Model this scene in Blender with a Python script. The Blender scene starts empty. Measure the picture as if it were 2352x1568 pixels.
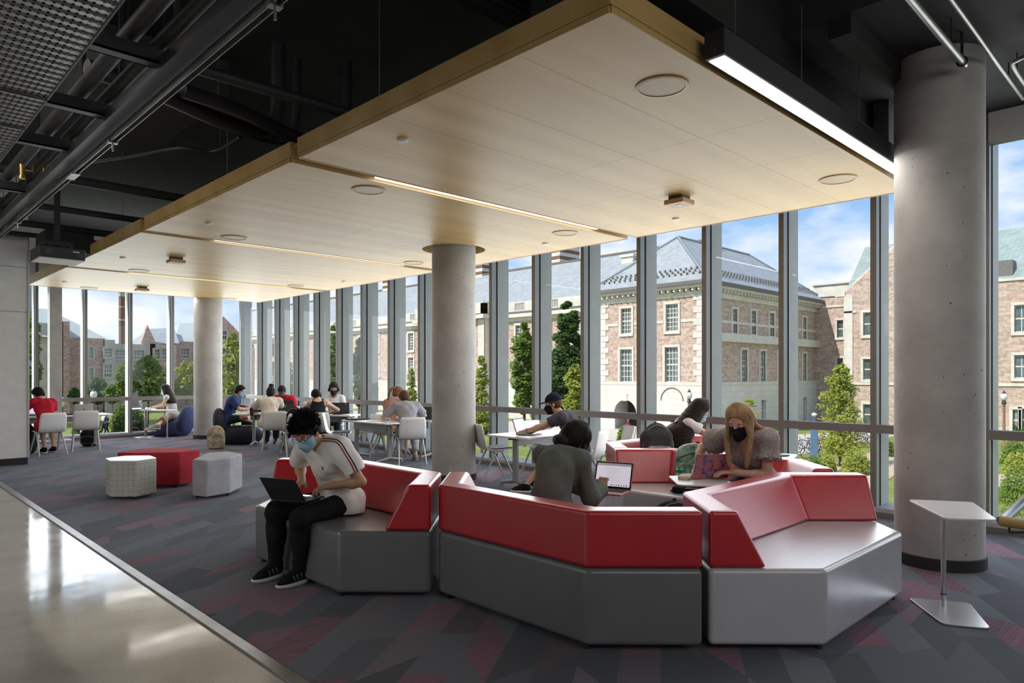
import bpy, bmesh, math, random
import numpy as np
from mathutils import Vector, Matrix
R = math.radians
SC = bpy.context.scene
COL = SC.collection

# ---------------------------------------------------------------- camera (x = towards the window wall, y = along it, z up)
F, CX, HY, H = 1592.0, 1176.0, 861.0, 1.55
AY = math.atan2(1551.0, 1592.0)
SA, CA = math.sin(AY), math.cos(AY)
cam = bpy.data.cameras.new('camera')
cam.sensor_width = 36.0
cam.lens = F / 2352.0 * 36.0
cam.shift_y = (HY - 784.0) / 2352.0
cam.clip_start, cam.clip_end = 0.05, 900.0
camo = bpy.data.objects.new('camera', cam)
COL.objects.link(camo)
camo.location = (0, 0, H)
camo.rotation_euler = (R(90), 0, -AY)
SC.camera = camo

# ---------------------------------------------------------------- world: blue sky with fair-weather clouds
W = bpy.data.worlds.new('sky')
SC.world = W
W.use_nodes = True
nt = W.node_tree
nt.nodes.clear()
def _n(t, **kw):
    n = nt.nodes.new(t)
    for k, v in kw.items():
        setattr(n, k, v)
    return n
wo = _n('ShaderNodeOutputWorld'); bg = _n('ShaderNodeBackground'); tc = _n('ShaderNodeTexCoord')
sep = _n('ShaderNodeSeparateXYZ'); rmp = _n('ShaderNodeValToRGB')
nt.links.new(tc.outputs['Generated'], sep.inputs[0])
nt.links.new(sep.outputs['Z'], rmp.inputs[0])
cr = rmp.color_ramp
cr.elements[0].position = 0.0; cr.elements[0].color = (0.62, 0.76, 0.93, 1)
cr.elements[1].position = 0.6; cr.elements[1].color = (0.10, 0.25, 0.60, 1)
e = cr.elements.new(0.22); e.color = (0.30, 0.52, 0.86, 1)
mp = _n('ShaderNodeMapping'); mp.inputs['Scale'].default_value = (1.0, 1.0, 2.3); mp.inputs['Location'].default_value = (3.1, 1.4, 0.2)
no = _n('ShaderNodeTexNoise'); no.inputs['Scale'].default_value = 3.6; no.inputs['Detail'].default_value = 7.0; no.inputs['Roughness'].default_value = 0.55
cl = _n('ShaderNodeValToRGB'); cl.color_ramp.elements[0].position = 0.46; cl.color_ramp.elements[1].position = 0.62
mx = _n('ShaderNodeMix'); mx.data_type = 'RGBA'; mx.inputs[7].default_value = (0.97, 0.97, 0.98, 1)
nt.links.new(tc.outputs['Generated'], mp.inputs[0]); nt.links.new(mp.outputs[0], no.inputs['Vector'])
nt.links.new(no.outputs['Fac'], cl.inputs[0]); nt.links.new(cl.outputs[0], mx.inputs[0])
nt.links.new(rmp.outputs[0], mx.inputs[6]); nt.links.new(mx.outputs[2], bg.inputs[0])
bg.inputs[1].default_value = 1.25
nt.links.new(bg.outputs[0], wo.inputs[0])

# ---------------------------------------------------------------- sun and added area fill for the room
def lamp(name, kind, energy, col=(1, 1, 1), loc=(0, 0, 0), aim=None, size=None):
    L = bpy.data.lights.new(name, kind)
    L.energy = energy; L.color = col
    o = bpy.data.objects.new(name, L); COL.objects.link(o); o.location = loc
    if aim is not None:
        o.rotation_euler = (Vector(aim) - Vector(loc)).to_track_quat('-Z', 'Y').to_euler()
    if size:
        L.shape = 'RECTANGLE'; L.size, L.size_y = size
    return o
SUN = lamp('sun', 'SUN', 5.0, (1.0, 0.95, 0.86), (0, 0, 60), (0.66 * 50, -0.19 * 50, 60 - 0.73 * 50))
SUN.data.angle = R(0.6)
# added area lamps just inside the glass, standing in for window daylight
lamp('window_fill_east', 'AREA', 470, (0.93, 0.97, 1.0), (8.12, 9.0, 1.95), (0.0, 9.0, 1.95), (19, 3.3))
lamp('window_fill_north', 'AREA', 190, (0.93, 0.97, 1.0), (5.9, 19.1, 1.95), (5.9, 6.0, 1.95), (6.2, 3.0))
# unseen fill lamps added to brighten the interior, one left, one rear
lamp('fill_light_left', 'AREA', 300, (1.0, 0.96, 0.90), (-2.8, 7.5, 3.9), (-1.6, 8.6, 0.0), (4, 10))
lamp('fill_light_rear', 'AREA', 120, (1.0, 0.96, 0.92), (2.0, -3.4, 3.9), (2.8, -0.6, 0.0), (7, 2.4))

VS = SC.view_settings
VS.view_transform = 'Standard'; VS.look = 'None'; VS.gamma = 1.0; VS.exposure = 0.0
VS.use_curve_mapping = False
CY = SC.cycles
CY.max_bounces = 8; CY.diffuse_bounces = 4; CY.glossy_bounces = 3; CY.transmission_bounces = 4
CY.transparent_max_bounces = 16
CY.caustics_reflective = False; CY.caustics_refractive = False
CY.sample_clamp_indirect = 4.0
CY.use_denoising = True

# ---------------------------------------------------------------- sight lines: a point of the place seen at a given plane
def ray(x, y):
    r = (x - CX) / F; u = (HY - y) / F
    return Vector((CA * r + SA, -SA * r + CA, u))
def PZ(x, y, z=0.0):
    v = ray(x, y); return Vector((0, 0, H)) + v * ((z - H) / v.z)
def PX(x, y, X0):
    v = ray(x, y); return Vector((0, 0, H)) + v * (X0 / v.x)
def PY(x, y, Y0):
    v = ray(x, y); return Vector((0, 0, H)) + v * (Y0 / v.y)
def PD(x, y, d):
    return Vector((0, 0, H)) + ray(x, y) * d
# ---------------------------------------------------------------- materials
class N:
    """small helper around a material's node tree"""
    def __init__(s, name):
        s.m = bpy.data.materials.new(name); s.m.use_nodes = True
        s.t = s.m.node_tree; s.b = s.t.nodes['Principled BSDF']; s.o = s.t.nodes['Material Output']
        s._tc = None
    def n(s, t, **kw):
        x = s.t.nodes.new(t)
        for k, v in kw.items(): setattr(x, k, v)
        return x
    def l(s, a, b): s.t.links.new(a, b)
    def co(s, kind='Object', scale=(1, 1, 1), rot=(0, 0, 0), loc=(0, 0, 0)):
        if s._tc is None: s._tc = s.n('ShaderNodeTexCoord')
        m = s.n('ShaderNodeMapping'); m.inputs['Scale'].default_value = scale
        m.inputs['Rotation'].default_value = rot; m.inputs['Location'].default_value = loc
        s.l(s._tc.outputs[kind], m.inputs[0]); return m.outputs[0]
    def noise(s, vec, scale, detail=4, rough=0.5):
        x = s.n('ShaderNodeTexNoise'); x.inputs['Scale'].default_value = scale
        x.inputs['Detail'].default_value = detail; x.inputs['Roughness'].default_value = rough
        if vec is not None: s.l(vec, x.inputs['Vector'])
        return x.outputs['Fac']
    def ramp(s, fac, stops, interp='LINEAR'):
        x = s.n('ShaderNodeValToRGB'); r = x.color_ramp; r.interpolation = interp
        while len(r.elements) > 1: r.elements.remove(r.elements[-1])
        for i, (p, c) in enumerate(stops):
            e = r.elements[0] if i == 0 else r.elements.new(p)
            e.position = p; e.color = (c[0], c[1], c[2], 1) if len(c) == 3 else c
        s.l(fac, x.inputs[0]); return x.outputs[0]
    def mix(s, fac, a, b, blend='MIX'):
        x = s.n('ShaderNodeMix'); x.data_type = 'RGBA'; x.blend_type = blend
        for v, i in ((fac, 0), (a, 6), (b, 7)):
            if isinstance(v, (int, float)): x.inputs[i].default_value = v
            elif isinstance(v, tuple): x.inputs[i].default_value = (v[0], v[1], v[2], 1)
            else: s.l(v, x.inputs[i])
        return x.outputs[2]
    def math(s, op, a, b=None):
        x = s.n('ShaderNodeMath', operation=op)
        for v, i in ((a, 0), (b, 1)):
            if v is None: continue
            if isinstance(v, (int, float)): x.inputs[i].default_value = v
            else: s.l(v, x.inputs[i])
        return x.outputs[0]
    def bump(s, h, strength=0.3, dist=0.01):
        x = s.n('ShaderNodeBump'); x.inputs['Strength'].default_value = strength
        x.inputs['Distance'].default_value = dist
        s.l(h, x.inputs['Height']); s.l(x.outputs[0], s.b.inputs['Normal'])
    def set(s, col=None, rough=None, metal=None, spec=None):
        b = s.b
        if col is not None:
            if isinstance(col, tuple): b.inputs['Base Color'].default_value = (col[0], col[1], col[2], 1)
            else: s.l(col, b.inputs['Base Color'])
        if rough is not None:
            if isinstance(rough, (int, float)): b.inputs['Roughness'].default_value = rough
            else: s.l(rough, b.inputs['Roughness'])
        if metal is not None: b.inputs['Metallic'].default_value = metal
        if spec is not None: b.inputs['Specular IOR Level'].default_value = spec
        return s

_MC = {}
def plain(name, col, rough=0.5, metal=0.0, var=0.12, scale=6.0, bump=0.0, bscale=200.0, spec=0.5):
    """a procedural material: base colour with a faint mottling and an optional fine bump"""
    key = (name, col, rough)
    if key in _MC: return _MC[key]
    a = N(name); v = a.co()
    f = a.noise(v, scale, 3)
    lo = tuple(c * (1 - var) for c in col); hi = tuple(min(1, c * (1 + var)) for c in col)
    a.set(a.ramp(f, [(0.3, lo), (0.7, hi)]), rough, metal, spec)
    if bump: a.bump(a.noise(v, bscale, 2), bump, 0.004)
    _MC[key] = a.m
    return a.m
def emit(name, col, strength):
    a = N(name); a.b.inputs['Emission Color'].default_value = (*col, 1)
    a.b.inputs['Emission Strength'].default_value = strength; a.set((0.8, 0.8, 0.8), 0.5); return a.m

def m_carpet():
    a = N('carpet_tile')
    v = a.co(scale=(1, 1, 1), rot=(0, 0, R(-38)))
    # planks with slanted ends, a random tone each
    sv = a.n('ShaderNodeSeparateXYZ'); a.l(v, sv.inputs[0])
    vv = a.math('ADD', a.math('MULTIPLY', sv.outputs[1], 4.6), a.math('MULTIPLY', sv.outputs[0], 0.35))
    row = a.math('FLOOR', vv); fr = a.math('FRACT', vv)
    w1 = a.n('ShaderNodeTexWhiteNoise', noise_dimensions='1D'); a.l(row, w1.inputs['W'])
    sl = a.math('MULTIPLY', a.math('SUBTRACT', w1.outputs['Value'], 0.5), fr)
    uu = a.math('ADD', a.math('ADD', a.math('MULTIPLY', sv.outputs[0], 1.75), a.math('MULTIPLY', w1.outputs['Value'], 7.0)), a.math('MULTIPLY', sl, 1.5))
    cb = a.n('ShaderNodeCombineXYZ'); a.l(a.math('FLOOR', uu), cb.inputs[0]); a.l(row, cb.inputs[1])
    vo = a.n('ShaderNodeTexWhiteNoise', noise_dimensions='2D'); a.l(cb.outputs[0], vo.inputs['Vector'])
    sp = a.n('ShaderNodeSeparateColor'); a.l(vo.outputs['Color'], sp.inputs[0])
    base = a.ramp(sp.outputs[0], [(0.0, (0.058, 0.062, 0.070)), (0.34, (0.105, 0.114, 0.130)), (0.67, (0.080, 0.087, 0.099))], 'CONSTANT')
    isred = a.ramp(sp.outputs[1], [(0.0, (0, 0, 0)), (0.66, (0.3, 0.3, 0.3)), (0.78, (1, 1, 1))], 'CONSTANT')
    st = a.co(scale=(1, 70, 1), rot=(0, 0, R(10)))
    stripe = a.ramp(a.noise(st, 1.6, 2, 0.6), [(0.42, (0, 0, 0)), (0.55, (1, 1, 1))])
    tint = a.n('ShaderNodeMath', operation='MULTIPLY'); a.l(isred, tint.inputs[0]); a.l(stripe, tint.inputs[1])
    tm = a.math('MULTIPLY', tint.outputs[0], 0.7)
    colr = a.mix(tm, base, (0.29, 0.075, 0.12))
    fine = a.ramp(a.noise(a.co(), 260, 2), [(0.3, (0.75, 0.75, 0.75)), (0.7, (1.2, 1.2, 1.2))])
    c2 = a.mix(1.0, colr, fine, 'MULTIPLY')
    a.set(c2, 0.95, spec=0.15)
    a.b.inputs['Sheen Weight'].default_value = 0.16; a.b.inputs['Sheen Roughness'].default_value = 0.45; a.b.inputs['Sheen Tint'].default_value = (0.75, 0.85, 1.0, 1)
    a.bump(a.noise(a.co(), 180, 2), 0.5, 0.004)
    return a.m
def m_concrete_floor():
    a = N('polished_concrete'); v = a.co()
    f = a.noise(v, 0.9, 6, 0.6)
    c = a.ramp(f, [(0.3, (0.33, 0.32, 0.295)), (0.5, (0.44, 0.42, 0.375)), (0.72, (0.54, 0.52, 0.475))])
    sp = a.ramp(a.noise(v, 90, 2), [(0.35, (0.86, 0.86, 0.86)), (0.7, (1.06, 1.06, 1.06))])
    a.set(a.mix(1.0, c, sp, 'MULTIPLY'), a.ramp(a.noise(v, 2.2, 4), [(0.3, (0.05,) * 3), (0.75, (0.15,) * 3)]), spec=0.75)
    a.bump(a.noise(v, 1.6, 2), 0.10, 0.02)
    return a.m
def m_concrete_col():
    a = N('cast_concrete'); v = a.co()
    f = a.noise(v, 2.2, 6, 0.6)
    c = a.ramp(f, [(0.3, (0.33, 0.32, 0.305)), (0.7, (0.46, 0.445, 0.425))])
    vo = a.n('ShaderNodeTexVoronoi'); vo.inputs['Scale'].default_value = 14; a.l(v, vo.inputs['Vector'])
    sz = a.n('ShaderNodeSeparateColor'); a.l(vo.outputs['Color'], sz.inputs[0])
    thr = a.math('MULTIPLY', a.math('POWER', sz.outputs[0], 2.0), 0.12)
    hole = a.math('LESS_THAN', vo.outputs['Distance'], thr)
    a.set(a.mix(hole, c, (0.09, 0.085, 0.08)), 0.75, spec=0.3)
    inv = a.math('SUBTRACT', 1.0, hole)
    a.bump(inv, 0.4, 0.006)
    return a.m
def m_wood(name='maple_panel', dots=True, tone=1.0):
    a = N(name)
    g = a.noise(a.co(scale=(0.7, 14, 14)), 3.0, 5, 0.55)
    st = a.noise(a.co(scale=(0.06, 2.6, 2.6)), 1.0, 1)
    c1 = a.ramp(g, [(0.25, (0.50 * tone, 0.315 * tone, 0.115 * tone)), (0.75, (0.63 * tone, 0.43 * tone, 0.175 * tone))])
    c2 = a.mix(0.55, c1, a.ramp(st, [(0.35, (0.47 * tone, 0.29 * tone, 0.10 * tone)), (0.65, (0.65 * tone, 0.455 * tone, 0.195 * tone))]))
    if dots:
        vo = a.n('ShaderNodeTexVoronoi'); vo.inputs['Scale'].default_value = 48; vo.inputs['Randomness'].default_value = 0.0
        vo.voronoi_dimensions = '2D'
        a.l(a.co(), vo.inputs['Vector'])
        d = a.math('LESS_THAN', vo.outputs['Distance'], 0.17)
        c2 = a.mix(a.math('MULTIPLY', d, 0.55), c2, (0.22, 0.15, 0.08))
    a.set(c2, 0.42, spec=0.35)
    return a.m
def m_vinyl(name, col, rough=0.32):
    a = N(name); v = a.co()
    f = a.noise(v, 3, 3)
    a.set(a.ramp(f, [(0.3, tuple(c * .93 for c in col)), (0.7, tuple(c * 1.07 for c in col))]), rough, spec=0.5)
    a.b.inputs['Coat Weight'].default_value = 0.6; a.b.inputs['Coat Roughness'].default_value = 0.27
    b = a.noise(a.co(scale=(1, 1, 1)), 420, 2)
    b2 = a.noise(a.co(scale=(4, 9, 1.2)), 3.0, 3)
    a.bump(a.math('ADD', a.math('MULTIPLY', b, 0.22), b2), 0.16, 0.012)
    return a.m
def m_glass():
    a = N('clear_glass')
    tr = a.n('ShaderNodeBsdfTransparent'); tr.inputs[0].default_value = (0.95, 0.955, 0.955, 1)
    gl = a.n('ShaderNodeBsdfGlossy'); gl.inputs['Roughness'].default_value = 0.0
    ge = a.n('ShaderNodeNewGeometry'); dt = a.n('ShaderNodeVectorMath', operation='DOT_PRODUCT')
    a.l(ge.outputs['Incoming'], dt.inputs[0]); a.l(ge.outputs['Normal'], dt.inputs[1])
    k = a.math('POWER', a.math('SUBTRACT', 1.0, a.math('ABSOLUTE', dt.outputs['Value'])), 4.0)
    fr = a.math('ADD', 0.012, a.math('MULTIPLY', k, 0.22))
    ms = a.n('ShaderNodeMixShader'); a.l(fr, ms.inputs[0]); a.l(tr.outputs[0], ms.inputs[1]); a.l(gl.outputs[0], ms.inputs[2])
    a.l(ms.outputs[0], a.o.inputs[0]); return a.m
def m_perf():
    """dark ribbed metal deck with rows of punched slots (the slots are see-through)"""
    a = N('perforated_metal'); 
    s = a.n('ShaderNodeSeparateXYZ'); a.l(a.co(), s.inputs[0])
    def saw(sock, per): return a.math('FRACT', a.math('DIVIDE', sock, per))
    fx, fy = saw(s.outputs[0], 0.034), saw(s.outputs[1], 0.042)
    hx = a.math('LESS_THAN', a.math('ABSOLUTE', a.math('SUBTRACT', fx, 0.5)), 0.20)
    hy = a.math('LESS_THAN', a.math('ABSOLUTE', a.math('SUBTRACT', fy, 0.5)), 0.27)
    hole = a.math('MULTIPLY', hx, hy)
    a.set((0.20, 0.20, 0.195), 0.42, 0.6)
    tr = a.n('ShaderNodeBsdfTransparent'); ms = a.n('ShaderNodeMixShader')
    a.l(hole, ms.inputs[0]); a.l(a.b.outputs[0], ms.inputs[1]); a.l(tr.outputs[0], ms.inputs[2]); a.l(ms.outputs[0], a.o.inputs[0])
    w = a.math('SINE', a.math('MULTIPLY', s.outputs[1], 2 * math.pi / 0.084))
    a.bump(w, 0.8, 0.008)
    return a.m
def m_brick(name, c1, c2, mortar, bw=0.55, bh=0.22, vary=0.2):
    a = N(name)
    geo = a.n('ShaderNodeNewGeometry'); s = a.n('ShaderNodeSeparateXYZ'); a.l(geo.outputs['Position'], s.inputs[0])
    u = a.math('ADD', s.outputs[0], s.outputs[1])
    cb = a.n('ShaderNodeCombineXYZ'); a.l(u, cb.inputs[0]); a.l(s.outputs[2], cb.inputs[1])
    br = a.n('ShaderNodeTexBrick'); br.inputs['Scale'].default_value = 1.0
    br.inputs['Brick Width'].default_value = bw; br.inputs['Row Height'].default_value = bh
    br.inputs['Mortar Size'].default_value = 0.016; br.inputs['Bias'].default_value = 0.0
    br.inputs['Color1'].default_value = (*c1, 1); br.inputs['Color2'].default_value = (*c2, 1); br.inputs['Mortar'].default_value = (*mortar, 1)
    br.offset_frequency = 2; br.squash = 0.7; br.squash_frequency = 3
    a.l(cb.outputs[0], br.inputs['Vector'])
    n1 = a.ramp(a.noise(cb.outputs[0], 3.3, 3), [(0.3, (1 - vary,) * 3), (0.7, (1 + vary,) * 3)])
    a.set(a.mix(1.0, br.outputs['Color'], n1, 'MULTIPLY'), 0.9, spec=0.2)
    return a.m
def m_slate(name, col):
    a = N(name)
    geo = a.n('ShaderNodeNewGeometry'); s = a.n('ShaderNodeSeparateXYZ'); a.l(geo.outputs['Position'], s.inputs[0])
    u = a.math('ADD', s.outputs[0], s.outputs[1])
    cb = a.n('ShaderNodeCombineXYZ'); a.l(u, cb.inputs[0]); a.l(s.outputs[2], cb.inputs[1])
    br = a.n('ShaderNodeTexBrick'); br.inputs['Scale'].default_value = 1.0
    br.inputs['Brick Width'].default_value = 0.42; br.inputs['Row Height'].default_value = 0.24; br.inputs['Mortar Size'].default_value = 0.012
    br.inputs['Color1'].default_value = (*[c * .86 for c in col], 1); br.inputs['Color2'].default_value = (*[c * 1.12 for c in col], 1); br.inputs['Mortar'].default_value = (*[c * .55 for c in col], 1)
    a.l(cb.outputs[0], br.inputs['Vector'])
    a.set(br.outputs['Color'], 0.6, spec=0.4); return a.m
def m_grass():
    a = N('lawn_grass'); v = a.co()
    st = a.n('ShaderNodeTexWave'); st.inputs['Scale'].default_value = 0.12; st.inputs['Distortion'].default_value = 1.0; a.l(a.co(rot=(0, 0, R(25))), st.inputs['Vector'])
    c = a.ramp(a.noise(v, 1.3, 6, 0.7), [(0.3, (0.13, 0.18, 0.040)), (0.7, (0.27, 0.32, 0.085))])
    c = a.mix(0.25, c, a.ramp(st.outputs['Fac'], [(0.2, (0.16, 0.22, 0.045)), (0.8, (0.33, 0.37, 0.10))]))
    a.set(c, 0.9, spec=0.2); a.bump(a.noise(v, 14, 3), 0.6, 0.05); return a.m
def m_leaf(name, c1, c2):
    a = N(name); v = a.co()
    a.set(a.ramp(a.noise(v, 2.1, 2), [(0.3, c1), (0.7, c2)]), 0.6, spec=0.3)
    tl = a.n('ShaderNodeBsdfTranslucent'); tl.inputs[0].default_value = (*c2, 1)
    ms = a.n('ShaderNodeMixShader'); ms.inputs[0].default_value = 0.3
    a.l(a.b.outputs[0], ms.inputs[1]); a.l(tl.outputs[0], ms.inputs[2]); a.l(ms.outputs[0], a.o.inputs[0])
    return a.m
def m_hair(name, col, hi=None):
    a = N(name); hi = hi or tuple(min(1, c * 1.7 + 0.003) for c in col)
    g = a.noise(a.co(scale=(1, 1, 0.12)), 230, 3, 0.6)
    a.set(a.ramp(g, [(0.32, tuple(c * .55 for c in col)), (0.5, col), (0.75, hi)]), 0.6, spec=0.14)
    a.bump(g, 0.35, 0.002); return a.m
def m_skin(name, col):
    a = N(name); v = a.co()
    a.set(a.ramp(a.noise(v, 9, 3), [(0.3, tuple(c * .88 for c in col)), (0.7, tuple(min(1, c * 1.08) for c in col))]), 0.5, spec=0.35)
    a.bump(a.noise(v, 220, 2), 0.08, 0.002); return a.m
def m_cloth(name, col, var=0.12, rough=0.9):
    a = N(name); v = a.co()
    a.set(a.ramp(a.noise(v, 7, 3), [(0.3, tuple(c * (1 - var) for c in col)), (0.7, tuple(min(1, c * (1 + var)) for c in col))]), rough, spec=0.15)
    a.bump(a.noise(v, 16, 3), 0.35, 0.012); return a.m
def m_speckle(name, base, spot, scale=70, thr=0.33, rough=0.9, third=None):
    a = N(name); v = a.co()
    vo = a.n('ShaderNodeTexVoronoi'); vo.inputs['Scale'].default_value = scale; a.l(v, vo.inputs['Vector'])
    f = a.math('LESS_THAN', vo.outputs['Distance'], thr)
    c = a.mix(f, base, spot)
    if third:
        g = a.ramp(a.noise(v, scale * .3, 2), [(0.5, (0, 0, 0)), (0.56, (1, 1, 1))])
        c = a.mix(g, c, third)
    a.set(c, rough, spec=0.2); return a.m

M = dict(
    carpet=m_carpet(), conc=m_concrete_floor(), column=m_concrete_col(), wood=m_wood(), woodedge=m_wood('maple_edge', False, 0.80),
    woodgap=m_wood('maple_reveal', False, 0.55),
    red=m_vinyl('red_vinyl', (0.45, 0.014, 0.026), 0.27), grey=m_vinyl('grey_vinyl', (0.135, 0.14, 0.152), 0.32), lgrey=m_vinyl('light_grey_vinyl', (0.43, 0.43, 0.47), 0.28),
    redfab=plain('red_felt', (0.42, 0.02, 0.04), 0.9, bump=.4), greyfab=plain('grey_felt', (0.40, 0.40, 0.44), 0.9, bump=.4),
    glass=m_glass(), alu=plain('anodised_aluminium', (0.50, 0.505, 0.515), 0.42, 0.35, .05), mull=plain('taupe_mullion', (0.20, 0.18, 0.17), 0.5, 0.2, .05),
    fin=plain('silver_fin', (0.80, 0.80, 0.81), 0.45, 0.0, .04), gasket=plain('black_gasket', (0.012, 0.012, 0.014), 0.7),
    white=plain('white_paint', (0.72, 0.72, 0.71), 0.55, 0, .03), panel=plain('pale_wall_panel', (0.70, 0.70, 0.69), 0.6, 0, .05), seam=plain('dark_joint', (0.16, 0.16, 0.16), 0.8),
    black=plain('black_paint', (0.014, 0.014, 0.015), 0.7), slab=plain('black_slab', (0.026, 0.026, 0.027), 0.85, 0, .3, 2.0), pipe=plain('black_pipe', (0.03, 0.03, 0.032), 0.5),
    darkm=plain('dark_steel', (0.06, 0.06, 0.062), 0.4, 0.5), steel=plain('galvanised_steel', (0.33, 0.33, 0.33), 0.35, 0.8), brushed=plain('brushed_steel', (0.62, 0.62, 0.63), 0.3, 0.85, .05),
    brass=plain('brass', (0.62, 0.44, 0.16), 0.35, 0.8), perf=m_perf(), led=emit('led_diffuser', (1.0, 0.95, 0.88), 4.5),
    shell=plain('white_plastic', (0.78, 0.78, 0.77), 0.4, 0, .03), pad=plain('charcoal_pad', (0.07, 0.075, 0.085), 0.85), chleg=plain('silver_leg', (0.50, 0.50, 0.49), 0.45, 0.3, .04),
    top=plain('white_laminate', (0.74, 0.74, 0.75), 0.3, 0, .02), tleg=plain('grey_leg', (0.32, 0.32, 0.32), 0.45, 0.3, .04),
    navy=plain('navy_felt', (0.036, 0.046, 0.115), 0.95, 0, .3, 30, bump=.4), ink=plain('ink_felt', (0.02, 0.022, 0.04), 0.95, 0, .3, 30, bump=.4),
    rail=m_wood('maple_rail', False, 0.85), rubber=plain('black_rubber', (0.02, 0.02, 0.02), 0.8),
    shade=plain('pale_shade', (0.55, 0.55, 0.54), 0.8, 0, .03), speaker=m_wood('speaker_grille', False, 0.74),
)
# ---------------------------------------------------------------- mesh helpers
class MB:
    """collects shapes and links them as ONE mesh object"""
    def __init__(s): s.v, s.f = [], []
    def add(s, vs, fs, mat=None):
        b = len(s.v)
        s.v += [tuple(mat @ Vector(p)) if mat is not None else tuple(p) for p in vs]
        s.f += [tuple(i + b for i in q) for q in fs]
        return s
    def box(s, c, d, rz=0.0, mat=None):
        x, y, z = d[0] / 2, d[1] / 2, d[2] / 2
        vs = [(-x, -y, -z), (x, -y, -z), (x, y, -z), (-x, y, -z), (-x, -y, z), (x, -y, z), (x, y, z), (-x, y, z)]
        m = Matrix.Translation(Vector(c)) @ Matrix.Rotation(rz, 4, 'Z')
        if mat is not None: m = mat @ m
        return s.add(vs, [(0, 3, 2, 1), (4, 5, 6, 7), (0, 1, 5, 4), (1, 2, 6, 5), (2, 3, 7, 6), (3, 0, 4, 7)], m)
    def bb(s, lo, hi):
        return s.box([(a + b) / 2 for a, b in zip(lo, hi)], [b - a for a, b in zip(lo, hi)])
    def prism(s, poly, z0, z1, mat=None):
        n = len(poly)
        vs = [(p[0], p[1], z0) for p in poly] + [(p[0], p[1], z1) for p in poly]
        fs = [tuple(range(n))[::-1], tuple(range(n, 2 * n))] + [(i, (i + 1) % n, n + (i + 1) % n, n + i) for i in range(n)]
        return s.add(vs, fs, mat)
    def cyl(s, a, b, r, r2=None, n=12, caps=True):
        a, b = Vector(a), Vector(b); r2 = r if r2 is None else r2
        d = (b - a).normalized(); p = d.orthogonal().normalized(); q = d.cross(p)
        vs = []
        for c, rr in ((a, r), (b, r2)):
            for i in range(n):
                t = 2 * math.pi * i / n
                vs.append(c + p * (rr * math.cos(t)) + q * (rr * math.sin(t)))
        fs = [(i, (i + 1) % n, n + (i + 1) % n, n + i) for i in range(n)]
        if caps: fs += [tuple(range(n))[::-1], tuple(range(n, 2 * n))]
        return s.add(vs, fs)
    def tube(s, pts, r, n=10, closed=False):
        pts = [Vector(p) for p in pts]; m = len(pts)
        rs = r if isinstance(r, (list, tuple)) else [r] * m
        vs, fs, up = [], [], None
        for i, p in enumerate(pts):
            a = pts[(i - 1) % m] if (closed or i) else p
            b = pts[(i + 1) % m] if (closed or i < m - 1) else p
            d = (b - a).normalized()
            if up is None: up = d.orthogonal().normalized()
            up = (up - d * up.dot(d)).normalized(); q = d.cross(up)
            for k in range(n):
                t = 2 * math.pi * k / n
                vs.append(p + up * (rs[i] * math.cos(t)) + q * (rs[i] * math.sin(t)))
        for i in range(m if closed else m - 1):
            j = (i + 1) % m
            fs += [(i * n + k, i * n + (k + 1) % n, j * n + (k + 1) % n, j * n + k) for k in range(n)]
        if not closed: fs += [tuple(range(n))[::-1], tuple(range((m - 1) * n, m * n))]
        return s.add(vs, fs)
    def lathe(s, prof, c=(0, 0, 0), n=32, mat=None):
        vs, fs = [], []; m = len(prof)
        for r, z in prof:
            for k in range(n):
                t = 2 * math.pi * k / n
                vs.append((c[0] + r * math.cos(t), c[1] + r * math.sin(t), c[2] + z))
        for i in range(m - 1):
            fs += [(i * n + k, i * n + (k + 1) % n, (i + 1) * n + (k + 1) % n, (i + 1) * n + k) for k in range(n)]
        if prof[0][0] > 1e-6: fs.append(tuple(range(n))[::-1])
        if prof[-1][0] > 1e-6: fs.append(tuple(range((m - 1) * n, m * n)))
        return s.add(vs, fs, mat)
    def ball(s, c, r, n=14, m=8, mat=None):
        r = r if isinstance(r, (tuple, list)) else (r, r, r)
        vs, fs = [(c[0], c[1], c[2] - r[2])], []
        for i in range(1, m):
            p = -math.pi / 2 + math.pi * i / m
            for k in range(n):
                t = 2 * math.pi * k / n
                vs.append((c[0] + r[0] * math.cos(p) * math.cos(t), c[1] + r[1] * math.cos(p) * math.sin(t), c[2] + r[2] * math.sin(p)))
        vs.append((c[0], c[1], c[2] + r[2])); L = len(vs) - 1
        fs += [(0, 1 + (k + 1) % n, 1 + k) for k in range(n)]
        for i in range(m - 2):
            a, b = 1 + i * n, 1 + (i + 1) * n
            fs += [(a + k, a + (k + 1) % n, b + (k + 1) % n, b + k) for k in range(n)]
        a = 1 + (m - 2) * n
        fs += [(a + k, a + (k + 1) % n, L) for k in range(n)]
        return s.add(vs, fs, mat)
    def build(s, name, mat, parent=None, bevel=0, seg=2, smooth=False, loc=None, rot=None):
        me = bpy.data.meshes.new(name); me.from_pydata(s.v, [], s.f)
        me.materials.append(M[mat] if isinstance(mat, str) else mat)
        if smooth or bevel:
            me.shade_smooth()
            if not smooth or smooth == 'angle':
                try: me.set_sharp_from_angle(angle=R(40))
                except Exception: pass
        o = bpy.data.objects.new(name, me); COL.objects.link(o)
        if parent is not None: o.parent = parent
        if loc is not None: o.location = loc
        if rot is not None: o.rotation_euler = rot
        if bevel:
            b = o.modifiers.new('bevel', 'BEVEL'); b.width = bevel; b.segments = seg; b.limit_method = 'ANGLE'; b.angle_limit = R(30)
            b.harden_normals = True
        return o
def tag(o, label=None, cat=None, group=None, kind=None):
    for k, v in (('label', label), ('category', cat), ('group', group), ('kind', kind)):
        if v: o[k] = v
    return o
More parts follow.
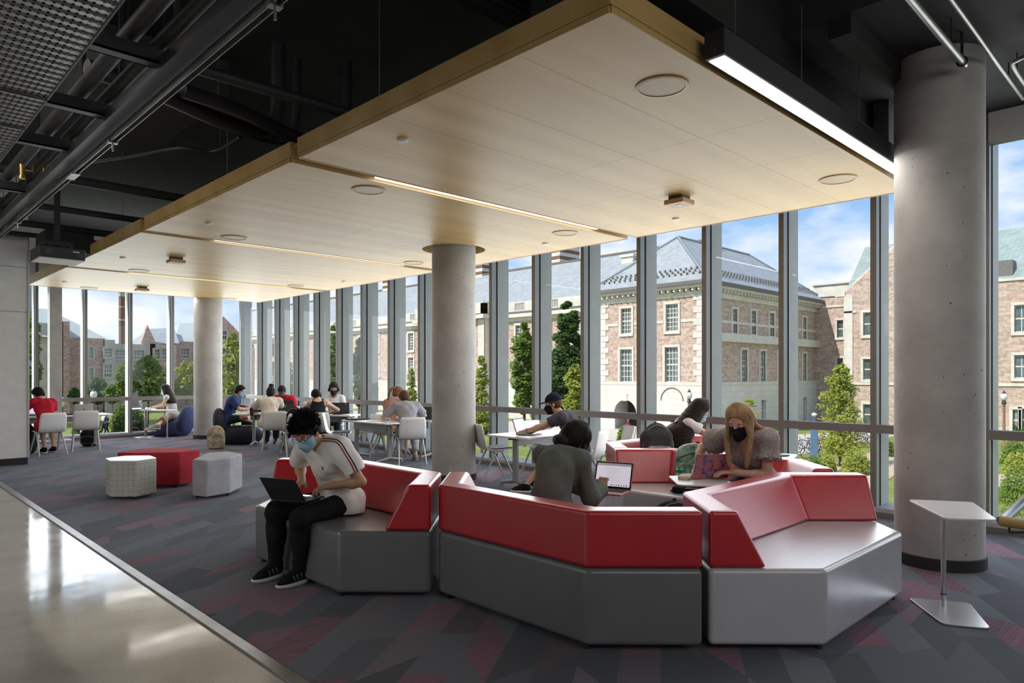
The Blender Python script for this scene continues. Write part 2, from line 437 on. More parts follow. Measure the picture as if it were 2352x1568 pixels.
def thing(name, label, cat, loc=(0, 0, 0), rz=0.0, group=None):
    o = bpy.data.objects.new(name, None); COL.objects.link(o)
    o.empty_display_size = 0.1
    o.location = loc; o.rotation_euler = (0, 0, rz)
    return tag(o, label, cat, group)
def struct(o): return tag(o, kind='structure')
KIDS = {}
def kids(o): return [c for c in bpy.data.objects if c.parent == o]
def dup(root, loc, rz, label=None, group=None, cat=None):
    """a copy of a thing with copies of its parts and sub-parts"""
    r = root.copy(); COL.objects.link(r); r.location = loc; r.rotation_euler = (0, 0, rz)
    tag(r, label, cat, group)
    for ch in kids(root):
        c = ch.copy(); COL.objects.link(c); c.parent = r
        for g in kids(ch):
            d = g.copy(); COL.objects.link(d); d.parent = c
    return r
def arc(c, r, a0, a1, n, z=0.0):
    return [(c[0] + r * math.cos(a0 + (a1 - a0) * i / n), c[1] + r * math.sin(a0 + (a1 - a0) * i / n), z) for i in range(n + 1)]
def bez(pts, n=8):
    """Catmull-Rom through points"""
    P = [Vector(p) for p in pts]; P = [P[0] * 2 - P[1]] + P + [P[-1] * 2 - P[-2]]; out = []
    for i in range(1, len(P) - 2):
        for k in range(n):
            t = k / n
            a, b, c, d = P[i - 1], P[i], P[i + 1], P[i + 2]
            out.append(0.5 * ((2 * b) + (c - a) * t + (2 * a - 5 * b + 4 * c - d) * t * t + (3 * b - a - 3 * c + d) * t ** 3))
    out.append(P[-2]); return out
def rpoly(poly, r, n=4):
    """polygon with rounded corners"""
    out = []; m = len(poly)
    for i in range(m):
        p = Vector(poly[i][:2]); a = Vector(poly[i - 1][:2]) - p; b = Vector(poly[(i + 1) % m][:2]) - p
        rr = min(r, a.length * .45, b.length * .45)
        p0, p1 = p + a.normalized() * rr, p + b.normalized() * rr
        for k in range(n + 1):
            t = k / n
            out.append(tuple(p0 * (1 - t) ** 2 + p * 2 * t * (1 - t) + p1 * t * t))
    return out

# ---------------------------------------------------------------- soft bodies: distance fields meshed with surface nets
class SDF:
    def __init__(s, h): s.h = h; s.p = []; s.clips = []; s.warp = None
    def _add(s, fn, lo, hi, k, op='u', clip=()):
        s.p.append((fn, np.array(lo, float), np.array(hi, float), k, op, clip)); return s
    def cc(s, a, b, ra, rb=None, k=0.02, op='u', clip=()):
        a = np.array(a, np.float32); b = np.array(b, np.float32); rb = ra if rb is None else rb
        ab = b - a; L2 = float(ab @ ab) + 1e-9; r = max(ra, rb)
        def fn(P):
            t = np.clip(((P - a) @ ab) / L2, 0, 1)
            return np.sqrt((((P - a) - t[..., None] * ab) ** 2).sum(-1)) - (ra + (rb - ra) * t)
        return s._add(fn, np.minimum(a, b) - r, np.maximum(a, b) + r, k, op, clip)
    def ell(s, c, r, fr=None, k=0.02, op='u', clip=()):
        c = np.array(c, np.float32); r = np.array(r, np.float32)
        A = np.eye(3, dtype=np.float32) if fr is None else np.array([list(x) for x in fr], np.float32)
        def fn(P):
            q = (P - c) @ A.T
            k0 = np.sqrt(((q / r) ** 2).sum(-1)); k1 = np.sqrt(((q / (r * r)) ** 2).sum(-1)) + 1e-9
            return k0 * (k0 - 1.0) / k1
        e = np.sqrt(((A * r[:, None]) ** 2).sum(0))
        return s._add(fn, c - e, c + e, k, op, clip)
    def rbox(s, c, r, fr=None, rad=0.02, k=0.02, op='u', clip=()):
        c = np.array(c, np.float32); r = np.array(r, np.float32)
        A = np.eye(3, dtype=np.float32) if fr is None else np.array([list(x) for x in fr], np.float32)
        def fn(P):
            q = np.abs((P - c) @ A.T) - (r - rad)
            return np.sqrt((np.maximum(q, 0) ** 2).sum(-1)) + np.minimum(q.max(-1), 0) - rad
        e = np.abs(A * r[:, None]).sum(0)
        return s._add(fn, c - e, c + e, k, op, clip)
    def chain(s, pts, rs, k=0.02, op='u', clip=()):
        for i in range(len(pts) - 1):
            s.cc(pts[i], pts[i + 1], rs[i], rs[i + 1], k, op, clip)
        return s
    def arrays(s):
        h = s.h; un = [p for p in s.p if p[4] == 'u']
        lo = np.min([p[1] for p in un], 0) - 4 * h; hi = np.max([p[2] for p in un], 0) + 4 * h
        n = np.ceil((hi - lo) / h).astype(int) + 1
        D = np.full(n, 1e3, np.float32)
        ax = [(lo[i] + h * np.arange(n[i])).astype(np.float32) for i in range(3)]
        for fn, a, b, k, op, clip in s.p:
            pad = k + 3.5 * h
            i0 = np.maximum(((a - pad - lo) / h).astype(int), 0); i1 = np.minimum(((b + pad - lo) / h).astype(int) + 2, n)
            if np.any(i1 <= i0): continue
            sl = tuple(slice(i0[i], i1[i]) for i in range(3))
            P = np.stack(np.meshgrid(ax[0][sl[0]], ax[1][sl[1]], ax[2][sl[2]], indexing='ij'), -1)
            d = fn(P)
            for pt, nn in clip:
                d = np.maximum(d, (P - np.array(pt, np.float32)) @ np.array(nn, np.float32))
            cur = D[sl]
            if op == 'u':
                g = np.clip(0.5 + 0.5 * (cur - d) / k, 0, 1)
                D[sl] = np.where(cur > 100, d, cur + (d - cur) * g - k * g * (1 - g))
            else:
                g = np.clip(0.5 - 0.5 * (cur + d) / k, 0, 1)
                D[sl] = np.where(cur > 100, cur, cur + (-d - cur) * g + k * g * (1 - g))
        if s.clips or s.warp:
            P = np.stack(np.meshgrid(*ax, indexing='ij'), -1)
            if s.warp: D = np.where(D < 50, D + s.warp(P), D).astype(np.float32)
            for pt, nn in s.clips:
                D = np.maximum(D, (P - np.array(pt, np.float32)) @ np.array(nn, np.float32))
        ins = D < 0
        c = np.zeros(n - 1, np.int8)
        for dx in (0, 1):
            for dy in (0, 1):
                for dz in (0, 1):
                    c += ins[dx:n[0] - 1 + dx, dy:n[1] - 1 + dy, dz:n[2] - 1 + dz]
        act = (c > 0) & (c < 8)
        I = np.argwhere(act)
        idx = np.full(act.shape, -1, np.int64); idx[act] = np.arange(len(I))
        acc = np.zeros((len(I), 3)); cnt = np.zeros(len(I))
        for axis in range(3):
            o1, o2 = [j for j in range(3) if j != axis]
            for u in (0, 1):
                for w in (0, 1):
                    A = I.copy(); A[:, o1] += u; A[:, o2] += w
                    B = A.copy(); B[:, axis] += 1
                    da = D[A[:, 0], A[:, 1], A[:, 2]]; db = D[B[:, 0], B[:, 1], B[:, 2]]
                    m = (da < 0) != (db < 0)
                    den = np.where(m, da - db, 1.0)
                    t = np.clip(np.where(m, da / den, 0), 0.0, 1.0)
                    pos = A.astype(float); pos[:, axis] += t
                    acc[m] += pos[m]; cnt[m] += 1
        V = lo + h * acc / cnt[:, None]
        Fs = []
        for axis in range(3):
            o1, o2 = (axis + 1) % 3, (axis + 2) % 3
            s0 = [slice(None)] * 3; s1 = [slice(None)] * 3
            s0[axis] = slice(0, n[axis] - 1); s1[axis] = slice(1, n[axis])
            x = np.argwhere(ins[tuple(s0)] != ins[tuple(s1)])
            if not len(x): continue
            x = x[(x[:, o1] > 0) & (x[:, o2] > 0) & (x[:, o1] < n[o1] - 1) & (x[:, o2] < n[o2] - 1)]
            q = []
            for u, w in ((-1, -1), (0, -1), (0, 0), (-1, 0)):
                y = x.copy(); y[:, o1] += u; y[:, o2] += w
                q.append(idx[y[:, 0], y[:, 1], y[:, 2]])
            q = np.stack(q, 1)
            flip = ~ins[x[:, 0], x[:, 1], x[:, 2]]
            q[flip] = q[flip][:, ::-1]
            Fs.append(q)
        Q = np.concatenate(Fs); Q = Q[(Q >= 0).all(1)]
        return V, Q
    def build(s, name, mat, parent=None, smooth_it=1):
        V, Q = s.arrays()
        for _ in range(smooth_it):     # a light Laplacian pass takes the grid out of the surface
            S = np.zeros_like(V); C = np.zeros(len(V))
            for a in range(4):
                np.add.at(S, Q[:, a], V[Q[:, (a + 1) % 4]]); np.add.at(C, Q[:, a], 1)
                np.add.at(S, Q[:, a], V[Q[:, (a - 1) % 4]]); np.add.at(C, Q[:, a], 1)
            V = V * 0.5 + 0.5 * S / np.maximum(C, 1)[:, None]
        if parent is not None:
            inv = np.array(parent_world(parent).inverted()); V = V @ inv[:3, :3].T + inv[:3, 3]
        me = bpy.data.meshes.new(name)
        me.vertices.add(len(V)); me.vertices.foreach_set('co', V.astype(np.float32).ravel())
        me.loops.add(len(Q) * 4); me.loops.foreach_set('vertex_index', Q.astype(np.int32).ravel())
        me.polygons.add(len(Q)); me.polygons.foreach_set('loop_start', np.arange(0, len(Q) * 4, 4, dtype=np.int32))
        me.polygons.foreach_set('loop_total', np.full(len(Q), 4, np.int32))
        me.update(calc_edges=True); me.validate()
        me.shade_smooth()
        me.materials.append(M[mat] if isinstance(mat, str) else mat)
        o = bpy.data.objects.new(name, me); COL.objects.link(o)
        if parent is not None: o.parent = parent
        return o
def parent_world(o):
    m = Matrix.LocRotScale(o.location, o.rotation_euler, o.scale)
    return parent_world(o.parent) @ m if o.parent else m
def wob(amp, freq, seed=0):
    rg = np.random.RandomState(seed); K = rg.normal(size=(5, 3)); K = K / np.linalg.norm(K, axis=1)[:, None] * freq * rg.uniform(.7, 1.5, (5, 1)); ph = rg.uniform(0, 6.28, 5)
    K = K.astype(np.float32)
    def fn(P):
        o = 0
        for i in range(5): o = o + np.sin(P @ K[i] + np.float32(ph[i]))
        return (o * (amp / 2.2)).astype(np.float32)
    return fn
# ---------------------------------------------------------------- room shell
XW, YE, ZF, ZS = 8.2, 19.2, 4.15, 4.15     # glass wall, end wall, window head, slab
struct(MB().bb((1.67, -6.0, -0.30), (8.34, 19.34, 0.0)).build('floor_carpet', 'carpet'))
struct(MB().bb((-7.0, -6.0, -0.30), (1.65, 14.5, 0.0)).build('floor_concrete', 'conc'))
struct(MB().bb((-0.2, 14.5, -0.30), (1.67, 19.34, 0.0)).build('floor_far', 'carpet'))
struct(MB().bb((1.625, -6.0, -0.30), (1.70, 14.5, 0.012)).build('trim_1', 'steel', bevel=.006))
struct(MB().bb((-7.2, -6.2, ZS + .9), (8.9, 19.9, ZS + 1.2)).build('ceiling', 'slab'))
# lowered slab along the glass
struct(MB().bb((5.2, -6.2, ZS), (8.55, 3.0, ZS + .9)).build('ceiling_slab', 'slab'))
struct(MB().bb((7.8, 3.0, ZS), (8.55, 19.5, ZS + .9)).build('ceiling_edge', 'slab'))
struct(MB().bb((3.2, 2.37, 3.93), (5.9, 2.62, ZS + .9)).bb((5.9, 2.37, 3.93), (7.8, 3.6, ZS)).build('ceiling_beam', 'black'))
struct(MB().bb((-7.2, -6.2, 0), (-7.0, 19.4, 5.05)).build('wall_west', 'white'))
struct(MB().bb((-7.0, -6.2, 0), (8.3, -6.0, 5.05)).build('wall_south', 'white'))
# pale panelled wall on the left, black base
w = struct(MB().bb((-7.0, 14.5, 0.12), (2.385, 14.8, 5.05)).build('wall_left', 'panel', bevel=.004))
struct(MB().bb((-7.0, 14.485, 0.0), (2.375, 14.8, 0.12)).build('baseboard_left', 'rubber'))
s = MB()
for z in (2.64, 3.41): s.bb((-7.0, 14.494, z - .004), (2.387, 14.81, z + .004))
s.build('panel_joint', 'seam', w)
struct(MB().bb((2.375, 14.485, .12), (2.40, 14.50, 3.93)).build('trim_2', 'alu'))
struct(MB().bb((-0.3, 14.8, 0.0), (-0.1, 19.4, 5.05)).build('wall_far', 'white'))

# glass walls: every bay is a window with its own mullion, fin, rail, sill and panes
def bay(name, a, d, L, z0=0.10, zr=0.955, head=3.86, fin=True, near=True):
    """a: mullion foot on the inner face; d: unit vector to the next mullion; outward = d turned"""
    a = Vector(a); d = Vector(d); o = Vector((d.y, -d.x, 0)) if near else Vector((-d.y, d.x, 0))
    fr = Matrix((( d.x, o.x, 0, a.x), (d.y, o.y, 0, a.y), (0, 0, 1, 0), (0, 0, 0, 1)))
    def bx(lo, hi): return MB().box([(p + q) / 2 for p, q in zip(lo, hi)], [q - p for p, q in zip(lo, hi)], 0, fr)
    top = ZS
    m = bx((-.03, 0, 0.0), (.03, .012, top)).build(name, 'mull')
    struct(m)
    bx((-.028, .012, .06), (.028, .12, top)).build('mullion', 'alu', m)
    bx((-.034, .12, .06), (.034, .145, top)).build('gasket', 'gasket', m)
    if fin: bx((-.03, .145, -.25), (.03, .42, top + .2)).build('fin', 'fin', m, bevel=.004)
    bx((.03, 0.0, zr - .045), (L - .03, .014, zr + .045)).build('rail_face', 'mull', m)
    bx((.03, .014, zr - .045), (L - .03, .12, zr + .045)).build('rail', 'alu', m)
    bx((-.03, -.06, 0.0), (L - .03, .0, .055)).build('sill_face', 'mull', m)
    bx((-.03, -.06, .055), (L - .03, .40, .10)).build('sill', 'alu', m)
    bx((.0, .128, .10), (L, .138, zr)).build('lower_pane', 'glass', m)
    bx((.0, .128, zr), (L, .138, head)).build('upper_pane', 'glass', m)
    bx((.03, -.02, head), (L - .03, .14, top)).build('head', 'shade', m)
    return m
k = 1
ys = [2.70 + 1.044 * i for i in range(-5, 17)]
for y in ys[:-1]:
    bay('window_%d' % k, (XW, y, 0), (0, 1, 0), 1.044); k += 1
xs = [8.30 - 0.995 * i for i in range(0, 9)]
for x in xs[1:]:
    bay('window_%d' % k, (x, YE, 0), (1, 0, 0), 0.995, near=False); k += 1
struct(MB().bb((8.18, 19.15, 0), (8.40, 19.5, ZS)).build('trim_3', 'alu', bevel=.004))
struct(MB().bb((-0.1, 19.2, ZS), (8.2, 19.5, 5.05)).build('wall_north', 'shade'))
struct(MB().bb((8.2, 3.0, ZS + .02), (8.5, 19.5, 5.05)).build('wall_east', 'black'))
# square post by the far window
struct(MB().bb((3.50, 18.78, 0), (3.74, 19.02, ZS)).build('trim_4', plain('warm_grey_post', (0.40, 0.39, 0.36), .6)))
struct(MB().bb((3.3, 18.6, 0), (3.95, 19.14, .05)).build('trim_5', 'alu', bevel=.004))

# concrete columns
COLS = [(6.55, 1.65, 'speckled concrete column beside the metal side table and the handrail'),
        (6.60, 8.02, 'speckled concrete column rising through a round opening in the wood ceiling'),
        (6.55, 17.45, 'speckled concrete column behind the blue lounge chair, farthest from the sofas')]
for i, (x, y, lab) in enumerate(COLS):
    t = thing('concrete_column', lab, 'column', (x, y, 0), 0, 'round concrete columns')
    MB().lathe([(.325, .09), (.325, ZS + (.9 if i else 0))], n=64).build('shaft', 'column', t, smooth='angle')
    MB().lathe([(.338, 0), (.338, .09), (.325, .095)], n=64).build('base_ring', 'rubber', t, smooth='angle')
# ---------------------------------------------------------------- wood ceiling panels
ZC = 3.42
XA, XB = 2.86, 7.78
CL = [(2.21, 5.56), (5.72, 9.72), (9.90, 13.84), (14.0, 17.34)]
names = ['maple ceiling panel nearest, beside the big hanging light', 'maple ceiling panel around the middle concrete column, second from the front',
         'maple ceiling panel third from the front, before the end one', 'maple ceiling panel at the far end by the north windows']
def cloud(i, y0, y1, lab):
    t = thing('wood_ceiling_panel', lab, 'ceiling panel', (XA, y0, ZC), 0, 'maple ceiling panels')
    Lx, Ly = XB - XA, y1 - y0
    # soffit boards, one mesh with open joints
    xs = [0] + [Lx * f for f in (.41, .62, .82)] + [Lx]
    ys_ = [0] + [Ly * k / (5 if Ly < 3.6 else 6) for k in range(1, 5 if Ly < 3.6 else 6)] + [Ly]
    hole = None
    for cx, cy, _ in COLS:
        if y0 < cy < y1: hole = (cx - XA, cy - y0, .47 if i == 1 else .36)
    g = .0013
    b = MB()
    def board(a, c, e, f):
        b.bb((a, e, 0), (c, f, .02))
    for p in range(len(xs) - 1):
        for q in range(len(ys_) - 1):
            a, c, e, f = xs[p] + g, xs[p + 1] - g, ys_[q] + g, ys_[q + 1] - g
            if hole and a < hole[0] + hole[2] and c > hole[0] - hole[2] and e < hole[1] + hole[2] and f > hole[1] - hole[2]:
                continue
            board(a, c, e, f)
    if hole:
        hx, hy, hr = hole
        a0 = max(x for x in xs if x <= hx - hr); a1 = min(x for x in xs if x >= hx + hr)
        e0 = max(y for y in ys_ if y <= hy - hr); e1 = min(y for y in ys_ if y >= hy + hr)
        n = 64; vs, fs = [], []
        for kk in range(n):
            th = 2 * math.pi * kk / n; c_, s_ = math.cos(th), math.sin(th)
            tt = min(((a1 - g - hx) / c_ if c_ > 1e-9 else (a0 + g - hx) / c_ if c_ < -1e-9 else 1e9), ((e1 - g - hy) / s_ if s_ > 1e-9 else (e0 + g - hy) / s_ if s_ < -1e-9 else 1e9))
            vs += [(hx + hr * c_, hy + hr * s_, 0), (hx + tt * c_, hy + tt * s_, 0), (hx + hr * c_, hy + hr * s_, .16)]
        for kk in range(n):
            m_ = (kk + 1) % n
            fs += [(kk * 3, m_ * 3, m_ * 3 + 1, kk * 3 + 1), (kk * 3, kk * 3 + 2, m_ * 3 + 2, m_ * 3)]
        for cxx in (a0 + g, a1 - g):
            for cyy in (e0 + g, e1 - g):
                ang = math.atan2(cyy - hy, cxx - hx) % (2 * math.pi); kk = int(ang / (2 * math.pi) * n)
                L0 = len(vs); vs.append((cxx, cyy, 0)); fs.append((kk * 3 + 1, ((kk + 1) % n) * 3 + 1, L0))
        b.add(vs, fs)
    b.build('soffit', 'wood', t)
    MB().bb((-.012, 0, -.004), (0, Ly, .035)).bb((Lx, 0, -.004), (Lx + .012, Ly, .035)).bb((0, -.012, -.004), (Lx, 0, .035)).bb((0, Ly, -.004), (Lx, Ly + .012, .035)).build('edge_strip', 'woodedge', t)
    MB().bb((-.014, -.014, .038), (0, Ly + .014, .175)).bb((Lx, -.014, .038), (Lx + .014, Ly + .014, .175)).bb((0, -.014, .038), (Lx, 0, .175)).bb((0, Ly, .038), (Lx, Ly + .014, .175)).build('edge_band', 'woodedge', t)
    if hole is None:
        MB().bb((.02, .02, .022), (Lx - .02, Ly - .02, .03)).build('backing', 'woodgap', t)
    return t
for i, (y0, y1) in enumerate(CL): cloud(i, y0, y1, names[i])
# reveal boards over the gaps between the panels
for i in range(3):
    struct(MB().bb((XA, CL[i][1] + .014, ZC + .12), (XB, CL[i + 1][0] - .014, ZC + .14)).build('ceiling_gap_%s' % 'abc'[i], 'woodgap'))

# recessed strip lights in the gaps
def strip(x0, x1, y, lab):
    t = thing('linear_ceiling_light', lab, 'ceiling light', (x0, y, ZC), 0, 'recessed linear lights')
    L = x1 - x0
    MB().bb((0, -.055, .03), (L, .055, .11)).build('housing', 'black', t)
    MB().bb((.01, -.04, .012), (L - .01, .04, .03)).build('diffuser', 'led', t)
    a = bpy.data.lights.new('strip_lamp', 'AREA'); a.energy = 16; a.color = (1, .95, .88); a.shape = 'RECTANGLE'; a.size = L; a.size_y = .07
    o = bpy.data.objects.new('strip_lamp', a); COL.objects.link(o); o.parent = t; o.location = (L / 2, 0, .008)
for x0, x1, y, lab in ((3.68, 7.04, 5.63, 'slim white strip light between the first and second wood ceiling panels'), (3.77, 7.0, 9.80, 'slim white strip light between the second and third wood ceiling panels'),
                       (3.82, 7.0, 13.92, 'slim white strip light between the third and last wood ceiling panels'), (4.3, 7.0, 17.43, 'slim strip light at the far edge of the last wood ceiling panel')):
    strip(x0, x1, y, lab)
# big hanging light along the near edge
t = thing('pendant_light', 'long black hanging light box with a glowing white underside', 'ceiling light', (3.66, 2.07, 3.40))
MB().bb((0, -.065, .004), (3.46, .065, .16)).build('housing', 'black', t, bevel=.004)
MB().bb((.03, -.05, -.002), (3.43, .05, .006)).build('diffuser', 'led', t)
MB().bb((-.004, -.02, .03), (0, .02, .05)).build('end_screw', 'darkm', t)
for x in (.25, 1.2, 2.3, 3.2):
    MB().cyl((x, 0, .16), (x, 0, .75 if x < 1.9 else .75), .003, n=6).build('hanger_wire', 'steel', t)
a = bpy.data.lights.new('pendant_lamp', 'AREA'); a.energy = 22; a.color = (1, .95, .88); a.shape = 'RECTANGLE'; a.size = 3.4; a.size_y = .1
o = bpy.data.objects.new('pendant_lamp', a); COL.objects.link(o); o.parent = t; o.location = (1.73, 0, -.006)

# round flush speakers, sprinkler caps, square sensor boxes
spk = None
def near_name(y): return ('first', 'second', 'third', 'last')[[k for k, (a, b) in enumerate(CL) if a - .2 <= y <= b + .2][0]]
for x, y in ((3.83, 2.54), (6.85, 2.57), (3.85, 6.03), (6.87, 6.05), (3.87, 9.39), (6.88, 9.41), (3.88, 13.55), (6.89, 13.56), (3.88, 17.0), (6.9, 17.0)):
    side = 'aisle' if x < 5 else 'window'
    end = '' if y < 5 else (' near edge' if y in (6.03, 6.05) else ' far edge')
    lab = 'round flush speaker at the %s side of the %s wood ceiling panel%s' % (side, near_name(y), ',' + end if end else '')
    if spk is None:
        spk = thing('ceiling_speaker', lab, 'speaker', (x, y, ZC), 0, 'round ceiling speakers')
        MB().lathe([(.17, 0), (.17, -.008), (.15, -.010), (.148, -.004)], n=40).build('ring', 'woodedge', spk, smooth='angle')
        MB().lathe([(.148, -.002), (.148, -.006), (0.001, -.0065)], n=40).build('grille', 'speaker', spk, smooth='angle')
    else: dup(spk, (x, y, ZC), 0, lab)
cap = None
for x, y in ((3.22, 4.55), (7.19, 4.57), (3.28, 8.71), (7.22, 6.73), (3.26, 12.22), (7.26, 12.26), (3.27, 16.2)):
    lab = 'small white sprinkler cap at the %s side of the %s wood ceiling panel' % ('aisle' if x < 5 else 'window', near_name(y))
    if cap is None: cap = tag(MB().lathe([(.045, .0), (.045, -.012), (.03, -.018), (.001, -.018)], n=24).build('sprinkler_cap', 'white', smooth='angle', loc=(x, y, ZC)), lab, 'sprinkler cap', 'sprinkler caps')
    else:
        c = cap.copy(); COL.objects.link(c); c.location = (x, y, ZC); tag(c, lab)
sb = None
for x, y, lab in ((6.34, 3.99, 'square tan sensor box under the first wood ceiling panel'), (3.88, 11.67, 'square tan sensor box under the third wood ceiling panel'), (4.65, 16.05, 'square tan sensor box under the last wood ceiling panel')):
    if sb is None:
        sb = thing('sensor_box', lab, 'sensor', (x, y, ZC), 0, 'square ceiling sensors')
        MB().bb((-.115, -.115, -.085), (.115, .115, -.035)).build('body', plain('tan_box', (.50, .32, .18), .5), sb, bevel=.008)
        MB().bb((-.08, -.08, -.035), (.08, .08, 0)).build('mount', 'darkm', sb)
        MB().bb((-.03, -.03, -.089), (.03, .03, -.085)).build('lens', 'white', sb)
    else: dup(sb, (x, y, ZC), 0, lab)

# ---------------------------------------------------------------- services over the aisle
for i, (y0, y1) in enumerate(((0.2, 2.7), (2.72, 5.21), (5.23, 5.95), (5.97, 8.5), (8.52, 11.0), (11.02, 14.2))):
    t = thing('perforated_ceiling_panel', ['dark perforated metal ceiling panel at the top left edge of view', 'dark perforated metal ceiling panel with slot rows, largest in view', 'short perforated metal ceiling panel between two long ones', 'perforated metal ceiling panel just past the short one', 'perforated metal ceiling panel near the left wall', 'last perforated metal ceiling panel by the left wall'][i], 'ceiling panel', (0, y0, 3.30), 0, 'perforated metal ceiling panels')
    L = y1 - y0
    MB().bb((-1.6, 0, 0), (.955, L, .004)).build('deck', 'perf', t)
    MB().bb((.955, 0, -.004), (.965, L, .11)).bb((-1.6, 0, -.004), (.955, .012, .05)).bb((-1.6, L - .012, -.004), (.955, L, .05)).build('edge', 'darkm', t)
def run(name, cat, lab, pts, r, mat, grp=None, n=14):
    t = thing(name, lab, cat, tuple(pts[0]), 0, grp); o = Vector(pts[0])
    MB().tube([Vector(p) - o for p in pts], r, n).build('tube', mat, t, smooth='angle')
    top = 4.5 if name == 'bent_conduit' else 5.05 if pts[0][0] < 4.2 else ZS
    for k_ in (.2, .8) if name != 'hanger_rod' else ():
        q = Vector(pts[0]).lerp(Vector(pts[-1]), k_) if len(pts) == 2 else Vector(pts[int(k_ * (len(pts) - 1))])
        if top - q.z > .1: MB().cyl(q - o + V3(0, 0, r * .5), V3(q.x - o.x, q.y - o.y, top - o.z), .005, n=6).build('hanger', 'darkm', t)
    return t
V3 = lambda *a: Vector(a)
for i, x in enumerate((1.30, 1.485)):
    t = thing('insulated_pipe', 'thick black pipe running down the aisle ceiling, %s' % ('nearer the perforated panels' if i == 0 else 'nearer the metal track'), 'pipe', (x, 0, 3.66), 0, 'thick aisle pipes')
    MB().tube([(0, 1.5, 0), (0, 14.2, 0)], .055, 20).build('insulation', 'pipe', t, smooth='angle')
    MB().cyl((0, 8.2, -.05), (0, 8.2, -.16), .024, .02).cyl((0, 8.2, -.16), (0, 8.2, -.19), .028).build('valve', 'brass', t, smooth='angle')
    MB().box((.05, 8.2, -.10), (.07, .012, .012)).box((.085, 8.2, -.075), (.012, .012, .06)).build('valve_handle', 'brass', t)
for i, y in enumerate((3.15, 4.7, 5.92, 7.05, 8.98, 10.6, 12.3)):
    lab = ('nearest', 'second', 'third', 'fourth', 'fifth', 'sixth', 'seventh')[i]
    t = thing('strut_channel', 'black cross channel carrying the thick pipes, %s from the camera' % lab, 'ceiling channel', (.98, y, 3.50), 0, 'cross channels under the pipes')
    MB().bb((0, -.05, 0), (.60, .05, .012)).bb((0, -.05, 0), (.60, -.038, .09)).bb((0, .038, 0), (.60, .05, .09)).build('channel', 'darkm', t)
    for x in (.08, .588): MB().bb((x - .015, -.012, .09), (x + .015, .012, 1.5)).build('hanger', 'black', t)
t = thing('ceiling_track', 'long thin double metal track running down the aisle ceiling', 'ceiling track', (1.575, 0, 3.40))
for dx in (-.022, .016): MB().bb((dx, .5, 0), (dx + .006, 14.3, .03)).build('rail', 'steel', t)
MB().bb((-.035, .5, .03), (.035, 14.3, .034)).build('web', 'darkm', t)
MB().bb((-.13, .5, .06), (-.02, 14.3, .14)).build('side_channel', 'darkm', t)
for y in (3.3, 6.15, 10.2):
    MB().bb((-.035, y, -.006), (.035, y + .05, .02)).cyl((0, y + .02, -.07), (0, y + .02, 0), .008).build('clip', 'steel', t)
MB().bb((-.035, 7.35, -.006), (.035, 7.6, .012)).build('splice', 'steel', t)
for i, y in enumerate((5.4, 9.6, 11.5, 13.1, 14.25)):
    run('black_cross_pipe', 'pipe', 'black pipe crossing above the ceiling toward the wood panels, %s from the camera' % ('nearest', 'second', 'third', 'fourth', 'fifth')[i], [(1.0, y, 3.86 + .02 * i), (6.0, y, 3.86 + .02 * i)], .045 + .01 * (i % 2), 'pipe', 'cross pipes above the wood panels')
for i, (x, y0, y1, z, r) in enumerate(((1.9, 6.2, 8.2, 3.95, .07), (2.3, 6.6, 8.6, 4.05, .05), (2.55, 6.0, 9.0, 3.9, .06))):
    pts = bez([(x - .5, y0, z), (x, y0 + .1, z), (x + .8, y0 + .3, z - .05), (x + 1.2, y0 + .35, z + .1), (x + 1.25, y0 + .36, z + .9)], 6)
    run('black_bent_pipe', 'pipe', ('thick black bent pipe between the track and second wood panel', 'thin black bent pipe behind the thick bent one', 'black bent pipe lowest of the bent pipes near the second wood panel')[i], pts, r, 'pipe', 'bent pipes')
run('conduit', 'conduit', 'long diagonal dark conduit high above the nearest wood panel', [(2.0, 1.2, 4.9), (2.0, 7.2, 4.9)], .03, 'pipe')
run('bent_conduit', 'conduit', 'thin dark conduit with a kink over the aisle side of the wood panels', bez([(1.9, 9.2, 3.95), (2.3, 8.4, 3.95), (2.6, 7.7, 3.95), (2.9, 7.55, 3.95), (2.95, 7.0, 3.98)], 5), .016, 'darkm')
tag(MB().bb((1.8, 7.4, 4.5), (3.0, 10.2, 4.9)).build('duct', plain('charcoal_duct', (.055, .055, .055), .8), bevel=.01), 'flat dark duct above the aisle ceiling', 'duct')
t = thing('vent_grille', 'black louvred vent high above the nearest wood panel', 'vent', (3.55, 3.85, 4.62))
MB().bb((-.36, -.05, -.36), (.36, .05, .36)).build('frame', 'black', t)
for k_ in range(10): MB().box((0, -.06, -.28 + .062 * k_), (.62, .012, .045)).build('louvre', 'pipe', t)
for i, (x, y) in enumerate(((3.3, 5.0), (3.3, 8.2), (3.2, 12.0))):
    run('hanger_rod', 'hanger rod', 'thin hanger rod above the aisle edge of the %s wood panel' % ('first', 'second', 'third')[i], [(x, y, ZC + .17), (x, y, 5.05)], .004, 'steel', 'hanger rods', 6)
